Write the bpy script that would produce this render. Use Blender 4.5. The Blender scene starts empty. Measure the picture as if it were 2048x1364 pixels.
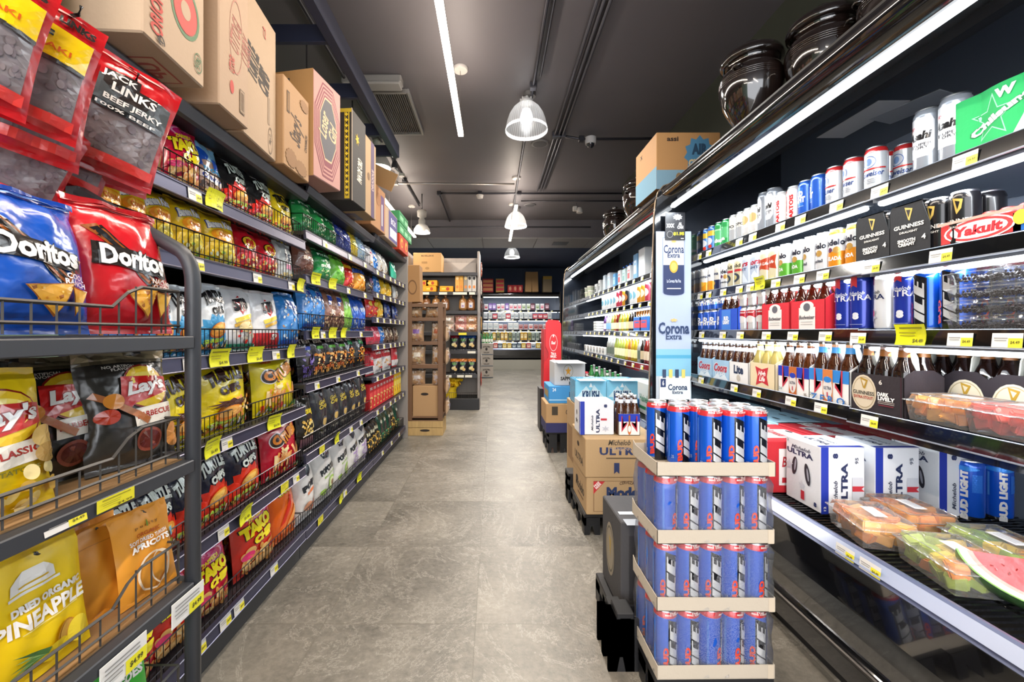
import bpy, math, random
from mathutils import Vector, Matrix
PI = math.pi
C = bpy.context.scene.collection
sc = bpy.context.scene
# ---------------------------------------------------------------- camera, world, exposure
CX, CY, FPX, EYE = 986.0, 664.0, 840.0, 1.165          # aisle vanishing point, focal length (px of 2048), eye height
cam_d = bpy.data.cameras.new('camera'); cam = bpy.data.objects.new('camera', cam_d); C.objects.link(cam)
cam.location = (0, 0, EYE); cam.rotation_euler = (PI/2, 0, 0)
cam_d.sensor_width = 36; cam_d.lens = FPX/2048*36
cam_d.shift_x = (1024-CX)/2048; cam_d.shift_y = (CY-682)/2048
cam_d.clip_start = 0.02; cam_d.clip_end = 60
sc.camera = cam
sc.view_settings.view_transform = 'Standard'; sc.view_settings.look = 'None'
sc.view_settings.exposure = 0.12; sc.view_settings.gamma = 1.0
sc.view_settings.use_curve_mapping = False
sc.cycles.max_bounces = 7; sc.cycles.diffuse_bounces = 3; sc.cycles.glossy_bounces = 3
sc.cycles.transmission_bounces = 4; sc.cycles.transparent_max_bounces = 10
sc.cycles.caustics_reflective = False; sc.cycles.caustics_refractive = False
sc.cycles.sample_clamp_indirect = 4.0
w = bpy.data.worlds.new('world'); sc.world = w; w.use_nodes = True
w.node_tree.nodes['Background'].inputs[0].default_value = (0.92, 0.95, 1.0, 1)   # added fill light, entering by the open end left behind the viewer
w.node_tree.nodes['Background'].inputs[1].default_value = 5.4

def lamp(name, loc, sx, sy, power, col=(1, 1, 1), rot=(0, 0, 0), spread=PI):
    d = bpy.data.lights.new(name, 'AREA'); d.shape = 'RECTANGLE'; d.size = sx; d.size_y = sy
    d.energy = power; d.color = col; d.spread = spread
    o = bpy.data.objects.new(name, d); o.location = loc; o.rotation_euler = rot; C.objects.link(o); return o
WARM = (1.0, 0.86, 0.72); COOL = (0.88, 0.95, 1.0)
CEIL = 3.3
# the linear ceiling lights (those with fittings), plus fill lamps added behind the viewer and far back
lamp('linear_light_lamp', (-0.27, 2.05, 2.83), 0.05, 3.1, 48, WARM)
lamp('linear_light_lamp', (0.31, 6.6, 2.83), 0.05, 2.1, 80, WARM)
lamp('linear_light_lamp', (-1.385, 6.3, 2.83), 0.05, 2.2, 64, WARM)
lamp('linear_light_lamp', (0.25, -1.6, 2.83), 0.05, 3.0, 100, WARM)  # added fill behind the viewer, no fitting hangs here
lamp('linear_light_lamp', (-1.3, -1.2, 2.83), 0.05, 3.0, 80, WARM)  # second added fill lamp, out of view and without a fitting
lamp('linear_light_lamp', (0.6, 11.0, 2.83), 0.05, 2.2, 70, (1, .96, .9))  # added to brighten the back wall area, not an actual light fitting
# the frosted channel also throws light up on the ceiling
lamp('linear_light_uplight', (-0.27, 2.05, 2.89), 0.05, 3.1, 16, WARM, (PI, 0, 0))
lamp('linear_light_uplight', (0.31, 6.6, 2.89), 0.05, 2.1, 13, WARM, (PI, 0, 0))
lamp('linear_light_uplight', (-1.385, 6.3, 2.89), 0.05, 2.2, 12, WARM, (PI, 0, 0))
# bell pendants
PENDANTS = [(0.30, 3.77, 2.97, .185), (0.39, 7.2, 2.97, .185), (0.46, 10.2, 2.97, .185)]
for px_, py_, pz_, pr_ in PENDANTS:
    lamp('pendant_lamp', (px_, py_, pz_+.03), .2, .2, 40, (1, .96, .9))
lamp('high_bay_lamp', (-1.1, 6.5, 2.72), .2, .2, 26, (1, .95, .88))
lamp('high_bay_lamp', (-1.35, 4.95, 3.02), .2, .2, 22, (1, .95, .88))

# ---------------------------------------------------------------- helpers
def at(x, y, Y): return Vector(((x-CX)*Y/FPX, Y, EYE-(y-CY)*Y/FPX))
def Yx(x, X): return X*FPX/(x-CX)                 # depth at which the plane X=const crosses picture column x
def lin(h):
    h = h.lstrip('#'); r = [int(h[i:i+2], 16)/255 for i in (0, 2, 4)]
    return tuple(c/12.92 if c <= .04045 else ((c+.055)/1.055)**2.4 for c in r)+(1,)
MATS = {}
def M(key, **k):
    """M('#rrggbb') or M('film:#rrggbb'): kinds card, film, tin, paint, metal, glow, clear, rubber, glass"""
    if key in MATS: return MATS[key]
    kind, _, colr = key.rpartition(':'); kind = kind or 'paint'
    m = bpy.data.materials.new((kind+'_'+colr.lstrip('#')))
    m.use_nodes = True; nt = m.node_tree; b = nt.nodes['Principled BSDF']; c = lin(colr)
    b.inputs['Base Color'].default_value = c
    I = b.inputs
    def bump(scale, dist, detail=3, stretch=None, strength=1):
        tc = nt.nodes.new('ShaderNodeTexCoord'); n = nt.nodes.new('ShaderNodeTexNoise'); n.inputs['Scale'].default_value = scale; n.inputs['Detail'].default_value = detail
        bu = nt.nodes.new('ShaderNodeBump'); bu.inputs['Distance'].default_value = dist; bu.inputs['Strength'].default_value = strength
        src = tc.outputs['Object']
        if stretch:
            mp = nt.nodes.new('ShaderNodeMapping'); mp.inputs['Scale'].default_value = stretch; nt.links.new(src, mp.inputs[0]); src = mp.outputs[0]
        nt.links.new(src, n.inputs['Vector']); nt.links.new(n.outputs['Fac'], bu.inputs['Height']); nt.links.new(bu.outputs[0], I['Normal'])
        return n
    if kind == 'paint': I['Roughness'].default_value = .45
    elif kind == 'card': I['Roughness'].default_value = .75; bump(90, .0006)
    elif kind == 'film': I['Roughness'].default_value = .24; I['Coat Weight'].default_value = .5; I['Coat Roughness'].default_value = .12; bump(17, .009, 2.5)
    elif kind == 'pouch': I['Roughness'].default_value = .38; bump(12, .004, 2)
    elif kind == 'tin': I['Roughness'].default_value = .22; I['Metallic'].default_value = .35; I['Coat Weight'].default_value = .4
    elif kind == 'metal': I['Roughness'].default_value = .28; I['Metallic'].default_value = 1
    elif kind == 'steel': I['Roughness'].default_value = .35; I['Metallic'].default_value = .6
    elif kind == 'gloss': I['Roughness'].default_value = .11; I['Coat Weight'].default_value = 1; I['Coat Roughness'].default_value = .03
    elif kind == 'matte': I['Roughness'].default_value = .9
    elif kind == 'glow':
        I['Emission Color'].default_value = c; I['Emission Strength'].default_value = k.get('s', 6); m.cycles.emission_sampling = 'NONE'
    elif kind == 'glass':
        I['Roughness'].default_value = .05; I['Transmission Weight'].default_value = .55; I['Coat Weight'].default_value = .5
    elif kind in ('clear', 'wrap'):
        nt.nodes.remove(b); out = nt.nodes['Material Output']
        t = nt.nodes.new('ShaderNodeBsdfTransparent'); g = nt.nodes.new('ShaderNodeBsdfGlossy'); d = nt.nodes.new('ShaderNodeBsdfDiffuse')
        g.inputs['Roughness'].default_value = .12 if kind == 'clear' else .2; d.inputs['Color'].default_value = c
        m1 = nt.nodes.new('ShaderNodeMixShader'); m2 = nt.nodes.new('ShaderNodeMixShader')
        fr = nt.nodes.new('ShaderNodeFresnel'); fr.inputs[0].default_value = 1.45
        tc = nt.nodes.new('ShaderNodeTexCoord'); n = nt.nodes.new('ShaderNodeTexNoise'); n.inputs['Scale'].default_value = 14; bu = nt.nodes.new('ShaderNodeBump'); bu.inputs['Distance'].default_value = .012
        nt.links.new(tc.outputs['Object'], n.inputs['Vector']); nt.links.new(n.outputs['Fac'], bu.inputs['Height']); nt.links.new(bu.outputs[0], g.inputs['Normal']); nt.links.new(bu.outputs[0], fr.inputs['Normal'])
        m1.inputs[0].default_value = .03 if colr == '#fffffe' else k.get('haze', .10 if kind == 'clear' else .085)
        nt.links.new(t.outputs[0], m1.inputs[1]); nt.links.new(d.outputs[0], m1.inputs[2])
        mm = nt.nodes.new('ShaderNodeMath'); mm.operation = 'MULTIPLY'; mm.inputs[1].default_value = (.35 if colr == '#fffffe' else .8) if kind == 'clear' else .6; mm.use_clamp = True
        nt.links.new(fr.outputs[0], mm.inputs[0]); nt.links.new(mm.outputs[0], m2.inputs[0])
        nt.links.new(m1.outputs[0], m2.inputs[1]); nt.links.new(g.outputs[0], m2.inputs[2]); nt.links.new(m2.outputs[0], out.inputs[0])
    elif kind == 'wood':
        I['Roughness'].default_value = .6
        n = bump(6, .001, 6, (14, 14, 1)); r = nt.nodes.new('ShaderNodeMix'); r.data_type = 'RGBA'
        r.inputs[6].default_value = c; r.inputs[7].default_value = tuple(x*.55 for x in c[:3])+(1,)
        nt.links.new(n.outputs['Fac'], r.inputs[0]); nt.links.new(r.outputs[2], I['Base Color'])
    elif kind == 'flesh':   # fruit flesh: mottled
        I['Roughness'].default_value = .3; I['Subsurface Weight'].default_value = 0
        n = bump(60, .002, 4); r = nt.nodes.new('ShaderNodeMix'); r.data_type = 'RGBA'
        r.inputs[6].default_value = c; r.inputs[7].default_value = tuple(min(1, x*1.5+.05) for x in c[:3])+(1,)
        nt.links.new(n.outputs['Fac'], r.inputs[0]); nt.links.new(r.outputs[2], I['Base Color'])
    MATS[key] = m; return m

# text glyph triangles, cached: list of points (0..1 fitted) and triangles
TXT = {}
def glyphs(s, bold=.02, shear=0, sp=1.0):
    k = (s, bold, shear, sp)
    if k in TXT: return TXT[k]
    cu = bpy.data.curves.new('t', 'FONT'); cu.body = s; cu.resolution_u = 2; cu.offset = bold; cu.shear = shear; cu.space_character = sp
    cu.align_x = 'CENTER'; cu.space_line = .85
    ob = bpy.data.objects.new('t', cu); me = ob.to_mesh()
    me.calc_loop_triangles()
    vs = [(v.co.x, v.co.y) for v in me.vertices]; ts = [tuple(t.vertices) for t in me.loop_triangles]
    ob.to_mesh_clear(); bpy.data.objects.remove(ob); bpy.data.curves.remove(cu)
    if not vs: TXT[k] = ([], [], 1, 1); return TXT[k]
    x0 = min(v[0] for v in vs); x1 = max(v[0] for v in vs); y0 = min(v[1] for v in vs); y1 = max(v[1] for v in vs)
    vs = [((x-x0)/(x1-x0)-.5, (y-y0)/(y1-y0)-.5) for x, y in vs]
    TXT[k] = (vs, ts, x1-x0, y1-y0); return TXT[k]

class B:
    def __init__(s): s.v = []; s.f = []; s.m = []; s.sm = []; s.mats = []
    def mi(s, key):
        if key not in s.mats: s.mats.append(key)
        return s.mats.index(key)
    def add(s, vs, fs, key, smooth=False):
        n = len(s.v); mi = s.mi(key); s.v += [tuple(v) for v in vs]
        for f in fs: s.f.append(tuple(i+n for i in f)); s.m.append(mi); s.sm.append(smooth)
    def box(s, x0, x1, y0, y1, z0, z1, key, bev=0):
        b = min(bev, (x1-x0)/3, (y1-y0)/3, (z1-z0)/3)
        if b <= 0:
            vs = [(x, y, z) for z in (z0, z1) for y in (y0, y1) for x in (x0, x1)]
            s.add(vs, [(0, 2, 3, 1), (4, 5, 7, 6), (0, 1, 5, 4), (2, 6, 7, 3), (0, 4, 6, 2), (1, 3, 7, 5)], key); return
        def ring(x0, x1, y0, y1, z, b): return [(x0+b, y0, z), (x1-b, y0, z), (x1, y0+b, z), (x1, y1-b, z), (x1-b, y1, z), (x0+b, y1, z), (x0, y1-b, z), (x0, y0+b, z)]
        R = ring(x0+b, x1-b, y0+b, y1-b, z0, b*.4)+ring(x0, x1, y0, y1, z0+b, b)+ring(x0, x1, y0, y1, z1-b, b)+ring(x0+b, x1-b, y0+b, y1-b, z1, b*.4)
        fs = [tuple(range(7, -1, -1)), tuple(range(24, 32))]
        for k in range(3):
            for i in range(8): fs.append((k*8+i, k*8+(i+1) % 8, k*8+8+(i+1) % 8, k*8+8+i))
        s.add(R, fs, key)
    def boxm(s, M4, w, d, h, key):        # box w,d,h centred on x,y, standing on z=0, moved by a matrix
        vs = [M4 @ Vector((x, y, z)) for z in (0, h) for y in (-d/2, d/2) for x in (-w/2, w/2)]
        s.add(vs, [(0, 2, 3, 1), (4, 5, 7, 6), (0, 1, 5, 4), (2, 6, 7, 3), (0, 4, 6, 2), (1, 3, 7, 5)], key)
    def lathe(s, prof, key, n=20, c=(0, 0, 0), cap=True, M4=None, smooth=True):
        vs = []; fs = []
        for r, z in prof:
            for i in range(n):
                a = 2*PI*i/n; p = Vector((c[0]+r*math.cos(a), c[1]+r*math.sin(a), c[2]+z)); vs.append(M4 @ p if M4 else p)
        for k in range(len(prof)-1):
            for i in range(n): fs.append((k*n+i, k*n+(i+1) % n, (k+1)*n+(i+1) % n, (k+1)*n+i))
        s.add(vs, fs, key, smooth)
        if cap:
            s.add(vs[:n], [tuple(range(n-1, -1, -1))], key); s.add(vs[-n:], [tuple(range(n))], key)
    def tube(s, pts, r, key, n=6, closed=False):
        pts = [Vector(p) for p in pts]; vs = []; fs = []; L = len(pts)
        for i, p in enumerate(pts):
            a = pts[i-1] if i else (pts[-1] if closed else p); b = pts[i+1] if i < L-1 else (pts[0] if closed else p)
            d = (b-a).normalized(); up = Vector((0, 0, 1)) if abs(d.z) < .9 else Vector((1, 0, 0))
            u = d.cross(up).normalized(); v = d.cross(u)
            for k in range(n):
                t = 2*PI*k/n; vs.append(p+u*r*math.cos(t)+v*r*math.sin(t))
        for i in range(L-1+(1 if closed else 0)):
            j = (i+1) % L
            for k in range(n): fs.append((i*n+k, i*n+(k+1) % n, j*n+(k+1) % n, j*n+k))
        if not closed: fs += [tuple(range(n-1, -1, -1)), tuple((L-1)*n+k for k in range(n))]
        s.add(vs, fs, key, n > 5)
    def prism(s, pts, axis, a0, a1, key, smooth=False):   # pts 2-D outline; axis 'x','y','z' extruded from a0 to a1
        def P(p, a): return {'x': (a, p[0], p[1]), 'y': (p[0], a, p[1]), 'z': (p[0], p[1], a)}[axis]
        n = len(pts); vs = [P(p, a0) for p in pts]+[P(p, a1) for p in pts]
        s.add(vs, [(i, (i+1) % n, n+(i+1) % n, n+i) for i in range(n)], key, smooth)
        s.add(vs, [tuple(range(n-1, -1, -1)), tuple(range(n, 2*n))], key)
    def decals(s, ds, W, H, fn, L=9, pre='paint:', off=.0006, step=.00035):
        """flat art laid on a surface. x -1..1 across W, y 0..1 up H; fn(mx, my, offset) -> point (metric)"""
        k = 0
        for d in ds:
            op = d[0]; tris = []; key = None
            if op == 'm':     # busy print: thin bars, fanned
                _, seed, cx, cy, ww, hh, n, bw, fan, cols = d[:10]; rr = random.Random(seed)
                s.decals([('q', cx+rr.uniform(-.5, .5)*ww, cy+rr.uniform(-.25, .25)*hh, bw*rr.uniform(.6, 1.4), hh*rr.uniform(.3, .7), cols[i % len(cols)], rr.uniform(-fan, fan)) for i in range(n)], W, H, fn, L, pre, off+k*step, step*.35)
                k += max(2, int(n*.4)); continue
            if op == 'q':
                _, cx, cy, ww, hh, key = d[:6]; rot = math.radians(d[6]) if len(d) > 6 else 0
                pts = [(-.5, -.5), (.5, -.5), (.5, .5), (-.5, .5)]
                P = [rt(x*ww*W/2, y*hh*H, rot, cx*W/2, cy*H) for x, y in pts]; tris = [(P[0], P[1], P[2]), (P[0], P[2], P[3])]
            elif op == 'e':
                _, cx, cy, ww, hh, key = d[:6]; rot = math.radians(d[6]) if len(d) > 6 else 0; n = 20
                P = [rt(math.cos(2*PI*i/n)*ww*W/4, math.sin(2*PI*i/n)*hh*H/2, rot, cx*W/2, cy*H) for i in range(n)]
                c = (cx*W/2, cy*H); tris = [(c, P[i], P[(i+1) % n]) for i in range(n)]
            elif op == 'o':   # ring
                _, cx, cy, ww, hh, key = d[:6]; th = d[6] if len(d) > 6 else .12; n = 24
                P = [(math.cos(2*PI*i/n), math.sin(2*PI*i/n)) for i in range(n)]
                o = [(cx*W/2+x*ww*W/4, cy*H+y*hh*H/2) for x, y in P]; q = [(cx*W/2+x*ww*W/4*(1-th), cy*H+y*hh*H/2*(1-th)) for x, y in P]
                for i in range(n): j = (i+1) % n; tris += [(o[i], o[j], q[j]), (o[i], q[j], q[i])]
            elif op == 'p':
                _, pts, key = d[:3]; P = [(x*W/2, y*H) for x, y in pts]; n = len(P); c = (sum(p[0] for p in P)/n, sum(p[1] for p in P)/n)
                tris = [(c, P[i], P[(i+1) % n]) for i in range(n)]
            elif op == 'z':   # jagged burst / star
                _, cx, cy, ww, hh, key, n = d[:7]; q = d[7] if len(d) > 7 else .7; ph = d[8] if len(d) > 8 else PI/2
                P = [(cx*W/2+math.cos(ph+PI*i/n)*ww*W/4*(q if i % 2 else 1), cy*H+math.sin(ph+PI*i/n)*hh*H/2*(q if i % 2 else 1)) for i in range(2*n)]
                c = (cx*W/2, cy*H); tris = [(c, P[i], P[(i+1) % (2*n)]) for i in range(2*n)]
            elif op == 'c':   # scattered crisps
                _, seed, cx, cy, ww, hh, n, sz, cols = d[:9]; rr = random.Random(seed)
                for i in range(n):
                    x = cx+rr.uniform(-.5, .5)*ww; y = cy+rr.uniform(-.5, .5)*hh; a = rr.uniform(.7, 1.3)*sz; b_ = a*rr.uniform(.5, .9)
                    s.decals([('e', x, y, a*2*H/W, b_, cols[i % len(cols)], rr.uniform(0, 180))], W, H, fn, L, pre, off+(k+i % 6)*step, step)
                k += 6; continue
            elif op == 't':
                _, txt, cx, cy, ww, hh, key = d[:7]; o = d[7] if len(d) > 7 else {}
                if o.get('ol'):
                    s.decals([('t', txt, cx, cy, ww*1.05, hh*1.12, o['ol'], dict(o, ol=None, bold=.07))], W, H, fn, L, pre, off+k*step, step); k += 1
                g, ts, gw, gh = glyphs(txt, o.get('bold', .02), o.get('sh', 0), o.get('sp', 1.0)); rot = math.radians(o.get('rot', 0)); arc = o.get('arc', 0)
                P = []
                for x, y in g:
                    X = x*ww*W/2; Y_ = y*hh*H+arc*H*(.25-x*x)*4*.25
                    if o.get('tw'): Y_ *= (1+o['tw']*x)
                    P.append(rt(X, Y_, rot, cx*W/2, cy*H))
                tris = [(P[a], P[b], P[c]) for a, b, c in ts]
            if key is None: continue
            if ':' not in key: key = pre+key
            off_ = off+k*step; k += 1
            out = []; st = list(tris)
            while st:
                a, b, c = st.pop()
                ab = (a[0]-b[0])**2+(a[1]-b[1])**2; bc = (b[0]-c[0])**2+(b[1]-c[1])**2; ca = (c[0]-a[0])**2+(c[1]-a[1])**2
                mx = max(ab, bc, ca)
                if mx > L*L:
                    if mx == bc: a, b, c = b, c, a
                    elif mx == ca: a, b, c = c, a, b
                    m_ = ((a[0]+b[0])/2, (a[1]+b[1])/2); st += [(a, m_, c), (m_, b, c)]
                else: out.append((a, b, c))
            idx = {}; vs = []; fs = []
            for t in out:
                ff = []
                for p in t:
                    kk = (round(p[0], 6), round(p[1], 6))
                    if kk not in idx: idx[kk] = len(vs); vs.append(fn(p[0], p[1], off_))
                    ff.append(idx[kk])
                if len(set(ff)) == 3: fs.append(tuple(ff))
            s.add(vs, fs, key, False)
    def mesh(s, name):
        me = bpy.data.meshes.new(name); me.from_pydata(s.v, [], s.f)
        for k in s.mats: me.materials.append(M(k) if isinstance(k, str) else k)
        me.polygons.foreach_set('material_index', s.m); me.polygons.foreach_set('use_smooth', s.sm); me.update(); return me
    def build(s, name, parent=None, loc=None, rot=None):
        o = bpy.data.objects.new(name, s.mesh(name)); C.objects.link(o)
        if parent: o.parent = parent
        if loc: o.location = loc
        if rot: o.rotation_euler = rot
        return o
def rt(x, y, a, cx, cy): c, s_ = math.cos(a), math.sin(a); return (cx+x*c-y*s_, cy+x*s_+y*c)
def flat(o, U, V, N):
    o, U, V, N = map(Vector, (o, U, V, N)); return lambda x, y, d: o+U*x+V*y+N*d
def cylmap(cx, cy, z0, R, th0=-PI/2, slope=None):
    def f(x, y, d):
        a = th0+x/R; r = R+d; return Vector((cx+r*math.cos(a), cy+r*math.sin(a), z0+y))
    return f
def tag(o, label, cat, group=None, kind=None):
    o['label'] = label; o['category'] = cat
    if group: o['group'] = group
    if kind: o['kind'] = kind
    return o
def struct(o): o['kind'] = 'structure'; return o
def empty(name, loc=(0, 0, 0), rot=(0, 0, 0)):
    o = bpy.data.objects.new(name, None); C.objects.link(o); o.location = loc; o.rotation_euler = rot; o.empty_display_size = .1; return o
def dup(o, loc=None, rot=None, parent=None):
    c = o.copy(); C.objects.link(c)
    if loc is not None: c.location = loc
    if rot is not None: c.rotation_euler = rot
    if parent is not None: c.parent = parent
    for ch in o.children:
        d = ch.copy(); C.objects.link(d); d.parent = c
        for g in ch.children:
            e = g.copy(); C.objects.link(e); e.parent = d
    return c
ORD = 'first second third fourth fifth sixth seventh eighth ninth tenth eleventh twelfth thirteenth fourteenth fifteenth sixteenth seventeenth eighteenth nineteenth twentieth twenty-first twenty-second twenty-third twenty-fourth twenty-fifth twenty-sixth twenty-seventh twenty-eighth'.split()
def ordn(i): return ORD[i] if i < len(ORD) else 'last'
LABQ = {}
def later(o, desc, where, end):
    LABQ.setdefault((desc, where), []).append((o, end)); return o
def finish_labels():
    for (desc, where), L in LABQ.items():
        for i, (o, end) in enumerate(L):
            s = desc+' '+where if len(L) == 1 else ordn(i)+' '+desc+' '+where
            if len(L) > 1 and len((s+' counting from '+end).split()) <= 16: s += ', counting from '+end
            o['label'] = s[0].lower()+s[1:]
PROTO = {}
def place(key, maker, name, loc, rot, label, cat, group=None):
    """first use builds the mesh, later uses copy it (mesh data shared)"""
    if key not in PROTO:
        o = maker(); o.name = name; PROTO[key] = o; o.location = loc; o.rotation_euler = rot
    else: o = dup(PROTO[key], loc, rot)
    return tag(o, label, cat, group)
# ---------------------------------------------------------------- the room
def tile_material():
    m = bpy.data.materials.new('stone_tile'); m.use_nodes = True; nt = m.node_tree; b = nt.nodes['Principled BSDF']; L = nt.links
    def N(t, **k):
        n = nt.nodes.new(t)
        for a, v in k.items(): setattr(n, a, v)
        return n
    tc = N('ShaderNodeTexCoord'); sx = N('ShaderNodeSeparateXYZ'); L.new(tc.outputs['Object'], sx.inputs[0])
    def math_(op, a, bb=None, c=None):
        n = N('ShaderNodeMath', operation=op)
        for i, v in enumerate((a, bb, c)):
            if v is None: continue
            if isinstance(v, (int, float)): n.inputs[i].default_value = v
            else: L.new(v, n.inputs[i])
        return n.outputs[0]
    T = .6055
    def cell(out, off):
        q = math_('DIVIDE', math_('SUBTRACT', out, off), T); fr = math_('FRACT', q); fl = math_('FLOOR', q)
        e = math_('MINIMUM', fr, math_('SUBTRACT', 1, fr)); return e, fl
    ex, fx = cell(sx.outputs[0], -.070); ey, fy = cell(sx.outputs[1], 1.676)
    e = math_('MINIMUM', ex, ey); g = math_('LESS_THAN', e, .0045)
    cmb = N('ShaderNodeCombineXYZ'); L.new(fx, cmb.inputs[0]); L.new(fy, cmb.inputs[1])
    wn = N('ShaderNodeTexWhiteNoise', noise_dimensions='2D'); L.new(cmb.outputs[0], wn.inputs['Vector'])
    n1 = N('ShaderNodeTexNoise'); n1.inputs['Scale'].default_value = 2.2; n1.inputs['Detail'].default_value = 8; n1.inputs['Roughness'].default_value = .62
    add = N('ShaderNodeVectorMath', operation='ADD'); L.new(tc.outputs['Object'], add.inputs[0]); L.new(wn.outputs['Color'], add.inputs[1]); L.new(add.outputs[0], n1.inputs['Vector'])
    n2 = N('ShaderNodeTexNoise'); n2.inputs['Scale'].default_value = 38; n2.inputs['Detail'].default_value = 6; n2.inputs['Roughness'].default_value = .7; L.new(tc.outputs['Object'], n2.inputs['Vector'])
    r = N('ShaderNodeValToRGB'); el = r.color_ramp.elements
    el[0].position = .36; el[0].color = lin('#524f48'); el[1].position = .66; el[1].color = lin('#8f897e')
    mixn = math_('ADD', math_('MULTIPLY', n1.outputs['Fac'], .55), math_('ADD', math_('MULTIPLY', n2.outputs['Fac'], .42), math_('MULTIPLY', wn.outputs['Value'], .05)))
    L.new(mixn, r.inputs[0])
    mx = N('ShaderNodeMix', data_type='RGBA'); L.new(g, mx.inputs[0]); L.new(r.outputs[0], mx.inputs[6]); mx.inputs[7].default_value = lin('#6c675d')
    L.new(mx.outputs[2], b.inputs['Base Color'])
    rr = math_('MULTIPLY_ADD', n2.outputs['Fac'], .3, .22); L.new(rr, b.inputs['Roughness'])
    bu = N('ShaderNodeBump'); bu.inputs['Distance'].default_value = .006; bu.inputs['Strength'].default_value = .8
    vn = N('ShaderNodeTexNoise'); vn.inputs['Scale'].default_value = 1.7; vn.inputs['Detail'].default_value = 9; vn.inputs['Roughness'].default_value = .75; vn.inputs['Distortion'].default_value = 1.4; L.new(add.outputs[0], vn.inputs['Vector'])
    vv = math_('ABSOLUTE', math_('SUBTRACT', vn.outputs['Fac'], .5)); vl = math_('MULTIPLY', math_('LESS_THAN', vv, .006), .35)
    mv = N('ShaderNodeMix', data_type='RGBA'); L.new(vl, mv.inputs[0]); L.new(mx.outputs[2], mv.inputs[6]); mv.inputs[7].default_value = lin('#c4beb2'); L.new(mv.outputs[2], b.inputs['Base Color'])
    hh = math_('SUBTRACT', math_('MULTIPLY', mixn, 1.0), math_('MULTIPLY', g, .6)); L.new(hh, bu.inputs['Height']); L.new(bu.outputs[0], b.inputs['Normal'])
    return m
MATS['tile'] = tile_material()
def paint_noise(key, c0, c1, rough, scale=1.2):
    m = bpy.data.materials.new(key); m.use_nodes = True; nt = m.node_tree; b = nt.nodes['Principled BSDF']
    n = nt.nodes.new('ShaderNodeTexNoise'); n.inputs['Scale'].default_value = scale; n.inputs['Detail'].default_value = 6
    tc = nt.nodes.new('ShaderNodeTexCoord'); nt.links.new(tc.outputs['Object'], n.inputs[0])
    r = nt.nodes.new('ShaderNodeValToRGB'); r.color_ramp.elements[0].position = .35; r.color_ramp.elements[1].position = .65
    r.color_ramp.elements[0].color = lin(c0); r.color_ramp.elements[1].color = lin(c1)
    nt.links.new(n.outputs['Fac'], r.inputs[0]); nt.links.new(r.outputs[0], b.inputs['Base Color']); b.inputs['Roughness'].default_value = rough
    MATS[key] = m
paint_noise('ceilpaint', '#625e61', '#6b676b', .5, .7)
paint_noise('greenwall', '#6f8b7b', '#77937f', .6)
paint_noise('olivewall', '#36382d', '#3c3e33', .7)
paint_noise('navywall', '#38445c', '#404c64', .7)
def wall(name, x0, x1, y0, y1, z0, z1, key):
    b = B(); b.box(x0, x1, y0, y1, z0, z1, key); return struct(b.build(name))
wall('floor', -4.5, 3.0, -3.5, 14.1, -.06, 0, 'tile')
wall('ceiling', -4.5, 3.0, -3.5, 14.1, CEIL, CEIL+.06, 'ceilpaint')
wall('wall_right', 1.88, 1.95, -3.5, 6.1, 0, CEIL, 'olivewall')
wall('wall_far_right', 2.9, 2.97, 6.1, 13.95, 0, CEIL, 'navywall')
wall('wall_return', 1.95, 2.97, 6.05, 6.1, 0, CEIL, 'olivewall')
wall('ceiling_far', -4.4, 2.9, 8.9, 13.95, CEIL-.02, CEIL-.002, 'navywall')
wall('wall_back', -4.5, 2.97, 13.95, 14.1, 0, CEIL, 'navywall')
wall('wall_outer', -4.5, -4.42, -3.5, 13.95, 0, CEIL, 'greenwall')
wall('wall_left', -3.0, -.957, .70, .925, 0, CEIL, 'greenwall')
wall('ceiling_beam', -4.42, 2.9, 8.0, 8.9, 2.965, CEIL, 'ceilpaint')
b = B()
for i in range(7): b.box(-4.4+i*1.05, -3.36+i*1.05, 8.0, 8.9, 2.945, 2.963, 'paint:#8b8783')
b.box(1.2, 1.5, 8.3, 8.6, 2.940, 2.945, 'paint:#4a4a4c'); struct(b.build('ceiling_beam_soffit'))

# ceiling pipes: each run of conduit is a thing
def conduit(pts, r, key, label, group='conduit runs under the ceiling', n=6):
    b = B(); b.tube(pts, r, key, n)
    for p in pts[1:-1]: b.box(p[0]-.03, p[0]+.03, p[1]-.03, p[1]+.03, p[2]-.025, p[2]+.03, key, .005)
    tag(b.build('conduit_pipe'), label, 'conduit', group)
zc = 3.27
conduit([(.345, .6, zc), (.345, 3.6, zc), (.345, 7.1, zc)], .014, 'steel:#55545a', 'dark conduit running along the ceiling to the bell lamps')
conduit([(.39, .6, zc), (.39, 3.45, zc)], .010, 'steel:#55545a', 'thin dark conduit beside the one feeding the bell lamps')
for i, d in enumerate((0, .045, .085)):
    conduit([(.66+d, .6, zc), (.66+d, 4.5, zc), (.66+d, 6.28, zc)], .014, 'steel:#5d5c62', '%s of three parallel ceiling conduits over the drink coolers' % ('first', 'middle', 'last')[i])
conduit([(.72, 4.5, zc), (.95, 4.52, zc-.03), (1.86, 4.5, zc-.03)], .014, 'steel:#3b3a3f', 'dark conduit crossing to the wall at the dome camera')
conduit([(-.82, 7.98, zc), (-.82, 6.38, zc), (-.2, 6.38, zc), (.4, 6.38, zc), (2.8, 6.38, zc)], .015, 'steel:#3b3a3f', 'long dark bent conduit crossing the ceiling at the smoke detector')
conduit([(-1.7, 5.85, zc-.035), (-1.35, 5.85, zc-.035), (.3, 5.88, zc-.035)], .014, 'steel:#a9a39d', 'pale conduit crossing the ceiling above the chip aisle')
conduit([(.45, 6.75, zc), (2.8, 6.75, zc)], .012, 'steel:#3b3a3f', 'short thin dark conduit ending beside the second bell lamp')
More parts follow.
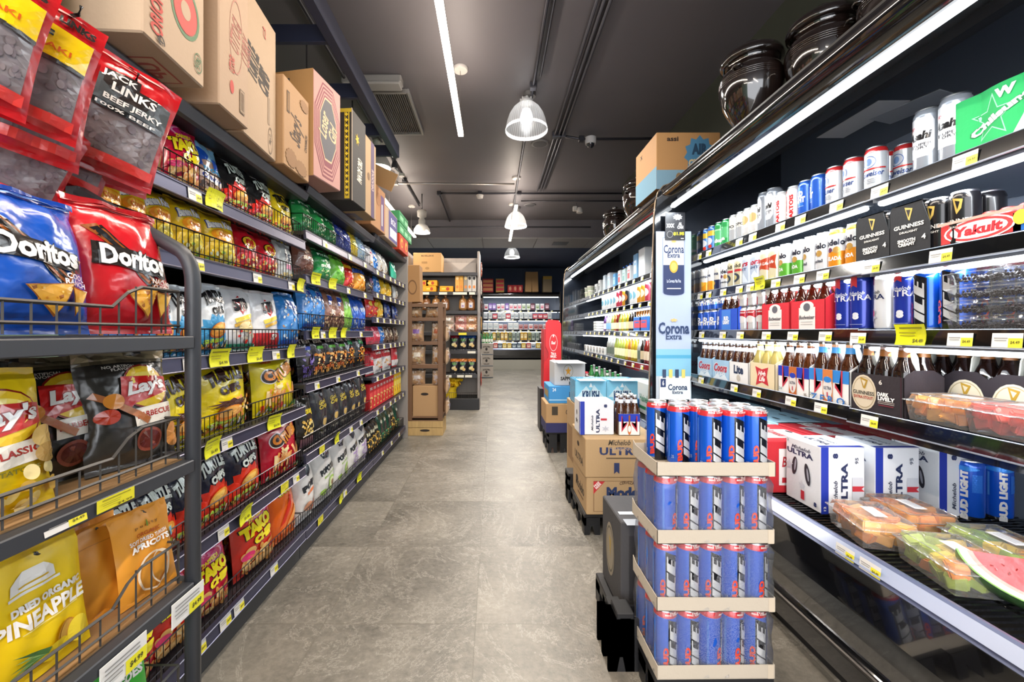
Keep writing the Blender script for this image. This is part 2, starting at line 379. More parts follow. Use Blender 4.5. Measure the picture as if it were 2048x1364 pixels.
conduit([(-1.23, 1.2, zc), (-1.23, 5.85, zc), (-1.23, 7.0, zc)], .014, 'steel:#4a4a4e', 'dark conduit running above the crisp shelves to the white lamp')
conduit([(-2.4, 7.987, 3.16), (1.86, 7.987, 3.16)], .013, 'steel:#66656a', 'conduit fixed along the face of the far ceiling beam')
# air vent, fluorescent batten, speakers, detector, camera
v = empty('air_vent', (-.905, 4.08, CEIL)); b = B()
for a in ((-.17, -.145, -.4, .4), (.145, .17, -.4, .4), (-.145, .145, -.4, -.375), (-.145, .145, .375, .4)): b.box(*a, -.04, -.0, 'paint:#8c8986', .004)
b.build('frame', v); b = B(); b.box(-.145, .145, -.375, .375, -.012, -.001, 'paint:#0c0c0d'); b.build('backing', v); b = B()
for i in range(15): b.boxm(Matrix.Translation((-.135+i*.0193, 0, -.035)) @ Matrix.Rotation(.0, 4, 'Y'), .0035, .75, .010, 'paint:#7d7977')
b.build('slat', v); tag(v, 'rectangular ceiling air vent with dark slats in a grey frame', 'vent')
b = B(); b.box(-.36, .14, -.05, .05, -.07, 0, 'paint:#8d8a86', .01); b.box(-.35, .13, -.06, .06, -.085, -.06, 'paint:#9b9894', .01); tag(b.build('ceiling_batten', None, (-.90, 3.52, CEIL)), 'short grey box fitting on the ceiling just before the air vent', 'fitting')
def disc(name, x, y, r, key, label, cat, h=.012, group=None, key2=None):
    b = B(); b.lathe([(r*.9, -h), (r, -h*.6), (r, 0)], key, 24)
    if key2: b.lathe([(r*.75, -h-.003), (r*.78, -h)], key2, 24)
    return tag(b.build(name, None, (x, y, CEIL)), label, cat, group)
disc('ceiling_speaker', .53, 4.75, .10, 'paint:#8e8a88', 'round flush ceiling speaker beside the first bell lamp', 'speaker', .014, None, 'paint:#4b494c')
disc('ceiling_speaker', .62, 7.05, .10, 'paint:#6e6c6e', 'round flush ceiling speaker beyond the second bell lamp', 'speaker', .014, None, 'paint:#4b494c')
b = B(); b.lathe([(.03, -.05), (.045, -.045), (.05, -.02), (.055, -.01), (.055, 0)], 'paint:#c9c4bf', 20); tag(b.build('smoke_detector', None, (-.2, 6.38, 3.245)), 'small round white smoke detector on the dark crossing conduit', 'smoke detector')
v = empty('security_camera', (1.05, 4.52, 3.255)); b = B(); b.lathe([(.055, -.07), (.06, -.05), (.06, 0)], 'paint:#bdb9b6', 20); b.build('housing', v)
b = B(); b.lathe([(.004, -.112), (.02, -.108), (.036, -.092), (.043, -.07)], 'gloss:#202028', 20); b.build('dome', v, (0, 0, 0)); tag(v, 'small white dome security camera hanging from the ceiling conduit', 'camera')
# linear LED pendants
def linear(x, y0, y1, cans, label):
    r = empty('linear_light', (x, (y0+y1)/2, 2.86)); h = (y1-y0)/2
    b = B(); b.box(-.022, .022, -h, h, -.0, .02, 'paint:#c8c2ba', .002); b.build('housing', r)
    b = B(); b.box(-.0215, .0215, -h+.002, h-.002, -.022, -.0002, 'glow:#fff0de', .002); b.build('diffuser', r)
    for cy in cans:
        b = B(); b.tube([(0, cy-(y0+y1)/2, .02), (0.012, cy-(y0+y1)/2, CEIL-2.86)], .0022, 'steel:#9a9590', 4); b.build('cable', r)
        b = B(); b.lathe([(.055, CEIL-2.86-.022), (.062, CEIL-2.86-.012), (.062, CEIL-2.86)], 'paint:#c5bfb9', 24, (.012, cy-(y0+y1)/2, 0)); b.build('canopy', r)
    tag(r, label, 'light')
M('glow:#fff0de', s=9); M('glow:#f4faff', s=5.5); M('glow:#ffffff', s=7)
linear(-.275, .55, 3.6, (3.4, .8), 'long warm linear ceiling light running over the chip aisle, nearer one')
linear(.31, 5.6, 7.75, (7.0, 5.8), 'warm linear ceiling light hanging in front of the second bell lamp')
linear(-1.385, 5.2, 7.45, (7.1, 5.6), 'linear ceiling light mostly hidden behind the crisp shelving')
# bell pendants: prismatic acrylic
def acrylic():
    m = bpy.data.materials.new('ribbed_acrylic'); m.use_nodes = True; nt = m.node_tree; nt.nodes.remove(nt.nodes['Principled BSDF'])
    out = nt.nodes['Material Output']; t = nt.nodes.new('ShaderNodeBsdfTransparent'); g = nt.nodes.new('ShaderNodeBsdfGlossy'); tl = nt.nodes.new('ShaderNodeBsdfTranslucent'); d = nt.nodes.new('ShaderNodeBsdfDiffuse')
    g.inputs['Roughness'].default_value = .15; tc = nt.nodes.new('ShaderNodeTexCoord'); sp = nt.nodes.new('ShaderNodeSeparateXYZ'); nt.links.new(tc.outputs['Object'], sp.inputs[0])
    at2 = nt.nodes.new('ShaderNodeMath'); at2.operation = 'ARCTAN2'; nt.links.new(sp.outputs[1], at2.inputs[0]); nt.links.new(sp.outputs[0], at2.inputs[1])
    mu = nt.nodes.new('ShaderNodeMath'); mu.operation = 'MULTIPLY'; mu.inputs[1].default_value = 48; nt.links.new(at2.outputs[0], mu.inputs[0])
    si = nt.nodes.new('ShaderNodeMath'); si.operation = 'SINE'; nt.links.new(mu.outputs[0], si.inputs[0])
    ma = nt.nodes.new('ShaderNodeMath'); ma.operation = 'MULTIPLY_ADD'; ma.inputs[1].default_value = .18; ma.inputs[2].default_value = .55; nt.links.new(si.outputs[0], ma.inputs[0])
    x1 = nt.nodes.new('ShaderNodeMixShader'); x2 = nt.nodes.new('ShaderNodeMixShader'); x3 = nt.nodes.new('ShaderNodeMixShader')
    nt.links.new(tl.outputs[0], x1.inputs[1]); nt.links.new(d.outputs[0], x1.inputs[2]); x1.inputs[0].default_value = .6
    nt.links.new(ma.outputs[0], x2.inputs[0]); nt.links.new(t.outputs[0], x2.inputs[1]); nt.links.new(x1.outputs[0], x2.inputs[2])
    x3.inputs[0].default_value = .12; nt.links.new(x2.outputs[0], x3.inputs[1]); nt.links.new(g.outputs[0], x3.inputs[2]); nt.links.new(x3.outputs[0], out.inputs[0])
    MATS['acrylic'] = m
acrylic()
def pendant(x, y, z, r, label):
    o = empty('pendant_lamp', (x, y, z)); k = r/.185
    b = B(); b.lathe([(.188*k, .0), (.185*k, .03*k), (.172*k, .09*k), (.15*k, .15*k), (.118*k, .2*k), (.08*k, .235*k), (.05*k, .25*k)], 'acrylic', 40, cap=False); b.build('shade', o)
    b = B(); b.lathe([(.19*k, -.004), (.193*k, .012), (.188*k, .026*k)], 'clear:#ffffff', 40, cap=False); b.build('rim', o)
    b = B(); b.lathe([(.01, .06), (.045*k, .075*k), (.058*k, .11*k), (.05*k, .15*k), (.035*k, .19*k)], 'glow:#ffffff', 20); b.build('bulb', o)
    b = B(); b.lathe([(.055*k, .245*k), (.06*k, .25*k), (.06*k, .265*k), (.04*k, .285*k), (.03*k, .30*k)], 'paint:#c9c7c4', 20)
    for i in range(8):
        a = i*PI/4; b.box(.052*k*math.cos(a)-.006, .052*k*math.cos(a)+.006, .052*k*math.sin(a)-.006, .052*k*math.sin(a)+.006, .262*k, .287*k, 'paint:#c9c7c4')
    b.build('cap', o)
    b = B(); zt = CEIL-z
    b.tube([(0, 0, .29*k), (-.03, 0, zt-.03), (-.02, 0, zt-.01), (.02, 0, zt-.01)], .006, 'rubber:#202024', 5); b.lathe([(.05, zt-.035), (.052, zt)], 'steel:#8f8c8a', 14, (.03, -.02, 0)); b.build('cord', o); tag(o, label, 'lamp')
for (x, y, z, r), l in zip(PENDANTS, ('clear ribbed bell pendant lamp, largest of the three over the aisle', 'clear ribbed bell pendant lamp behind the linear light', 'clear ribbed bell pendant lamp beyond the far ceiling beam')): pendant(x, y, z, r, l)
def highbay(x, y, z, label):
    o = empty('high_bay_lamp', (x, y, z)); b = B(); b.lathe([(.125, 0), (.127, .01), (.115, .06), (.085, .11), (.05, .135)], 'paint:#e6e2da', 28, cap=False); b.build('shade', o)
    b = B(); b.lathe([(.03, .012), (.112, .02), (.112, .024)], 'glow:#ffffff', 24); b.build('bulb', o)
    b = B(); b.lathe([(.05, .13), (.055, .15), (.055, .2), (.04, .21), (.04, .24), (.07, .25), (.075, .33), (.06, .35), (.02, .36)], 'paint:#c4bfb7', 20)
    if z+.36 < CEIL: b.tube([(0, 0, .35), (0, 0, CEIL-z)], .01, 'steel:#6d6b6a', 6)
    b.build('socket', o); tag(o, label, 'lamp')
highbay(-1.1, 6.5, 2.70, 'white dome lamp with a ribbed socket above the end of the crisp aisle')
highbay(-1.27, 4.7, 3.0, 'white dome lamp half hidden behind the black carton')
b = B(); b.lathe([(.05, -.16), (.045, -.1), (.03, -.07)], 'paint:#cfcac4', 16, (.05, 0, 0)); b.box(-.06, .01, -.03, .03, -.13, -.05, 'paint:#cfcac4', .01); b.tube([(0, 0, -.06), (0, 0, 0)], .008, 'steel:#77757a')
b.tube([(0, 0, -.04), (.05, 0, -.07)], .008, 'steel:#77757a'); tag(b.build('spot_lamp', None, (1.37, 6.9, CEIL-.02)), 'small white horn shaped fitting beside the second bell lamp', 'fitting')
b = B(); b.lathe([(.035, -.09), (.04, -.06), (.03, -.03), (.03, 0)], 'paint:#3a3a3e', 14); b.tube([(.0, 0, -.08), (.09, .0, -.17)], .01, 'paint:#d8d4cf'); b.lathe([(.035, -.19), (.04, -.16)], 'paint:#d8d4cf', 14, (.09, 0, 0))
tag(b.build('sensor_arm', None, (-1.22, 5.2, CEIL-.02)), 'small sensor on a short white arm by the black carton', 'sensor')
# hung steel ladder frame over the crisp shelves
b = B()
b.box(-.93, -.87, .8, 3.9, 2.78, 2.9, 'paint:#3c4054', .004)
for y in (1.23, 1.79, 2.35, 2.91, 3.47, 3.87): b.box(-1.62, -.93, y, y+.03, 2.79, 2.89, 'paint:#353a50', .003)
b.box(-1.68, -1.62, .8, 3.9, 2.78, 2.9, 'paint:#3c4054', .004)
for x in (-1.3, -1.65):
    for y in (1.25, 2.93, 3.88): b.tube([(x, y, 2.88), (x, y, CEIL)], .006, 'steel:#4c4c50', 5)
tag(b.build('hanging_frame'), 'dark blue steel ladder frame hung on chains over the crisp shelves', 'frame')

# ---------------------------------------------------------------- left shelving (aisle face at X = -0.957)
LIPX = -.957
def sale_text(b, f, W, H, seed=0):
    b.decals([('q', 0, .82, 1.5, .07, '#8a8420'), ('q', -.3, .6, 1.0, .05, '#a9a22c'), ('q', -.3, .46, .9, .05, '#a9a22c'), ('t', ('$4.49', '$4.99', '$6.49')[seed % 3], .4, .2, .8, .2, '#5f5a12')], W, H, f)
def rail(name, parent, y0, y1, z, h=.042, key='steel:#494a62'):
    b = B(); o = .006
    b.prism([(LIPX, z-h), (LIPX-.004, z+.002), (LIPX-.02, z+.002), (LIPX-.012, z-h-.004)], 'y', y0, y1, key)
    b.tube([(LIPX+.001, y0, z+.001), (LIPX+.001, y1, z+.001)], .0022, 'steel:#7c7a88', 4); b.tube([(LIPX+.002, y0, z-h), (LIPX+.002, y1, z-h)], .0022, 'steel:#8e8ca0', 4)
    return b.build(name, parent)
def price_tag(parent, y, z, kind='w', seed=0, X=None, sgn=1, h=.042):
    """kind w: white with a yellow corner, in the rail; y: long yellow; f: big yellow flag folded out"""
    X = LIPX if X is None else X; b = B(); N_ = (sgn, 0, 0); U = (0, sgn, 0)
    if kind == 'w':
        w_ = .062; f = flat((X+.002*sgn, y, z-h*.97), U, (-.004*sgn/h, 0, 1), N_)
        b.decals([('q', 0, .5, 2, .95, '#dcdad6'), ('q', .55, .35, .9, .6, '#e6dc3a'), ('q', -.4, .65, .9, .06, '#8f8d8a'), ('q', -.4, .5, .8, .05, '#8f8d8a'), ('t', '$4.49', .55, .38, .6, .22, '#5d5812')], w_, h*.95, f, L=9)
    elif kind == 'y':
        w_ = .07; f = flat((X+.003*sgn, y, z-h*.97), U, (0, 0, 1), N_); b.decals([('q', 0, .5, 2, .95, '#e3d92f')], w_, h, f); sale_text(b, lambda x, yy, d: f(x, yy, d+.001), w_, h, seed)
    else:
        w_ = .088; hh = .062; bulge = .018
        def f(x, yy, d):
            t = yy/hh; a = (t-.35)*(t-.35)*.9; cur = math.sin((x/w_+.5)*PI*1.2+seed)*.006
            return Vector((X+sgn*(.006+a*bulge*1.6+cur+d), y+sgn*x+.006*t*math.cos(seed), z-h+.002+yy))
        b.decals([('q', 0, .5, 2, 1, '#dfe01c')], w_, hh, f, L=.02); sale_text(b, lambda x, yy, d: f(x, yy, d+.0006), w_, hh, seed)
        b.decals([('q', 0, .5, 2, 1, '#dfe01c')], w_, hh, lambda x, yy, d: f(x, yy, -d-.0004), L=.02)
    return b.build('price_tag', parent)
def fence(parent, y0, y1, z, h=.09, step=.025, X=None, key='metal:#2c2a2c', r=.0016, xs=None, prof=None):
    X = LIPX-.022 if X is None else X; b = B(); n = int((y1-y0)/step)
    hf = prof or (lambda t: h)
    for i in range(n+1):
        t = i/n; y = y0+(y1-y0)*t; b.tube([(X, y, z+.004), (X, y, z+hf(t))], r, key, 4)
    for lv in (.02,): b.tube([(X+.002, y0, z+lv), (X+.002, y1, z+lv)], r*1.3, key, 4)
    m = 24 if prof else 1
    b.tube([(X, y0+(y1-y0)*i/m, z+hf(i/m)) for i in range(m+1)], r*1.6, key, 4)
    for y in (y0, y1): b.tube([(X, y, z+hf(0 if y == y0 else 1)), (X-.3, y, z+hf(0 if y == y0 else 1))], r*1.3, key, 4)
    return b.build('wire_fence', parent)
def gondola(y0, y1, levels, top, tags, fences, label):
    g = empty('shelving_unit', (0, 0, 0))
    b = B(); b.box(-1.46, -1.44, y0, y1, .02, top+.02, 'paint:#1e1d20'); b.build('back_panel', g)
    for y in (y0, y1-.03):
        b = B(); b.box(-1.44, -1.40, y, y+.03, .02, top+.03, 'paint:#2a292d', .003)
        for i in range(40): b.box(-1.401, -1.3985, y+.008, y+.022, .2+i*.04, .22+i*.04, 'paint:#0c0c0e')
        b.build('upright', g)
    b = B(); b.box(-1.44, -.99, y0, y1, .0, .10, 'paint:#2b2e33', .004); b.build('base', g)
    for i, z in enumerate(levels):
        s = empty('shelf', (0, 0, 0)); s.parent = g
        b = B(); b.box(-1.44, LIPX-.012, y0+.002, y1-.002, z-.022, z-.003, 'paint:#27262a'); b.build('shelf_board', s)
        rail('price_rail', s, y0+.003, y1-.003, z)
        for k, (yy, kd) in enumerate(tags.get(i, ())): price_tag(s, yy, z, kd, k+i)
        if i in fences: fence(s, y0+.012, y1-.012, z)
    s = empty('top_shelf', (0, 0, 0)); s.parent = g
    b = B(); b.box(-1.44, LIPX+.004, y0, y1, top-.03, top, 'paint:#232327', .004); b.build('shelf_board', s)
    b = B(); b.prism([(LIPX+.004, top-.035), (LIPX+.016, top-.004), (LIPX+.012, top+.004), (LIPX-.01, top+.004), (LIPX-.01, top-.04)], 'y', y0, y1, 'paint:#3a3a40'); b.build('front_lip', s)
    tag(g, label, 'shelving', 'black shelving sections of the crisp aisle')
def yp(x): return Yx(x, LIPX)
NEAR = [.15, .475, .785, 1.085, 1.405, 1.625]; MID = [.145, .53, .895, 1.17, 1.46, 1.687]; FAR = [.14, .52, .80, 1.06, 1.285, 1.49, 1.68]
TOPN, TOPM, TOPF = 1.872, 1.918, 1.955
gondola(.93, 2.15, NEAR, TOPN, {0: [(yp(x), 'w') for x in (399, 451, 478, 548)], 1: [(yp(447), 'w'), (yp(487), 'f'), (yp(568), 'y'), (yp(592), 'w')],
    2: [(yp(420), 'f'), (yp(454), 'w'), (yp(545), 'f')], 3: [(yp(380), 'w'), (yp(435), 'f'), (yp(507), 'f'), (yp(552), 'w'), (yp(579), 'f')],
    4: [(yp(395), 'w'), (yp(515), 'w'), (yp(583), 'w'), (yp(598), 'f')], 5: [(yp(390), 'w'), (yp(425), 'f')]}, range(6),
    'black crisp shelving section with wire fences, nearest the green wall')
gondola(2.15, 3.36, MID, TOPM, {0: [(yp(640), 'y'), (yp(680), 'f'), (yp(690), 'w'), (yp(716), 'f')], 1: [(yp(643), 'y'), (yp(671), 'f'), (yp(702), 'w'), (yp(722), 'w')],
    2: [(yp(634), 'w'), (yp(676), 'w'), (yp(716), 'w')], 3: [(yp(628), 'f'), (yp(646), 'w'), (yp(663), 'f'), (yp(685), 'f'), (yp(722), 'w')],
    4: [(yp(629), 'f'), (yp(663), 'f'), (yp(697), 'w'), (yp(730), 'w')], 5: [(yp(650), 'w'), (yp(700), 'w'), (yp(730), 'w')]}, (0, 1, 2, 3, 5),
    'black crisp shelving section in the middle of the aisle')
gondola(3.36, 4.60, FAR, TOPF, {i: [(yp(x), 'w') for x in (755, 768, 781, 790, 799, 806)] for i in range(7)} | {0: [(yp(765), 'w'), (yp(783), 'w'), (yp(798), 'w')]}, (0,),
    'black snack shelving section at the far end of the aisle')
b = B(); b.box(-1.44, LIPX+.02, 4.60, 4.635, 0, 2.16, 'paint:#8c857f', .003); tag(b.build('end_panel'), 'tall grey end panel closing the crisp shelving', 'panel')
# ---------------------------------------------------------------- open drink coolers (aisle face towards -X)
def holes():
    m = bpy.data.materials.new('perforated_liner'); m.use_nodes = True; nt = m.node_tree; b = nt.nodes['Principled BSDF']
    tc = nt.nodes.new('ShaderNodeTexCoord'); v = nt.nodes.new('ShaderNodeTexVoronoi'); v.inputs['Scale'].default_value = 55; v.inputs['Randomness'].default_value = .15
    nt.links.new(tc.outputs['Object'], v.inputs['Vector']); r = nt.nodes.new('ShaderNodeValToRGB'); r.color_ramp.elements[0].position = .28; r.color_ramp.elements[0].color = lin('#1d2330'); r.color_ramp.elements[1].position = .42; r.color_ramp.elements[1].color = lin('#8892a4')
    nt.links.new(v.outputs['Distance'], r.inputs[0]); nt.links.new(r.outputs[0], b.inputs['Base Color']); b.inputs['Metallic'].default_value = .4; b.inputs['Roughness'].default_value = .4
    MATS['liner'] = m
holes()
TOPZ = 2.09; BACKX = 1.84
CROSS = [(1.145, 1.955), (1.10, 1.958), (1.068, 1.985), (1.052, 2.02), (1.055, 2.055), (1.085, 2.08), (1.14, 2.092)]
def cooler(name, y0, y1, shelves, bays, tags, label, ends=(True, True), power=1.0, xf=lambda p: p, rotz=0, zs=1.0, housing=None):
    g = empty(name, (0, 0, 0))
    def part(b, n, par=g): return b.build(n, par)
    b = B(); b.box(1.16, BACKX, y0, y1, 0, .16, 'paint:#141416'); b.box(1.10, BACKX, y0, y1, .16, .44, 'paint:#17171a'); part(b, 'base_cabinet')
    b = B()   # curved glossy front
    fr = [(1.155, .03), (1.13, .05), (1.125, .13), (1.10, .165), (1.075, .175), (1.07, .195), (1.085, .205), (1.065, .23), (1.035, .30), (1.012, .38), (1.0, .46), (.992, .52), (.992, .545), (1.02, .55), (1.03, .5), (1.14, .2), (1.17, .03)]
    b.prism([(x, z) for x, z in fr], 'y', y0+.003, y1-.003, 'gloss:#0c0c0f', False); part(b, 'front_panel')
    b = B(); b.box(1.066, 1.078, y0+.003, y1-.003, .178, .192, 'steel:#55504c', .004); b.box(1.118, 1.126, y0+.003, y1-.003, .13, .137, 'steel:#4a4744'); part(b, 'bumper_rail')
    b = B(); b.prism([(.985, .523), (.981, .527), (1.012, .568), (1.022, .566)], 'y', y0+.003, y1-.003, 'steel:#6e7896'); b.prism([(.984, .538), (.9795, .54), (1.0, .566), (1.004, .564)], 'y', y0+.003, y1-.003, 'steel:#a8b2c8'); part(b, 'nose_rail')
    b = B(); b.box(1.03, BACKX, y0, y1, .44, .455, 'paint:#30302f'); part(b, 'deck_pan')
    b = B(); n = int((y1-y0)/.02)
    for i in range(n): yy = y0+.01+i*.02; b.tube([(1.03, yy, .528), (1.80, yy, .528)], .003, 'gloss:#111113', 4)
    for x in (1.035, 1.2, 1.38, 1.56, 1.74): b.tube([(x, y0, .523), (x, y1, .523)], .004, 'gloss:#111113', 4)
    part(b, 'deck_grille')
    b = B(); b.box(BACKX-.03, BACKX, y0, y1, .44, TOPZ-.03, 'liner'); part(b, 'back_liner')
    b = B(); b.box(1.14, BACKX+.03, y0, y1, TOPZ-.03, TOPZ, 'gloss:#141417'); b.prism(CROSS+[(1.145, 2.08)], 'y', y0, y1, 'gloss:#0e0d10', True); part(b, 'canopy')
    if housing: b = B(); b.box(1.2, BACKX+.03, housing[0], housing[1], TOPZ, 2.19, 'paint:#1a1a1c', .004); part(b, 'top_housing')
    b = B(); b.prism([(1.15, 1.975), (1.15, 1.97), (1.31, 2.035), (1.31, 2.045)], 'y', y0, y1, 'metal:#a4a6aa'); b.box(1.31, 1.35, y0, y1, 2.0, 2.06, 'paint:#15161a'); b.box(1.35, BACKX-.03, y0, y1, 2.03, 2.045, 'gloss:#14171d'); part(b, 'canopy_liner')
    b = B(); b.box(1.105, 1.135, y0+.02, y1-.02, 1.938, 1.957, 'glow:#f4faff', .006); part(b, 'light_tube')
    lamp(name+'_lamp', xf((1.12, (y0+y1)/2, 1.93)), .03, y1-y0-.1, 22*(y1-y0)/3.6*power, COOL, (0, .30, rotz))
    for i, (X, z) in enumerate(shelves):
        for k, (a, c) in enumerate(bays):
            dx, dz = (0, 0) if k == 0 else (-.008, -.004)
            s = empty('shelf', (0, 0, 0)); s.parent = g
            b = B(); b.box(X+dx, 1.80, a+.004, c-.004, z-.022+dz, z-.004+dz, 'liner'); b.box(X+dx-.001, X+dx+.02, a+.004, c-.004, z-.03+dz, z-.001+dz, 'gloss:#0b0c10'); part(b, 'shelf_board', s)
            b = B(); b.prism([(X-.012+dx, z-.038+dz), (X-.014+dx, z-.036+dz), (X-.006+dx, z+.006+dz), (X-.003+dx, z+.006+dz)], 'y', a+.004, c-.004, 'gloss:#08090b')
            b.tube([(X-.013+dx, a+.004, z-.038+dz), (X-.013+dx, c-.004, z-.038+dz)], .003, 'steel:#aab2c0', 5); b.tube([(X-.004+dx, a+.004, z+.007+dz), (X-.004+dx, c-.004, z+.007+dz)], .002, 'steel:#9aa3b2', 4); part(b, 'price_rail', s)
            if i < 3 or not xf((0, 0, 0))[1] == 0: b = B(); b.box(X+.005+dx, X+.03+dx, a+.03, c-.03, z-.062+dz, z-.047+dz, 'glow:#f4faff', .005); b.box(X+.002+dx, X+.034+dx, a+.02, c-.02, z-.048+dz, z-.032+dz, 'steel:#9ba1ab'); part(b, 'light_tube', s)
            else: b = B(); b.prism([(X-.004+dx, z-.06+dz), (X-.002+dx, z-.036+dz), (X+.02+dx, z-.036+dz), (X+.02+dx, z-.06+dz)], 'y', a+.004, c-.004, 'gloss:#1b1d24'); part(b, 'bumper_strip', s)
            if i < len(shelves)+1: lamp(name+'_shelf_lamp', xf((X+.02+dx, (a+c)/2, z-.066+dz)), .02, c-a-.08, 2.1*power*(c-a)*(.55 if i == 3 else 1), COOL, (0, -.5, rotz))
            for q, (yy, kd) in enumerate(tags.get(i, ())):
                if a < yy < c: price_tag(s, yy, z+dz, kd, q, X-.013+dx, -1, .04)
    for q, (yy, kd) in enumerate(tags.get('n', ())): price_tag(g, yy, .566, kd, q, .984, -1, .034)
    prof = [(1.14, .0), (.985, .14), (.975, .5), (.985, .6), (1.0, 1.2), (1.02, 1.9), (1.03, 1.99), (1.045, 2.045), (1.08, 2.085), (1.14, 2.105), (BACKX+.03, 2.105), (BACKX+.03, 0)]
    for e, yy in zip(ends, (y0, y1)):
        if not e: continue
        ya, yb = (yy-.03, yy) if yy == y0 else (yy, yy+.03)
        b = B(); b.prism(prof, 'y', ya, yb, 'gloss:#15181e')
        rim = prof[1:10]
        for (xa, za), (xb, zb) in zip(rim, rim[1:]): b.tube([(xa, (ya+yb)/2, za), (xb, (ya+yb)/2, zb)], .009, 'gloss:#2a2622', 6)
        b.tube([(x-.008, (ya+yb)/2-.012, z) for x, z in rim[1:]], .004, 'steel:#b29f8a', 4)
        part(b, 'end_panel')
    tag(g, label, 'cooler', 'black open drink coolers'); return g
SH = [(1.30, 1.655), (1.29, 1.405), (1.27, 1.168), (1.24, .90)]
def yc(x, i): return Yx(x, SH[i][0]-.014)
cooler('open_cooler', .25, 2.64, SH, [(1.45, 2.64), (.25, 1.45)],
    {0: [(yc(x, 0), 'w') for x in (1398, 1417, 1478, 1505, 1560, 1600, 1672, 1763, 1935)], 1: [(yc(x, 1), 'w') for x in (1400, 1417, 1446, 1478, 1500, 1551, 1598, 1645, 1747, 1886)]+[(yc(1522, 1), 'f')],
     2: [(yc(x, 2), 'w') for x in (1403, 1445, 1480, 1532, 1585, 1650, 1720, 1925, 2020)]+[(yc(1830, 2), 'f')], 3: [(yc(x, 3), 'w') for x in (1402, 1468, 1513, 1581, 1641, 1743)], 'n': [(Yx(1690, .984), 'w'), (Yx(1740, .984), 'w')]},
    'long black open cooler stocked with beer, six-packs and cut fruit', (False, True), 1.0, housing=(.3, 2.6))
SH2 = [(1.32, 1.655), (1.30, 1.42), (1.27, 1.17), (1.24, .90)]
cooler('open_cooler', 2.72, 6.0, SH2, [(4.36, 6.0), (2.72, 4.36)], {i: [(3.0+k*.22, 'w') for k in range(13)] for i in range(4)},
    'black open cooler beyond the beer cooler, stocked with bottles and tubs', (False, True), 1.0, housing=(3.45, 5.9))
# back-wall coolers: same build turned to face the viewer
BX, BY, BZ = 0, 14.95, 1.0      # local (x along depth) -> world
def backxf(cx): return lambda p: (cx-p[1], BY-1.84-1.0+p[0]+.0, p[2])
for cx, lab in ((.78, 'black open dairy cooler across the far end of the shop, under the tall cartons'), (-1.72, 'black open dairy cooler on the back wall, mostly behind the endcap shelving')):
    y0, y1 = -1.3, 1.1 if cx > 0 else 1.15
    g = cooler('dairy_cooler', y0, y1, [(1.36, 1.60), (1.34, 1.36), (1.32, 1.06), (1.28, .765)], [(-1.3, 0), (0, y1)], {i: [(-1.1+k*.25, 'w') for k in range(9)] for i in range(4)},
        lab, (True, True), .55, lambda p, cx=cx: (cx-p[1], BY-2.84+p[0], p[2]*1.16), PI/2)
    g.location = (cx, BY-2.84, 0); g.rotation_euler = (0, 0, PI/2); g.scale = (1, 1, 1.16)
    b = B(); b.box(.965, .985, y0, y1, 0, .26, 'paint:#98958a'); b.build('kick_plate', g)
    del g['group']
# ---------------------------------------------------------------- goods: bags
CH = ('#e0902a', '#eeb04a', '#c86a1c', '#f3c86a'); POT = ('#efd27a', '#f6e2a0', '#d9ae4c'); RED = ('#d8341c', '#ef6a2c', '#b81f14'); MIXV = ('#f2a03c', '#58a83c', '#e8e2d2', '#d8421f', '#f4d24a')
def bag(W, H, D, col, ds, seed=0, kind='film', back=None, crimp=.045, flat_top=False, lean_top=0.0):
    rr = random.Random(seed); p1, p2, p3 = [rr.uniform(0, 6) for _ in range(3)]; tw = rr.uniform(-.01, .01)
    def prof(x, y):
        t = min(max((y-crimp)/(1-2*crimp), 0), 1); e = max(0, math.sin(PI*min(1, max(0, t*.97+.015))))
        f = max(0, 1-abs(x)**2.6)**.6*e**.5*(1+.18*(.5-y))
        if y <= crimp or y >= 1-crimp: f = 0
        return f
    def surf(mx, my, d, sgn=-1):
        x = mx/(W/2); y = my/H; x_ = max(-1, min(1, x)); t = min(max(y, 0), 1)
        f = prof(x_, t)
        wr = math.exp(-min(t, 1-t)/.16)*.0045*math.sin(x_*11+p1)*(0 if t < crimp or t > 1-crimp else 1)+.0022*math.sin(x_*4+y*9+p2)+.0018*math.sin(x_*9-y*13+p3)
        k = 1-.055*math.sin(PI*t)
        yy = sgn*(D/2*f+wr*(1 if f > 0.02 else .3)*(1-x_**6))+ (.004*math.sin(x_*7+p1) if t > 1-crimp*1.5 else 0)
        lt = lean_top*max(0, t-.75)**2*8
        return Vector((mx*k+tw*t, yy+sgn*d+lt, my*(1-.012*(x_*x_ if t > .5 else 0))))
    b = B(); nx, ny = 14, 18; ys = [0, crimp*.5, crimp]+[crimp+(1-2*crimp)*(j/(ny-4)) for j in range(1, ny-4)]+[1-crimp, 1-crimp*.5, 1]; L = len(ys)
    for sg, kc in ((-1, col), (1, back or col)):
        vs = [surf((-1+2*i/nx)*W/2, yv*H, 0, sg) for yv in ys for i in range(nx+1)]
        fs = [(j*(nx+1)+i, j*(nx+1)+i+1, (j+1)*(nx+1)+i+1, (j+1)*(nx+1)+i) for j in range(L-1) for i in range(nx)]
        if sg > 0: fs = [f[::-1] for f in fs]
        b.add(vs, fs, kind+':'+kc, True)
    b.decals(ds, W, H, lambda mx, my, d: surf(mx, my, d), L=min(W, H)*.11, pre=kind+':', off=.0012, step=.0005)
    return b
def tri(cx, cy, s, rot, col, asp=1.0):
    P = []
    for k in range(3):
        a = math.radians(rot+120*k); P.append((cx+math.cos(a)*s*asp, cy+math.sin(a)*s*.55))
    return ('p', P, col)
W_ = '#f2f0ec'; K_ = '#17171a'
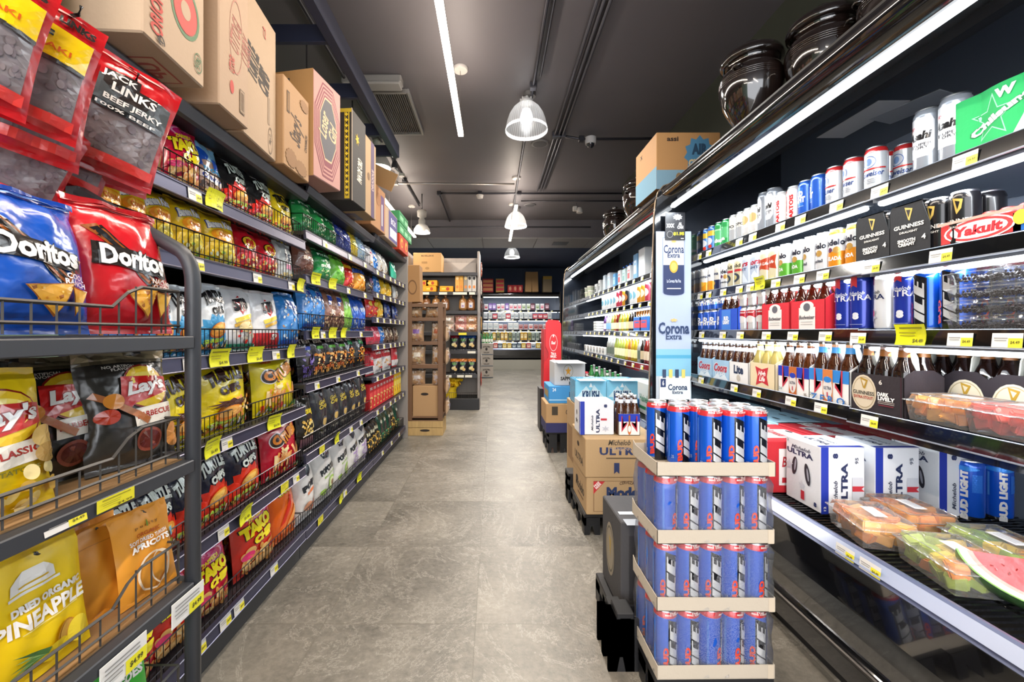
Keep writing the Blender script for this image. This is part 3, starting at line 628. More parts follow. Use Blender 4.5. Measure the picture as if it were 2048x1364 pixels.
def doritos(bg, sub, subc):
    return [('p', [(-.8, .76), (-.55, .78), (.55, .33), (.25, .30)], '#20160f'), ('p', [(-.85, .77), (-.62, .79), (.40, .36), (.28, .32)], '#8c4a18'), ('p', [(-.74, .755), (-.62, .77), (.31, .37), (.26, .36)], K_),
        ('p', [(.22, .31), (.36, .34), (.72, .52), (.60, .53)], '#b36a2a'), ('p', [(-.86, .49), (-.80, .66), (.62, .56), (.68, .42), (.5, .415), (-.5, .48)], '#26201e'),
        ('t', 'Doritos', -.06, .545, 1.32, .155, W_, dict(bold=.045, ol='#1a1614', rot=-5)), ('t', sub, .5, .365, .56, .085, subc, dict(bold=.03, rot=-3)),
        ('q', 0, .975, 2, .05, bg), ('q', 0, .93, 1.6, .012, '#7fa4e0' if bg == '#0c3f9c' else '#c04040'),
        ('p', [(-.42, .30), (.38, .335), (.10, .10)], '#9c5c14'), ('p', [(-.39, .295), (.34, .325), (.10, .115)], '#e0a636'), ('p', [(.30, .31), (.78, .30), (.46, .11)], '#9c5c14'), ('p', [(.33, .30), (.74, .29), (.47, .125)], '#e8b448'), ('c', 2, .0, .25, .5, .08, 8, .016, ('#c8801c', '#f4cc70'))]
def lays(col, sub, sc_, extra):
    return [('e', .25, .66, 1.15, .40, '#8e1c14'), ('e', .25, .66, 1.08, .37, '#f7cf2e'), ('e', .25, .69, .8, .20, '#fbe36a'), ('p', [(-.38, .58), (-.32, .76), (.85, .74), (.80, .60), (-.1, .52), (-.3, .45)], '#c8201c'),
        ('t', "Lay's", .26, .655, 1.02, .15, W_, dict(bold=.04, rot=6, sh=.25, ol='#a01410')), ('q', .3, .41, .95, .15, '#efe9dd', 4), ('t', sub, .3, .42, .85, .05, '#a8281c', dict(bold=.03, rot=4))]+extra
def turtle(bg, low, txt, lowtxt='TURKEY'):
    return [('z', 0, .20, 2.1, .75, low, 16, .82), ('q', 0, .12, 1.9, .24, low), ('t', 'TURTLE', -.02, .76, 1.35, .18, txt, dict(bold=.06, rot=8, arc=.18, ol=K_ if txt != K_ else None)),
        ('t', 'CHIPS', .06, .60, .85, .11, txt, dict(bold=.06, rot=8, ol=K_ if txt != K_ else None)), ('e', .05, .32, 1.05, .22, '#c8601c', 12), ('e', .05, .33, .95, .19, '#f0a23c', 12), ('e', .0, .35, .6, .09, '#f7c864', 12),
        ('m', 5, 0, .10, 1.75, .15, 26, .09, 12, ('#e8e4dc', '#58a83c', '#e8702a', '#f0c83c', '#2a2a2c', '#c83020')), ('c', 5, -.3, .13, 1.2, .12, 14, .05, MIXV), ('t', lowtxt, -.25, .17, 1.1, .06, '#b8e04a', dict(bold=.05, rot=5))]
def taki(bg):
    return [('e', .05, .83, 1.5, .2, '#c81e6a', 0), ('o', .05, .83, 1.3, .17, '#f0a0c0', .15), ('t', 'ZAPPED!', -.1, .78, .8, .06, '#f3d81e', dict(bold=.05, rot=10)), ('t', 'TAKO', -.05, .64, 1.5, .19, '#f6e31c', dict(bold=.09, rot=8, ol='#2a2010')),
        ('t', 'CHIP', .15, .47, 1.0, .13, '#f6e31c', dict(bold=.09, rot=8, ol='#2a2010')), ('c', 9, 0, .2, 1.5, .32, 40, .12, ('#f0c070', '#e8a04a', '#f6d898', '#d88838')), ('e', -.62, .3, .5, .1, '#e83878', 10)]
def otube(bg):
    return [('t', 'ORION', -.4, .91, .5, .045, '#d8281c' if bg != '#c4122e' else W_, dict(bold=.04)), ('e', -.42, .66, .72, .27, W_), ('e', -.42, .66, .64, .24, '#2a1410'), ('e', -.42, .67, .46, .17, '#f4902a'), ('e', -.42, .67, .2, .08, '#2a1410'),
        ('t', '!TUBE', .28, .72, 1.05, .2, '#f49a2c', dict(bold=.08, rot=24, ol='#2a1410')), ('m', 4, .1, .34, 1.5, .36, 22, .09, 34, ('#f0b878', '#f4d8a0', '#e8944c')), ('e', -.1, .46, .3, .07, '#f4e4a8'), ('m', 7, 0, .1, 1.8, .16, 30, .1, 14, ('#e8902c', '#e8e4dc', '#4c9c3c', '#d83c20', '#f0c83c'))]
D = {
 'tort_blue': (.20, .262, .085, '#1150b6', doritos('#0c3f9c', 'COOL\nRANCH', '#e8eef8')),
 'tort_red': (.20, .262, .085, '#c01722', doritos('#a01018', 'NACHO\nCHEESE', '#f4dcd0')),
 'tort_redb': (.20, .26, .06, '#a8121c', [('q', 0, .9, 2, .02, '#d04048')]),
 'classic': (.19, .23, .07, '#f3cf14', lays('', 'CLASSIC', '', [('t', 'POTATOES', .2, .3, .9, .035, '#7a7418'), ('c', 3, .2, .16, 1.5, .26, 22, .09, POT), ('e', .78, .5, .5, .16, '#c9a860'), ('e', .8, .38, .5, .14, '#b08c48')])),
 'barbecue': (.19, .235, .07, '#2e2c29', [('q', 0, .95, 2, .1, '#8f8266'), ('q', 0, .9, 2, .03, '#5c5340'), ('t', 'NO ARTIFICIAL\nFLAVORS', -.2, .84, .7, .05, '#d8d4cc')]+lays('', 'BARBECUE', '', [('e', .15, .2, .62, .2, '#8a4434'), ('e', .15, .2, .5, .15, '#5a1e14'), ('p', [(-.95, .62), (-.85, .66), (.2, .38), (.12, .33)], '#b06a3c'), ('e', .8, .2, .4, .22, '#e29a54'), ('e', -.55, .56, .4, .13, '#d9892e'), ('e', -.7, .44, .45, .12, '#c23a1c')])),
 'turt_yel': (.225, .285, .09, '#f2dc1a', turtle('', '#f2dc1a', '#3a1c12', 'CHEESE')+[('z', 0, .40, 1.7, .14, '#4a2012', 9, .6), ('e', -.1, .27, 1.0, .19, '#e88a2c', 8), ('e', -.1, .285, .8, .13, '#f6b860', 8), ('c', 8, .5, .32, .8, .3, 20, .06, ('#e8b060', '#d88838', '#f4d890'))]),
 'turt_navy': (.22, .27, .08, '#151a2e', turtle('', '#d8301a', '#dfe9e2', 'FLAMIN')),
 'turt_blk': (.22, .27, .085, '#121214', turtle('', '#cf2016', '#c4d0c6', 'CHIPOTLE')),
 'turt_yb': (.20, .26, .08, '#e8cc1c', turtle('', '#e8cc1c', K_, 'CORN')+[('c', 12, 0, .12, 1.8, .2, 50, .05, ('#c8281a', '#e8702a', '#2a2a20', '#e8d8a0'))]),
 'turt_wht': (.20, .275, .09, '#dfe6ec', turtle('', '#3a98d0', K_, 'SHRIMP')),
 'grid_wht': (.19, .25, .08, '#e4e6ea', [('z', .0, .7, .9, .3, '#b01c22', 6, .75), ('t', '570', .0, .71, .95, .2, '#23262c', dict(bold=.08, rot=10, ol=W_)), ('q', .1, .5, 1.1, .07, '#e8d24a', 14), ('q', .0, .42, 1.0, .05, '#d8a82c', 14), ('e', .2, .36, .9, .16, '#edd9a0'), ('c', 6, 0, .2, 1.5, .2, 18, .06, ('#d8281c', '#e8d8b8', '#ece6da')), ('q', 0, .06, 2, .09, '#1f8a6a')]),
 'grid_red': (.19, .25, .08, '#e4e6ea', [('z', .0, .7, .9, .3, '#b01c22', 6, .75), ('t', '570', .0, .71, .95, .2, '#23262c', dict(bold=.08, rot=10, ol=W_)), ('q', .1, .5, 1.1, .07, '#e8d24a', 14), ('q', .1, .42, 1.0, .05, '#d8a82c', 14), ('q', 0, .14, 2, .26, '#c21c22'), ('t', 'SP', .3, .2, .5, .1, W_, dict(bold=.05))]),
 'otube_yel': (.235, .28, .085, '#efdc16', otube('')),
 'otube_red': (.22, .275, .09, '#c4122e', otube('#c4122e')),
 'taki': (.23, .26, .09, '#c8143c', taki('')),
 'takit': (.21, .28, .09, '#d02a1c', taki('')+[('e', 0, .12, 1.4, .14, '#f0c078')]),
 'shrimp': (.17, .24, .08, '#ee6a1c', [('q', 0, .9, 2, .14, '#e89a1c'), ('t', 'TAK', .0, .86, 1.1, .12, '#f6e31c', dict(bold=.08, ol='#3a2010')), ('p', [(-.6, .3), (-.3, .34), (.6, .72), (.3, .76)], '#d8301c'), ('p', [(-.2, .2), (.1, .22), (.9, .5), (.7, .56)], '#f0a050'), ('c', 2, 0, .15, 1.4, .2, 20, .06, ('#f4c890', '#e88848'))]),
 'banana': (.19, .225, .085, '#f0cc1e', [('t', 'Banana Kick', 0, .76, 1.5, .14, W_, dict(bold=.06, rot=8, arc=.12, ol='#2c3a8c')), ('e', 0, .56, 1.3, .26, '#f29a1c'), ('e', 0, .57, 1.0, .19, '#f6b63c'), ('t', 'CORN', 0, .57, .8, .08, '#d86a18', dict(bold=.04)), ('e', .1, .3, .9, .26, '#f6e04a'), ('c', 6, 0, .14, 1.7, .2, 30, .07, ('#f4ec9a', '#f0e068', '#e8f0c8', '#8cc850'))]),
 'o_red': (.15, .23, .075, '#c01426', [('e', 0, .62, 1.1, .3, '#20100c'), ('e', 0, .63, .95, .25, '#f0c02c'), ('t', 'O!', 0, .63, .6, .16, '#d0301c', dict(bold=.08, ol=K_)), ('c', 5, 0, .2, 1.7, .34, 40, .055, ('#f0d060', '#e8a83c', '#e8e0a8'))]),
 'kfc': (.15, .22, .06, '#cfd6d6', [('t', 'KFC\nCHIPS', .1, .6, 1.0, .24, '#2a3c5a', dict(bold=.05)), ('q', .1, .38, .7, .12, '#d890b0'), ('c', 4, 0, .12, 1.7, .2, 26, .06, POT)]),
 'popcand': (.19, .25, .075, '#b89a88', [('q', 0, .8, 2, .3, '#7fb8dc'), ('t', 'P', -.45, .68, .8, .3, '#1450b8', dict(bold=.1)), ('t', 'P', .45, .6, .6, .22, '#1450b8', dict(bold=.1)), ('t', 'POPCORN', .1, .5, 1.2, .07, '#2a9ad0', dict(bold=.05)), ('q', 0, .36, 1.5, .1, W_, -6), ('t', 'CANDY', 0, .36, 1.3, .08, '#1c3c9c', dict(bold=.06, rot=-4)), ('c', 3, 0, .15, 1.8, .26, 60, .06, ('#6a4434', '#8a6248', '#d8c060', '#3c2820'))]),
 'popblue': (.20, .29, .10, '#2f7fcb', [('t', 'Pop', .2, .72, .9, .2, '#1a3a9a', dict(bold=.07, rot=-10, ol=W_)), ('c', 21, 0, .45, 1.5, .6, 44, .055, ('#bfe0f4', '#e8f0f4', '#c08850', '#5aa8e0')), ('q', 0, .08, 1.7, .1, '#1c4aa8')]),
 'brownpop': (.17, .27, .09, '#8a6050', [('t', 'P', -.1, .72, .7, .22, '#2a4ab0', dict(bold=.08, ol=W_)), ('q', .2, .42, 1.0, .12, '#f0e8e0', -6), ('c', 22, 0, .24, 1.6, .36, 40, .06, ('#c8a080', '#e0c090', '#5a3a30'))]),
 'ltgreen': (.16, .26, .09, '#8ecb54', [('t', 'PEA', 0, .7, 1.1, .12, '#e8f4d8', dict(bold=.05)), ('c', 23, 0, .3, 1.4, .35, 20, .06, ('#b4dc84', '#6cae3c'))]),
 'blue2': (.14, .25, .08, '#1c56c0', [('e', 0, .6, 1.2, .3, '#2f70d8'), ('t', 'POP', 0, .62, 1.0, .14, '#dfe8f4', dict(bold=.06, rot=8)), ('c', 24, 0, .22, 1.4, .3, 24, .06, ('#bcd0e4', '#e8e4d8', '#7090c8'))]),
 'potgreen': (.17, .25, .10, '#1e8a44', [('q', 0, .80, 2, .2, '#126032'), ('t', 'POTATO', 0, .79, 1.4, .07, '#d8ecd8', dict(bold=.04)), ('e', 0, .60, .5, .1, '#bfe0b8'), ('t', 'SOUR', 0, .44, 1.2, .08, '#e6f4e0', dict(bold=.05)), ('c', 25, 0, .26, 1.3, .16, 16, .05, ('#7cc070', '#d8e0a8'))]),
 'potbrown': (.18, .26, .10, '#5c3628', [('e', -.1, .68, .45, .1, '#c8a890'), ('t', 'SEA SALT', .1, .48, 1.4, .1, '#e8d8c8', dict(bold=.05)), ('e', 0, .24, 1.0, .14, '#7a5040')]),
 'potblue': (.12, .25, .09, '#283c98', [('t', 'SEA', 0, .7, 1.1, .09, '#d8dcf0'), ('c', 26, 0, .3, 1.5, .4, 20, .06, ('#4c60b8', '#8898d8'))]),
 'potlime': (.16, .24, .09, '#6fbf3e', [('t', 'SALT', 0, .6, 1.1, .09, '#eaf6da', dict(bold=.04)), ('c', 27, 0, .3, 1.5, .3, 16, .07, ('#96d468', '#4c9c2c'))]),
 'twistred': (.14, .24, .08, '#c81c1c', [('q', 0, .82, 2, .14, '#e8a81c'), ('e', 0, .5, 1.1, .2, '#e84a2c'), ('c', 28, 0, .22, 1.5, .28, 22, .06, CH)]),
 'twistor': (.17, .23, .09, '#e8a02c', [('q', 0, .82, 2, .2, '#2a4a9c'), ('c', 29, 0, .3, 1.6, .5, 36, .08, ('#f0a83c', '#d87c1c', '#f4c870'))]),
 'yelbag': (.14, .24, .08, '#d8be2c', [('e', 0, .6, 1.1, .24, '#e8dc80'), ('t', 'LEMON', 0, .62, 1.2, .09, '#5a6a20', dict(bold=.04))]),
 'paleblue': (.15, .24, .08, '#a8c8e0', [('t', 'SEA', 0, .62, 1.2, .12, '#3a5a9c', dict(bold=.05)), ('c', 30, 0, .26, 1.5, .3, 20, .06, ('#e8ecd8', '#c8d8c0', '#6888b8'))]),
 'white3': (.14, .22, .07, '#d8d8dc', [('e', 0, .6, 1.0, .24, '#c04a6a'), ('t', 'RICE', 0, .6, .9, .1, W_, dict(bold=.04)), ('c', 31, 0, .2, 1.5, .24, 22, .06, ('#c8905a', '#e4c890'))]),
 'terra_p': (.15, .26, .08, '#121114', [('t', 'TERRA', 0, .88, 1.7, .1, W_, dict(bold=.03, sp=.9)), ('q', 0, .72, 1.0, .08, '#3c58d0'), ('c', 32, 0, .36, 1.6, .5, 44, .075, ('#6a58a8', '#8c7cc4', '#4c3c88'))]),
 'terra_g': (.15, .26, .08, '#121114', [('t', 'TERRA', 0, .88, 1.7, .1, W_, dict(bold=.03, sp=.9)), ('q', 0, .72, 1.1, .07, '#66c83c'), ('c', 33, 0, .36, 1.6, .46, 44, .075, ('#e8923c', '#f4b860', '#c8642c', '#f0d090'))]),
 'terra_o': (.15, .26, .08, '#121114', [('t', 'TERRA', 0, .88, 1.7, .1, W_, dict(bold=.03, sp=.9)), ('q', 0, .78, .8, .12, '#2a9c58'), ('c', 34, 0, .4, 1.6, .42, 44, .07, ('#f09a2c', '#f8b848', '#e07818'))]),
 'blackgold': (.15, .29, .08, '#23252a', [('t', 'Gold\nCrisp', 0, .62, 1.0, .18, '#c9b23a', dict(bold=.05, sh=.3, rot=8)), ('q', 0, .8, .3, .05, '#b8b8bc'), ('e', .1, .3, 1.0, .2, '#4a4c58'), ('e', .1, .3, .7, .13, '#c8a860'), ('t', 'TRUFFLE', 0, .12, 1.1, .045, '#b8b4a8')]),
 'blackyel': (.14, .25, .07, '#26241c', [('t', 'Uzog', 0, .7, 1.4, .16, '#e8d024', dict(bold=.07, ol=K_)), ('c', 35, 0, .4, 1.5, .26, 26, .07, POT), ('q', 0, .12, 1.8, .18, '#6a4650')]),
 'popcorn_g': (.20, .33, .11, '#d9d8d6', [('p', [(-.55, 1), (.55, 1), (.5, .82), (.2, .72), (-.3, .74), (-.45, .84)], '#2a3c48'), ('t', 'Pop\nCorn', 0, .86, .7, .13, '#dcdcdc', dict(bold=.04, sh=.3, rot=12)), ('t', 'POPCORN', .05, .56, 1.5, .11, '#232c34', dict(bold=.08, rot=10)), ('t', 'avocado oil', .1, .46, 1.1, .05, '#7ca82c', dict(rot=10)), ('e', .35, .28, .75, .26, '#9cc84c', 30), ('e', .35, .28, .55, .19, '#dce8b0', 30), ('e', .36, .28, .3, .1, '#8a6a4c', 30), ('e', -.5, .2, .45, .1, '#9cc84c')]),
 'popcorn_p': (.20, .33, .11, '#d9d8d6', [('p', [(-.5, 1), (.5, 1), (.45, .82), (0, .70), (-.42, .82)], '#2a3c48'), ('t', 'Pop', 0, .88, .6, .08, '#dcdcdc', dict(bold=.04, sh=.3, rot=12)), ('t', 'POPCORN', .05, .56, 1.5, .11, '#232c34', dict(bold=.08, rot=10)), ('q', .1, .46, 1.1, .035, '#a890c8', 10)]+[('o', .1+.3*math.cos(a), .28+.12*math.sin(a), .45, .12, '#b49ad4', .3) for a in range(0, 7)]),
 'popcorn_o': (.19, .33, .10, '#dddcda', [('p', [(-.6, 1), (.6, 1), (.5, .84), (.1, .74), (-.5, .84)], '#2a3c48'), ('t', 'POP', .0, .60, 1.3, .11, '#232c34', dict(bold=.08, rot=12)), ('q', .1, .5, .9, .05, '#d87848', 12), ('e', -.2, .26, .7, .14, '#e09a74', 12), ('p', [(.1, .15), (.3, .15), (.6, .44), (.4, .46)], '#e0805a')]),
 'dkgold': (.13, .24, .07, '#1e2220', [('t', 'Kettle', 0, .74, 1.4, .12, '#d8d4b8', dict(bold=.04)), ('c', 36, 0, .34, 1.7, .44, 34, .08, ('#d8a840', '#b8842c', '#e8c870', '#3a3a2c'))]),
 'dkgreen': (.12, .25, .07, '#1c4a38', [('q', 0, .5, 1.2, .3, '#2a2c2c'), ('e', 0, .72, .9, .12, '#d8d8c8'), ('c', 37, 0, .2, 1.6, .3, 24, .07, ('#4c9c70', '#c8b060', '#2c6c50'))]),
 'whitered': (.20, .23, .07, '#d8d6d6', [('q', 0, .78, 2, .42, '#c8202c'), ('t', 'Cracker', 0, .78, 1.5, .12, W_, dict(bold=.05)), ('c', 38, 0, .36, 1.6, .24, 26, .07, ('#e0b070', '#c89050', '#e8d8c0')), ('q', .2, .2, .9, .08, '#b82430')]),
 'redfull': (.15, .22, .06, '#cc2434', [('e', 0, .6, 1.2, .24, '#e8606a'), ('t', 'YES', 0, .6, 1.0, .1, W_, dict(bold=.05)), ('q', 0, .2, 2, .26, '#d8d4d4')]),
 'pinkred': (.15, .17, .06, '#d0405a', [('e', 0, .55, 1.2, .4, '#f0b0b8'), ('q', 0, .3, 1.4, .16, '#b82438'), ('t', 'ABC', 0, .6, .9, .16, '#b01c30', dict(bold=.04))]),
 'brownsm': (.11, .15, .05, '#6a5040', [('e', 0, .6, 1.3, .4, '#c8b8a0'), ('c', 39, 0, .3, 1.6, .36, 16, .1, ('#4a3426', '#e0d0b8'))]),
 'navysm': (.12, .19, .06, '#23336c', [('e', 0, .6, 1.2, .3, '#3c58a8'), ('c', 40, 0, .3, 1.5, .36, 16, .09, ('#c8b070', '#e8e0cc', '#4868b0'))]),
 'bluesm': (.11, .2, .06, '#2470c0', [('t', 'MINI', 0, .7, 1.2, .12, W_), ('c', 41, 0, .35, 1.5, .4, 16, .08, ('#68a8e0', '#e8e8e4', '#1c4c90'))]),
 'yelsm': (.11, .2, .06, '#e0b424', [('e', 0, .62, 1.2, .22, '#f0d870'), ('c', 42, 0, .3, 1.5, .36, 16, .08, ('#c87c1c', '#f0e0a0'))]),
 'redsm': (.11, .2, .06, '#c8241c', [('e', 0, .66, 1.2, .24, '#e8c83c'), ('c', 43, 0, .3, 1.5, .36, 16, .08, ('#e86a2c', '#f0c860', '#8c1c14'))]),
 'greysm': (.12, .21, .06, '#b8b8b4', [('e', 0, .62, 1.1, .26, '#dcd8c8'), ('t', 'NUTS', 0, .64, 1.0, .1, '#4a3c30'), ('c', 44, 0, .28, 1.5, .36, 18, .08, ('#8c6c48', '#c8b088', '#584434'))]),
 'tealsm': (.14, .2, .06, '#3cae90', [('e', 0, .6, 1.2, .3, '#8cd8bc'), ('t', 'SEA', 0, .6, .9, .12, '#1c6c58')]),
 'blacksm': (.12, .2, .06, '#2c2830', [('e', 0, .6, 1.1, .26, '#8c6890'), ('c', 45, 0, .28, 1.5, .36, 16, .08, ('#c8a870', '#584868'))]),
 'goldbag': (.16, .22, .06, '#a88c54', [('e', 0, .5, 1.1, .3, '#c8b078'), ('t', 'NUTS', 0, .5, .9, .1, '#5a4020')]),
}
BAGDESC = {'tort_blue': 'blue tortilla chip bag', 'tort_red': 'red nacho cheese tortilla chip bag', 'tort_redb': 'plain dark red chip bag', 'classic': 'yellow classic potato chip bag', 'barbecue': 'black barbecue potato chip bag',
 'turt_yel': 'yellow and brown corn chip bag', 'turt_navy': 'navy and orange corn chip bag', 'turt_blk': 'black and red corn chip bag', 'turt_yb': 'yellow and black corn chip bag', 'turt_wht': 'white and blue corn chip bag',
 'grid_wht': 'white snack bag with a green base', 'grid_red': 'white snack bag with a red base', 'otube_yel': 'bright yellow bag of potato tubes', 'otube_red': 'crimson bag of potato tubes', 'taki': 'crimson taco chip bag', 'takit': 'orange-red taco chip bag',
 'shrimp': 'orange prawn cracker bag', 'banana': 'yellow banana corn snack bag', 'o_red': 'red bag with a yellow badge', 'kfc': 'pale grey chicken snack bag', 'popcand': 'brown and blue candy popcorn bag', 'popblue': 'tall sky blue popcorn bag', 'brownpop': 'brown popcorn bag',
 'ltgreen': 'light green pea snack bag', 'blue2': 'royal blue popcorn bag', 'potgreen': 'dark green potato chip bag', 'potbrown': 'round brown sea salt chip bag', 'potblue': 'deep blue chip bag', 'potlime': 'lime green salted snack bag', 'twistred': 'red bag of twisted snacks', 'twistor': 'orange and blue cheese snack bag',
 'yelbag': 'lemon yellow snack bag', 'paleblue': 'pale blue snack bag', 'white3': 'white rice snack bag with a pink oval', 'terra_p': 'black vegetable chip bag with purple chips', 'terra_g': 'black vegetable chip bag with a lime band', 'terra_o': 'black vegetable chip bag with orange chips', 'blackgold': 'black truffle chip bag with gold script',
 'blackyel': 'black chip bag with chunky yellow letters', 'popcorn_g': 'white popcorn bag with a green avocado', 'popcorn_p': 'white popcorn bag with lilac rings', 'popcorn_o': 'white popcorn bag with orange print', 'dkgold': 'black kettle chip bag with gold chips', 'dkgreen': 'dark green bag with a pale oval', 'whitered': 'red and white cracker bag',
 'redfull': 'red biscuit bag with white base', 'pinkred': 'pink and red sweet bag', 'brownsm': 'small brown bag', 'navysm': 'small navy snack bag', 'bluesm': 'small bright blue snack bag', 'yelsm': 'small yellow snack bag', 'redsm': 'small red snack bag', 'greysm': 'small grey nut bag', 'tealsm': 'small teal seaweed bag', 'blacksm': 'small black snack bag', 'goldbag': 'crumpled gold foil nut bag'}
def bagmk(key, seed=None):
    W, H, Dp, col, ds = D[key]
    def f(): return bag(W, H, Dp, col, ds, seed if seed is not None else sum(map(ord, key)) % 97).build('snack_bag')
    return f
CNT = {}
def put_bag(key, loc, rz, lean, place_txt, group, sx=1.0, sz=1.0, var=0):
    o = place(('bag', key, var), bagmk(key, None if not var else var*13), 'snack_bag', loc, (lean, 0, rz), '', 'snack bag', group)
    o.scale = (sx, 1, sz); return later(o, BAGDESC[key], place_txt, 'the green wall' if 'rack' not in place_txt else 'the far post')
# ---------------------------------------------------------------- goods on the crisp shelves; rows run away from the viewer
rnd = random.Random(11)
def row(sec, lvl, z, items, place_txt, group, X=-1.028, back=True, hcap=9):
    lo, hi = ((.97, 2.18), (2.20, 3.37), (3.40, 4.565))[sec]
    yr = lambda px: 1.005*FPX/(CX-px)
    Ya = min(yr(it[1]) for it in items); Yb = max(yr(it[2]) for it in items); lo = Ya if sec == 0 or (sec == 1 and Ya > lo) else lo; k = (hi-lo)/(Yb-Ya)
    hm = hi-.45; kk = (hi-hm)/max(Yb-hm, .01)
    def mp(y):
        if sec == 2: return lo+(y-Ya)*k
        return max(y, lo-.03) if y <= hm or Yb <= hi else hm+(y-hm)*kk
    for i, it in enumerate(items):
        key, xa, xb = it[:3]; o = it[3] if len(it) > 3 else {}
        Xf = o.get('X', X); y0 = mp(yr(xa)); y1 = mp(yr(xb)); W = D[key][0]; H = D[key][1]
        wid = y1-y0; sx = max(.7, min(1.25, wid*1.02/W)); h = o.get('h', min(H*(.5+.5*sx), hcap)); sz = h/H
        lean = o.get('lean', -.10)+rnd.uniform(-.03, .03); rz = PI/2+o.get('rz', -.06)*.6+rnd.uniform(-.05, .05)
        put_bag(key, (Xf, (y0+y1)/2, z+.003), rz, lean, place_txt, group, sx, sz, o.get('v', 0))
        if back and not o.get('nb'):
            put_bag(key, (Xf-.14, (y0+y1)/2, z+.003), rz+rnd.uniform(-.04, .04), lean*.6, place_txt.replace('in ', 'at rear of ', 1), group+', second rank', sx*.97, sz*.95, o.get('v', 0))
N1 = 'bags on the crisp section nearest the green wall'; 
row(0, 5, NEAR[5], [('goldbag', 150, 215), ('goldbag', 215, 275), ('goldbag', 275, 335), ('taki', 335, 402), ('popcand', 392, 452), ('turt_blk', 448, 505), ('turt_blk', 505, 550), ('turt_yb', 550, 590)], 'in top row by the green wall', N1, hcap=.218)
row(0, 4, NEAR[4], [('banana', 128, 190), ('banana', 190, 245), ('banana', 245, 295), ('banana', 290, 352), ('banana', 350, 414), ('banana', 412, 478), ('o_red', 476, 520), ('o_red', 518, 560), ('kfc', 560, 592)], 'in second row by the green wall', N1, hcap=.195)
row(0, 3, NEAR[3], [('popblue', 128, 200, {'nb': 1}), ('popblue', 210, 270), ('turt_wht', 300, 345), ('turt_wht', 345, 396), ('turt_wht', 396, 458, {'v': 1}), ('grid_wht', 452, 514), ('grid_red', 514, 566), ('popblue', 570, 606)], 'in third row by the green wall', N1, hcap=.275)
row(0, 2, NEAR[2], [('otube_yel', 128, 205), ('turt_yel', 215, 300), ('turt_yel', 318, 404), ('turt_yel', 402, 496, {'v': 1, 'h': .268}), ('otube_yel', 506, 603, {'rz': -.25})], 'in fourth row by the green wall', N1, hcap=.262)
put_bag('otube_yel', (-1.16, 1.84, NEAR[2]+.003), PI/2-.1, -.1, 'wedged behind, on the fourth row by the green wall', N1)
row(0, 1, NEAR[1], [('turt_navy', 132, 205, {'v': 1}), ('turt_navy', 210, 285), ('turt_navy', 285, 360), ('turt_navy', 358, 402, {'v': 1}), ('turt_navy', 394, 466), ('turt_navy', 458, 530, {'v': 1}), ('otube_red', 538, 606, {'rz': -.25})], 'in fifth row by the green wall', N1, hcap=.262)
put_bag('otube_red', (-1.16, 1.85, NEAR[1]+.003), PI/2-.2, -.1, 'tucked behind, on the fifth row by the green wall', N1)
row(0, 0, NEAR[0], [('shrimp', 150, 225), ('taki', 225, 310), ('takit', 305, 385), ('taki', 390, 462), ('shrimp', 440, 490, {'nb': 1, 'X': -1.1}), ('takit', 484, 552, {'rz': -.2}), ('shrimp', 550, 603)], 'in bottom row by the green wall', N1, hcap=.285)
N2 = 'bags on the middle crisp section'
row(1, 5, MID[5], [('potgreen', 592, 626, {'nb': 1, 'rz': 0, 'h': .196}), ('potgreen', 626, 652, {'h': .196}), ('potgreen', 650, 674, {'h': .196}), ('potblue', 673, 690), ('potblue', 690, 706), ('yelbag', 704, 722), ('paleblue', 720, 746)], 'in top row, middle section', N2, hcap=.197)
row(1, 4, MID[4], [('potbrown', 588, 629, {'nb': 1}), ('potgreen', 628, 668, {'v': 1}), ('potlime', 664, 696), ('twistred', 694, 713), ('twistor', 711, 744)], 'in second row, middle section', N2, hcap=.197)
row(1, 3, MID[3], [('popblue', 608, 636, {'nb': 1}), ('popblue', 622, 652, {'nb': 1}), ('brownpop', 648, 674), ('brownpop', 668, 690, {'nb': 1}), ('ltgreen', 686, 712), ('blue2', 709, 727), ('blue2', 724, 746)], 'in third row, middle section', N2, hcap=.262)
row(1, 2, MID[2], [('terra_p', 606, 632), ('terra_g', 630, 655), ('terra_g', 655, 678), ('terra_g', 676, 697), ('terra_o', 695, 716), ('terra_o', 714, 744)], 'in fourth row, middle section', N2, hcap=.245)
row(1, 1, MID[1], [('blackyel', 604, 632, {'nb': 1}), ('blackgold', 630, 662), ('blackgold', 660, 682), ('blackgold', 680, 698), ('blackgold', 697, 716, {'v': 1}), ('blackgold', 713, 728), ('blackgold', 726, 744)], 'in fifth row, middle section', N2, hcap=.325)
row(1, 0, MID[0], [('popcorn_o', 598, 630, {'nb': 1, 'h': .31}), ('popcorn_g', 632, 672), ('popcorn_g', 668, 700, {'v': 1}), ('popcorn_p', 696, 722), ('popcorn_p', 720, 744)], 'in bottom row, middle section', N2, hcap=.35)
N3 = 'bags on the far snack section'
row(2, 6, FAR[6], [('white3', 748, 759), ('bluesm', 758, 768), ('greysm', 767, 778), ('greysm', 776, 788), ('paleblue', 770, 790, {'nb': 1, 'X': -1.1}), ('tealsm', 788, 808)], 'in top row, far section', N3, hcap=.2)
row(2, 5, FAR[5], [('blacksm', 748, 760), ('bluesm', 759, 773), ('yelsm', 772, 784), ('yelsm', 782, 793), ('greysm', 792, 806)], 'in second row, far section', N3, hcap=.162)
row(2, 4, FAR[4], [('redsm', 748, 758), ('redsm', 757, 766), ('yelsm', 764, 777), ('navysm', 776, 790), ('navysm', 789, 803)], 'in third row, far section', N3, hcap=.17)
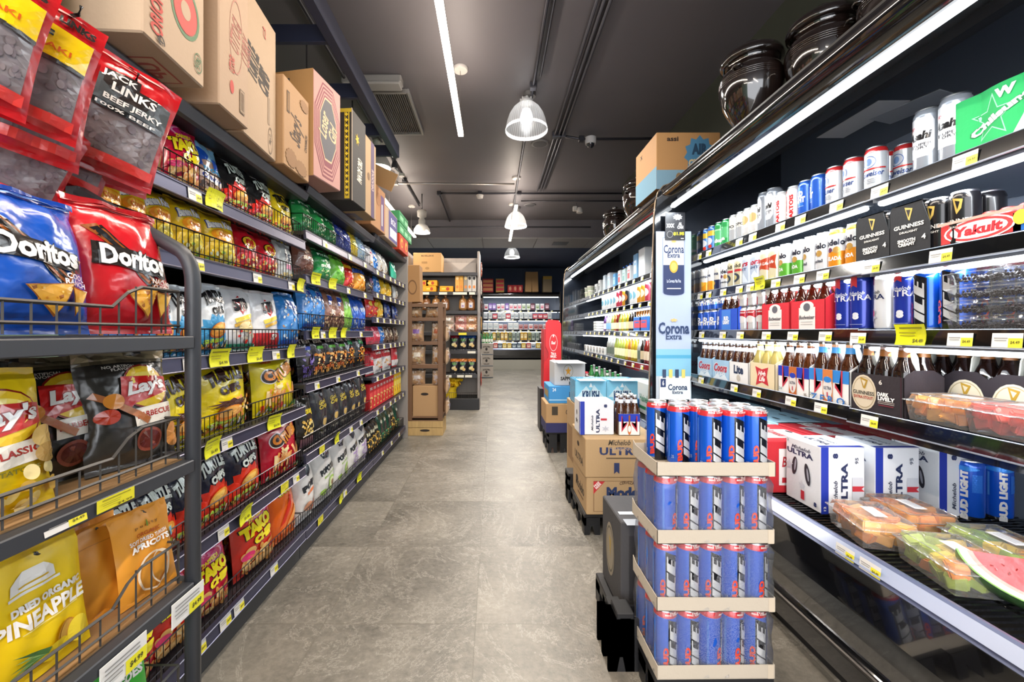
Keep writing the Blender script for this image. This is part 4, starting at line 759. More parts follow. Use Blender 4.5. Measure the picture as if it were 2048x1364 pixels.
row(2, 3, FAR[3], [('pinkred', 748, 760), ('pinkred', 759, 772), ('bluesm', 770, 777), ('brownsm', 776, 786), ('brownsm', 785, 795), ('brownsm', 794, 805)], 'in fourth row, far section', N3, hcap=.15)
row(2, 2, FAR[2], [('redfull', 748, 760), ('whitered', 758, 778), ('whitered', 776, 792), ('redfull', 790, 806)], 'in fifth row, far section', N3, hcap=.23)
row(2, 0, FAR[0], [('dkgold', 748, 756), ('dkgold', 755, 763), ('dkgold', 762, 770), ('dkgreen', 769, 777), ('dkgreen', 776, 783), ('dkgreen', 782, 790), ('dkgold', 789, 797), ('dkgreen', 796, 805)], 'in bottom row, far section', N3, hcap=.3)
# boxes of sticks on the sixth row
def slimbox(col, c2, txt):
    def f():
        b = B(); b.box(-.05, .05, -.02, .02, 0, .22, 'card:'+col, .002)
        b.decals([('q', 0, .55, 1.7, .2, c2), ('t', txt, 0, .8, 1.4, .1, W_, dict(bold=.04)), ('c', 4, 0, .3, 1.4, .4, 16, .07, ('#e8c860', '#f0e0a0', '#c88830'))], .10, .22, flat((0, -.02, 0), (1, 0, 0), (0, 0, 1), (0, -1, 0)))
        return b.build('snack_box')
    return f
for i in range(8): place('sbr', slimbox('#c01c24', '#e04848', 'STICK'), 'snack_box', (-1.02, 3.45+i*.104, FAR[1]+.001), (0, 0, PI/2), 'tall red biscuit stick box, %s in the row beside the yellow boxes' % ordn(i), 'box', 'red biscuit stick boxes')
for i in range(3): place('sby', slimbox('#e8bc1c', '#f0d860', 'STICK'), 'snack_box', (-1.02, 4.30+i*.104, FAR[1]+.001), (0, 0, PI/2), 'tall yellow biscuit stick box, %s in the row beside the red boxes' % ordn(i), 'box', 'yellow biscuit stick boxes')

# ---------------------------------------------------------------- cartons on top of the shelving
def carton(name, W, Dp, H, col, front=(), side=(), under=(), loc=(0, 0, 0), rot=(0, 0, 0), label='', tape=True, group='cartons stored on top of the crisp shelving', cat='carton', right=(), top=(), kind='card'):
    """front faces -Y (local), side = the -X face, right = +X face, under = bottom"""
    b = B(); k = kind+':'+col; b.box(-W/2, W/2, 0, Dp, 0, H, k, .004)
    b.decals(list(front), W, H, flat((0, 0, 0), (1, 0, 0), (0, 0, 1), (0, -1, 0)), off=.0008, pre='card:')
    b.decals(list(side), Dp, H, flat((-W/2, Dp/2, 0), (0, -1, 0), (0, 0, 1), (-1, 0, 0)), off=.0008, pre='card:')
    b.decals(list(right), Dp, H, flat((W/2, Dp/2, 0), (0, 1, 0), (0, 0, 1), (1, 0, 0)), off=.0008)
    b.decals(list(under), W, Dp, flat((0, 0, 0), (1, 0, 0), (0, 1, 0), (0, 0, -1)), off=.0008)
    b.decals(list(top), W, Dp, flat((0, 0, H), (1, 0, 0), (0, 1, 0), (0, 0, 1)), off=.0008)
    if tape:
        b.box(-W/2, W/2, Dp*.5-.001, Dp*.5+.001, H-.001, H+.001, 'paint:#5a4830'); b.box(-W/2, W/2, Dp*.5-.001, Dp*.5+.001, -.001, .001, 'paint:#5a4830')
    return tag(b.build(name, None, loc, rot), label, cat, group)
def carton_on(y0, X0, y1, X1, H, Dp, z, **k):
    """front bottom edge from (X0,y0) to (X1,y1), facing the aisle"""
    W = math.hypot(y1-y0, X1-X0); a = math.atan2(y1-y0, X1-X0)
    return carton('cardboard_carton', W, Dp, H, loc=((X0+X1)/2, (y0+y1)/2, z), rot=(0, 0, a), **k)
BR = '#a58567'; PK = '#b98a80'
carton_on(1.0, -.835, 1.236, -.85, .62, .36, TOPN+.008, col='#ae977f', label='tan carton with a red ring print, hanging out next to the green wall',
    front=[('o', .30, .27, 1.0, .24, '#5c7a5c', .14), ('e', .30, .27, .82, .2, '#b8524c'), ('e', .30, .27, .34, .08, '#ae977f'), ('t', 'ORION', -.62, .13, .95, .07, '#b4463e', dict(rot=90, bold=.03)), ('o', .74, .09, .3, .09, '#4c6c4c', .12), ('t', '50g', .74, .09, .26, .04, '#4c6c4c', dict(rot=90)), ('t', 'K)', -.5, .03, .2, .04, '#2c2a28', dict(rot=40, bold=.04))],
    side=[], under=[('q', .3, .22, 1.0, .2, '#9a4a42'), ('q', .3, .22, .92, .17, '#b39a80'), ('t', 'UP', .3, .22, .6, .12, '#9a4a42', dict(bold=.04)), ('t', 'EXPORT', -.4, .5, .6, .1, '#4c6a4c')])
carton_on(1.315, -.858, 1.487, -.866, .62, .40, TOPN+.008, col='#a68d75', label='tan carton with pink hand-drawn biscuit print, between the ring carton and the corn chip carton',
    front=[('t', 'OTTOGI\nCURRY', .45, .44, 1.3, .2, '#9c6456', dict(rot=80, sh=.3)), ('o', .1, .44, .9, .4, '#a87868', .05), ('e', -.2, .15, .26, .07, '#b0443c'), ('t', 'OTTOGI', -.2, .27, .6, .05, '#b0443c', dict(rot=90)), ('q', .5, .12, .34, .13, '#6c5a48'), ('q', .5, .12, .28, .115, '#a08a72'), ('t', '||||||', .5, .12, .2, .1, '#5c4a3a')])
carton_on(1.50, -.893, 1.77, -.915, .545, .40, TOPN+.008, col='#a89076', label='tan corn chip carton with bold dark lettering, third along the shelf top',
    front=[('t', 'TURTLE\nCHIPS', -.15, .52, .9, .34, '#332c26', dict(rot=80, bold=.06)), ('q', .5, .33, .14, .2, '#8c7862'), ('o', .6, .12, .3, .2, '#6a5a48', .1), ('t', '160g x 12', .6, .13, .3, .04, '#4f463c', dict(rot=85)), ('t', 'T2', .2, .86, .2, .07, '#b05a50')])
carton_on(1.785, -.89, 2.02, -.885, .385, .38, TOPN+.008, col='#9f7c56', label='brown carton with a flowing script word, lower than its neighbours',
    front=[('t', "Stacy's", 0, .5, 1.1, .34, '#3c2c20', dict(rot=82, sh=.35)), ('t', 'CINNAMON', .72, .45, .7, .06, '#4c3826', dict(rot=84)), ('q', -.68, .74, .2, .24, '#4c3c2c'), ('t', '||||||||', -.68, .74, .13, .2, '#b18a60', {}), ('z', -.45, .13, .9, .22, '#86633f', 14, .86), ('z', .3, .10, 1.0, .18, '#86633f', 14, .86), ('z', .55, .88, .7, .14, '#86633f', 12, .86)])
carton_on(2.035, -.87, 2.275, -.826, .52, .32, TOPM+.007, col='#af847c', tape=False, label='pink striped carton with a grey script panel facing the aisle',
    side=[('q', 0, .5, 2, 1, '#a8804f'), ('q', -.3, .62, 1.0, .62, '#2f2f33'), ('z', -.3, .62, 1.5, .7, '#2f2f33', 8, .93, PI/8), ('q', -.2, .7, .5, .3, '#b8a890', -6), ('t', '||||', -.2, .7, .3, .2, '#6a6058')],
    front=[x for k in range(7) for x in (('z', 0, .5, 2.0-k*.10, .98-k*.04, '#7c444d' if k % 2 == 0 else '#b3857c', 8, .93, PI/8),)]+[('z', 0, .52, 1.3, .66, '#c8a888', 8, .93, PI/8), ('z', 0, .52, 1.22, .62, '#55555a', 8, .93, PI/8), ('t', 'Loser\nGirl', .0, .54, 1.1, .3, '#cdb08a', dict(rot=78, sh=.35))])
carton_on(2.42, -.815, 2.64, -.80, .535, .30, TOPM+.007, col='#272320', tape=False, label='black carton with yellow zigzag edging and pale writing',
    side=[('q', .82, .5, .2, .96, '#b39a1c'), ('q', .82, .5, .1, .9, '#2c2724'), ('q', 0, .97, 2, .04, '#b39a1c'), ('z', -.1, .55, .4, .12, '#b39a1c', 3, .5), ('z', -.1, .55, .26, .07, '#2c2724', 3, .5)]+[('z', .82, .08+k*.06, .16, .05, '#d8bc2c', 4, .5) for k in range(15)],
    front=[('q', -.95, .5, .1, 1, '#8a7a68'), ('t', 'PAN DE ORO', .1, .4, 1.3, .14, '#d8d0c0', dict(rot=84, bold=.04)), ('z', -.25, .72, .6, .14, '#b39a1c', 7, .45)])
carton_on(2.655, -.81, 2.87, -.80, .50, .30, TOPM+.007, col='#9c805d', label='brown carton with a purple stripe of capitals',
    front=[('q', .35, .5, .6, 1, '#4a3a58'), ('t', 'DELICIOUS', .35, .5, 1.3, .08, '#b8a4a0', dict(rot=87)), ('e', -.35, .5, .4, .1, '#6c5238')], under=[('q', 0, .5, 1.5, .5, '#4a3a58'), ('t', 'THIS', 0, .5, .9, .3, '#8a7448')])
carton_on(3.1, -.90, 3.45, -.885, .34, .36, TOPF+.007, col='#976c46', label='open brown carton with its flap folded up', front=[('q', .55, .45, .5, .8, '#5a4268'), ('q', .5, .4, .12, .5, '#e0d0c0'), ('e', 0, .7, .7, .3, '#8a5f3c')])
b = B(); b.boxm(Matrix.Translation((-.93, 3.28, TOPF+.37)) @ Matrix.Rotation(.45, 4, 'Y') @ Matrix.Rotation(.2, 4, 'X'), .30, .01, .14, 'card:#8a6c46'); b.boxm(Matrix.Translation((-1.08, 3.2, TOPF+.37)) @ Matrix.Rotation(-.15, 4, 'Y'), .22, .01, .1, 'card:#b08258'); tag(b.build('carton_flap'), 'cardboard flaps standing out of the open brown carton', 'cardboard')
carton_on(3.5, -.90, 3.95, -.90, .27, .34, TOPF+.007, col='#a28a73', label='purple and white printed carton beyond the open carton', front=[('q', .25, .5, 1.4, .92, '#4a4478'), ('q', .3, .3, 1.1, .3, '#d8d4dc'), ('t', 'BOX', .3, .68, .8, .2, '#d8d4dc')])
for i, (y, z) in enumerate(((4.05, .17), (4.05, .28), (4.26, .17), (4.26, .28), (4.45, .17))):
    carton_on(y, -.90, y+.19, -.90, .105, .3, TOPF+z, col='#449761', tape=False, group='green cartons stacked at the end of the shelving', label='small green carton, %s of the stack at the end of the shelf top' % ordn(i), front=[('q', 0, .5, 1.5, .5, '#8ccc9c'), ('q', 0, .7, 1.7, .12, '#2c7c4c')])
for i, y in enumerate((4.05, 4.26)): carton_on(y, -.90, y+.19, -.90, .16, .3, TOPF+.007, col='#b43619', tape=False, group='red cartons under the green cartons', label='red and orange noodle carton under the green cartons, %s one' % ordn(i), front=[('e', 0, .5, 1.2, .6, '#f09a2c'), ('e', .1, .45, .7, .3, '#c8281c')])

# ---------------------------------------------------------------- the end rack beside the green wall
RX, RY1, RY0 = -.643, .90, .12
RZ = [1.158, .898, .640, .385]
r = empty('display_rack', (0, 0, 0)); KM = 'paint:#34373d'
for yy in (RY1, RY0):
    b = B(); P = [(RX, yy, .0), (RX, yy, 1.262), (RX-.006, yy, 1.295), (RX-.03, yy, 1.335), (RX-.06, yy, 1.36), (-.885, yy, 1.462)]
    P = [(RX, yy, 0), (RX, yy, 1.255)]+[(RX-.045+.045*math.cos(a*PI/16), yy, 1.27+.075*math.sin(a*PI/16)) for a in range(0, 7)]+[(-.885, yy, 1.462)]
    b.tube(P, .0150, KM, 8)
    b.build('side_frame', r)
    b = B(); b.box(-.905, -.878, yy-.013, yy+.013, 0, 1.475, KM, .002); b.build('post', r)
for i, z in enumerate(RZ):
    s = empty('shelf', (0, 0, 0)); s.parent = r
    b = B(); b.box(RX-.013, RX+.013, RY0+.013, RY1-.013, z-.028, z-.002, KM, .002); b.box(-.88, RX-.01, RY1-.013, RY1+.012, z-.028, z-.004, KM); b.build('front_bar', s)
    b = B(); b.box(-.885, RX-.012, RY0+.01, RY1-.015, z-.012, z, 'card:#9a7850' if i in (1, 2, 3) else 'paint:#2b2c30'); b.build('shelf_board', s)
    zt = lambda t: .072 if t < .04 else (.05 if t < .80 else (.05+(t-.80)/.05*.04 if t < .85 else .09))
    fence(s, RY0+.02, RY1-.03, z, step=.034, X=RX-.008, key='paint:#35322f', r=.0020, prof=zt)
    b = B(); b.tube([(RX-.008, RY1-.03, z+.09), (RX-.2, RY1-.03, z+.09)], .0025, 'paint:#35322f', 4)
    for k in range(6): b.tube([(RX-.01-k*.034, RY1-.03, z+.005), (RX-.01-k*.034, RY1-.03, z+.09)], .002, 'paint:#35322f', 4)
    b.build('wire_fence', s)
    if i == 1:
        for yy, kd in ((.70, 'y'), (.62, 'w')): price_tag(s, yy, z-.002, kd, i, RX+.012, 1, .022)
tag(r, 'black metal end rack with wire fronts, holding chips and dried fruit pouches', 'rack')
def big_tag(x, y, z, lab):
    b = B(); f = flat((x, y, z), (0, 1, 0), (0, 0, 1), (1, 0, 0)); b.box(x-.0015, x, y-.045, y+.045, z, z+.048, 'paint:#e4e4e2')
    b.decals([('q', .5, .26, .95, .5, '#e6e02a'), ('t', '$4.99', .5, .26, .6, .22, '#3c3a1c', dict(bold=.03)), ('q', -.1, .8, 1.5, .05, '#8c8c8c'), ('q', -.1, .66, 1.5, .05, '#8c8c8c'), ('q', -.5, .5, .8, .05, '#8c8c8c'), ('q', -.5, .36, .7, .05, '#8c8c8c')], .09, .048, f)
    tag(b.build('price_card'), lab, 'price card', 'white price cards on the end rack')
big_tag(RX+.0165, .865, RZ[2]-.058, 'white and yellow price card below the apricot pouches')
big_tag(RX+.0165, .715, RZ[2]-.062, 'white and yellow price card below the pineapple pouch')
G = 'chip bags on the end rack'
put_bag('tort_blue', (RX-.068, .648, RZ[0]+.003), PI/2, -.16, 'on the top shelf of the end rack', G, .93, .87)
put_bag('tort_red', (RX-.070, .828, RZ[0]+.003), PI/2-.12, -.16, 'on the top shelf of the end rack', G, .93, .98)
put_bag('tort_redb', (RX-.15, .775, RZ[0]+.003), PI/2+.1, -.1, 'on the top shelf of the end rack', G, .9, .88)
put_bag('classic', (RX-.055, .572, RZ[1]+.003), PI/2-.1, -.12, 'on the middle shelf of the end rack', G, .95, .93)
for i, (yy, xx) in enumerate(((.665, .15), (.735, .11), (.832, .055))):
    put_bag('barbecue', (RX-xx-.012, yy, RZ[1]+.003), PI/2-.25, -.2, 'on the middle shelf of the end rack', G, .88, .92+i*.03, i)
put_bag('barbecue', (RX-.15, .60, RZ[1]+.003), PI/2-.2, -.1, 'on the middle shelf of the end rack', G, .9, 1.05)
def pouch(W, H, col, ds, hole='#3a3a34', seed=1, Dp=.03):
    return lambda: bag(W, H, Dp, col, ds+[('e', 0, .945, .08, .03, hole)], seed, 'pouch', crimp=.04).build('fruit_pouch')
PINE = [('p', [(-.55, .72), (-.5, .79), (-.2, .85), (.1, .86), (.3, .80), (.33, .72)], W_), ('q', -.1, .70, 1.0, .02, W_), ('q', -.1, .755, .5, .012, '#d0a818', 6), ('t', 'DRIED ORGANIC', .1, .60, 1.4, .06, W_, dict(bold=.06)), ('t', 'PINEAPPLE', -.0, .49, 1.75, .12, W_, dict(bold=.035)), ('q', .1, .42, 1.2, .008, '#f4e48c'),
    ('e', .35, .24, .5, .17, '#c88a2c', 30), ('e', .36, .245, .4, .13, '#dca84a', 30), ('e', .1, .16, .6, .13, '#f0d020'), ('e', .6, .2, .5, .2, '#f4d838')]+[('p', [(-.1, .18), (-.05, .22), (-.75-.1*math.cos(k), .20+.05*(k-2))], c) for k, c in ((0, '#4c7a3c'), (1, '#7aa05a'), (2, '#5c8a48'), (3, '#8cb068'), (4, '#466e38'))]
APR = [('t', 'p u r i t y', 0, .80, .8, .04, '#8a5a1c'), ('e', 0, .82, .06, .08, '#6a8a2c'), ('t', 'ORGANIC', 0, .72, .8, .045, '#b8501c'), ('t', 'SOFT DRIED TURKISH', 0, .66, 1.3, .045, W_), ('t', 'APRICOTS', 0, .59, 1.35, .07, W_, dict(bold=.05)), ('o', .0, .28, 1.2, .42, '#f0dcc0', .1), ('o', .25, .28, .75, .38, '#f0dcc0', .1), ('q', .85, .6, .2, .1, '#6cb8d8')]
MANGO = [('t', 'p u r i t y', 0, .80, .8, .04, '#b8e0a0'), ('e', 0, .82, .06, .1, '#f0d83c'), ('t', 'ORGANIC', 0, .70, 1.0, .06, '#1c5c1c'), ('t', 'MANGOES', 0, .60, 1.4, .08, W_, dict(bold=.05)), ('o', 0, .3, 1.1, .4, '#f0dca0', .1)]
PK_ = [('e', -.3, .55, .8, .3, '#e07078'), ('t', 'GUAVA', 0, .6, 1.6, .1, W_, dict(bold=.06))]
GP = 'dried fruit pouches on the end rack'
def pl(key, mk, y, dx, z, rx, rz, lab, s): o = place(key, mk, 'fruit_pouch', (RX-dx, y, z), (rx, 0, PI/2+rz), lab, 'fruit pouch', GP); o.scale = (s[0], 1, s[1])
pl('pine', pouch(.185, .245, '#f4cf14', PINE), .642, .045, RZ[2]+.003, -.10, .02, 'yellow dried pineapple pouch in front on the end rack', (.84, .80))
pl('pine', None, .575, .14, RZ[2]+.01, -.10, 0, 'yellow dried pineapple pouch standing behind another one', (.84, .86))
pl('guava', pouch(.17, .22, '#d85a62', PK_, seed=3), .495, .035, RZ[2]+.003, -.1, 0, 'pink dried fruit pouch beside the pineapple pouch', (.85, .72))
pl('apr', pouch(.155, .25, '#e39a34', APR, seed=4), .838, .04, RZ[2]+.003, -.12, -.1, 'orange dried apricot pouch beside the rack post', (.80, .70))
for i, (yy, xx, h) in enumerate(((.768, .075, .70), (.745, .13, .74), (.83, .16, .78))):
    pl('aprb', pouch(.15, .24, '#de952e', [('q', 0, .8, 1.4, .01, '#c07c20')], seed=5), yy, xx, RZ[2]+.003, -.14, -.15, 'plain orange fruit pouch, %s behind the apricot pouch' % ordn(i), (.85, h))
pl('mango', pouch(.15, .23, '#44b63e', MANGO, seed=6), .775, .045, RZ[3]-.01, -.1, 0, 'green dried mango pouch on the lowest rack shelf', (1, 1))
CR = [('t', 'CRUNCH', 0, .82, 1.7, .13, '#e8ecf4', dict(bold=.07, ol='#1c3a9c')), ('q', 0, .5, 2, .3, '#c8d86a'), ('c', 4, 0, .3, 1.6, .3, 20, .07, POT)]
D['crunch'] = (.22, .27, .07, '#c9d8b0', CR); BAGDESC['crunch'] = 'pale green crunchy snack bag with blue outlined letters'
put_bag('crunch', (RX-.13, .79, RZ[3]+.003), PI/2-.05, -.05, 'behind the mango pouch', G)
D['greenb'] = (.18, .22, .05, '#2f9434', [('q', 0, .7, 1.2, .05, '#a8d8a0')]); BAGDESC['greenb'] = 'dark green fruit bag'
put_bag('greenb', (RX-.09, .66, RZ[3]+.003), PI/2, -.1, 'beside the mango pouch', G)
# jerky pouches hung on peg hooks from the green wall
def jerky(kind):
    main = '#8a7f80' if kind else '#7d7477'
    ds = [('q', 0, .34, 1.72, .46, main), ('c', 3, 0, .3, 1.5, .34, 60, .055, ('#85797b', '#80757a', '#776b70', '#8c8184')), ('q', 0, .955, 1.2, .02, '#e0a8a0'), ('e', 0, .965, .1, .025, '#3a1010')]
    if kind: ds += [('q', 0, .66, 1.72, .24, '#4c5154'), ('p', [(-.4, .72), (-.4, .84), (.2, .86), (.2, .78), (.55, .78), (.55, .64), (-.1, .64)], '#2c2422'), ('t', 'JACK', -.15, .80, .6, .065, W_, dict(bold=.03)), ('t', 'LINKS', .15, .715, .8, .075, W_, dict(bold=.03)), ('t', 'BEEF JERKY', .2, .60, 1.1, .06, W_, dict(bold=.03)), ('q', .1, .53, 1.4, .05, '#17181a'), ('t', '100% BEEF', .1, .53, 1.1, .028, W_)]
    else: ds += [('q', 0, .68, 1.74, .26, '#e8c40e'), ('q', 0, .545, 1.74, .03, '#26201c'), ('t', 'JACK LINKS', .3, .88, 1.1, .08, '#2c2422', dict(bold=.06)), ('t', 'BEEF', -.1, .72, .8, .075, '#1c1a18', dict(bold=.05)), ('t', 'TERIYAKI', .1, .64, 1.0, .045, '#c85a18')]
    ds += [('q', 0, .12, 1.8, .08, '#d83a34')]
    return lambda: bag(.21, .26, .055, '#b8141c', ds, 7+kind, 'film').build('jerky_pouch')
GJ = 'jerky pouches hung beside the shelves'
def hang(kind, x, y, ztop, rz, roll, lab, s=1.0, lean=.12):
    o = place(('jerky', kind), jerky(kind), 'jerky_pouch', (0, 0, 0), (lean, roll, rz), lab, 'jerky pouch', GJ); o.scale = (s, s, s)
    R = o.rotation_euler.to_matrix(); o.location = Vector((x, y, ztop))-R @ Vector((0, 0, .26*s)); return o
hang(1, -.80, .925, 1.755, PI/2-.50, .20, 'red jerky pouch with a dark grey label band, facing the aisle', .98)
hang(1, -.845, .945, 1.715, PI/2-.3, .06, 'red jerky pouch just behind the one with the grey band', .86)
hang(1, -.875, .90, 1.67, PI/2-.5, .25, 'red jerky pouch hanging low behind the grey banded one', .80)
hang(0, -.76, .715, 1.735, PI/2-.62, .22, 'red and yellow teriyaki jerky pouch beside the grey banded one', .86)
hang(0, -.80, .745, 1.70, PI/2-.5, .15, 'red and yellow jerky pouch tucked behind another, hanging lower', .86)
hang(0, -.74, .615, 1.73, PI/2-.5, .2, 'red and yellow jerky pouch at the very edge by the white price card', .86)
hang(1, -.86, .80, 1.60, PI/2-.4, .3, 'red jerky pouch drooping under the teriyaki pouches', .8)
b = B()
for i, (yy, xx) in enumerate(((.925, -.80), (.735, -.74), (.62, -.73))):
    b = B(); b.tube([(-.96, yy+.03, 1.715), (xx+.015, yy, 1.72), (xx+.02, yy, 1.735)], .003, 'metal:#3c3c3e', 6); tag(b.build('peg_hook'), 'black peg hook carrying the %s jerky pouch' % ('grey banded', 'teriyaki', 'outermost')[i], 'hook', 'peg hooks')
b = B(); f = flat((-.80, .685, 1.775), (.35, .92, 0), (0, -.1, 1), (.92, -.35, 0)); b.decals([('q', 0, .5, 2, 1, '#dcdcda'), ('q', .3, .15, 1.2, .25, '#e3dc40')], .12, .055, f); b.decals([('q', 0, .5, 2, 1, '#dcdcda')], .12, .055, flat((-.802, .685, 1.775), (.35, .92, 0), (0, -.1, 1), (-.92, .35, 0))); tag(b.build('price_card'), 'white price card standing above the jerky pouches', 'price card')
# ---------------------------------------------------------------- cans, bottles, packs
SZ = {'s': (.033, .122), 't': (.033, .158), 'x': (.0362, .198)}
def can(col, ds, sz='t', neck='#c4c8cc', band=None, base=None, kind='tin', wrap=1.45):
    R, H = SZ[sz]
    b = B(); k = kind+':'
    b.lathe([(R*.78, .0), (R*.86, .003), (R*.97, .010)], 'metal:#b9bcc0', 24, cap=False); b.lathe([(R*.5, .006), (R*.78, .0)], 'metal:#a0a3a8', 24)
    b.lathe([(R*.97, .010), (R, .018), (R, H*.5), (R, H-.022)], k+col, 24, cap=False)
    b.lathe([(R, H-.022), (R*.985, H-.016), (R*.88, H-.006)], k+(band or col), 24, cap=False)
    b.lathe([(R*.88, H-.006), (R*.84, H-.003), (R*.865, H), (R*.83, H), (R*.81, H-.005)], 'metal:#d4d6da', 24, cap=False)
    b.lathe([(R*.81, H-.005), (.004, H-.0048)], 'metal:'+('#c9cbd0'), 24, cap=False)
    b.box(-.006, .006, -.012, .008, H-.005, H-.003, 'metal:#b4b6ba', .001)
    if base: b.decals([('q', 0, .06, PI/1.45*1.99, .08, base)], R*2*wrap, H, cylmap(0, 0, 0, R), L=.008, pre=k)
    b.decals(ds, R*2*wrap, H, cylmap(0, 0, 0, R), L=.007, pre=k, off=.0004, step=.00025)
    return b
GRY = '#b9bec6'
def icep(x0, x1, y0, y1, key='#c9cbcf'):
    X = lambda x: .02+.56*x
    return ('p', [(X(x0), y0-.095*x0), (X(x1), y0-.095*x1), (X(x1), y1-.095*x1), (X(x0), y1-.095*x0)], key)
ICE = [('p', [(-.06, .02), (.68, .02), (.68, .80), (-.06, .88)], '#10131c'), icep(0, 1, .215, .325), icep(0, 1, .35, .47), icep(0, .13, .47, .565), icep(.87, 1, .47, .565), icep(0, 1, .59, .72), icep(0, .12, .72, .81), icep(.42, .56, .72, .80), icep(.86, 1, .72, .81),
    ('t', 'BUD', -.2, .27, 1.35, .075, '#e04a34', dict(rot=90, bold=.05, sh=-.2)), ('t', '25', -.62, .16, .16, .05, '#9fb4e0'), ('t', 'THE\nBIG ONE', .2, .965, .9, .055, '#f0e8e4', dict(bold=.04)), ('q', -.85, .5, .1, .7, '#3c78d4')]
BUDW = [('e', 0, .66, 1.0, .3, '#c3cbd8'), ('o', 0, .66, .9, .26, '#3c5a98', .1), ('e', 0, .66, .4, .16, '#7c98c4'), ('t', 'Budweiser', 0, .4, 1.8, .12, '#26407c', dict(bold=.02, sh=.2)), ('q', 0, .5, 2.0, .03, '#c22a2c'), ('q', 0, .28, 1.2, .01, '#8a8f98'), ('q', 0, .24, 1.4, .01, '#8a8f98'), ('q', 0, .2, 1.3, .01, '#8a8f98')]
BLT = [('q', 0, .55, .9, .5, '#2f6fd0'), ('t', 'BUD\nLIGHT', 0, .56, 1.2, .32, W_, dict(bold=.07)), ('q', 0, .3, 1.0, .01, '#a8c4ec')]
BLTV = [('t', 'BUD LIGHT', .1, .42, 3.2, .1, W_, dict(rot=90, bold=.07)), ('q', -.55, .6, .1, .4, '#4c94e4'), ('q', .7, .62, .5, .3, '#2c74dc'), ('e', 0, .86, 1.6, .08, '#2f8ae8')]
ASA = [('p', [(-.75, .25), (-.75, .78), (-.5, .86), (.6, .86), (.75, .78), (.75, .35), (.5, .25)], '#e2e3e6'), ('t', 'Asahi', 0, .58, 1.3, .13, '#191a1e', dict(bold=.06, sh=.2)), ('t', 'DRY', -.3, .72, .4, .05, '#b83a3c'), ('t', 'SUPER\nDRY', .2, .42, .9, .09, '#55575e'), ('q', -.4, .44, .2, .05, '#55575e')]
STE = [('q', 0, .5, 1.9, .7, '#e6e2e0'), ('t', 'STELLA', -.25, .46, 2.9, .15, '#c4242c', dict(rot=90, bold=.06)), ('t', 'ARTOIS', .45, .42, 2.2, .11, '#c4242c', dict(rot=90, bold=.05))]
MOD = lambda c, t: ([('q', 0, .22, 2.9, .44, c)] if c else [])+[('t', 'Modelo', 0, .66, 1.9, .15, '#2a2c3a', dict(bold=.04)), ('e', -.1, .48, .4, .12, '#6a3450'), ('e', .4, .47, .5, .16, '#b8904c'), ('t', t, 0, .27, 1.4, .10, W_ if c else '#50525c', dict(bold=.04))]
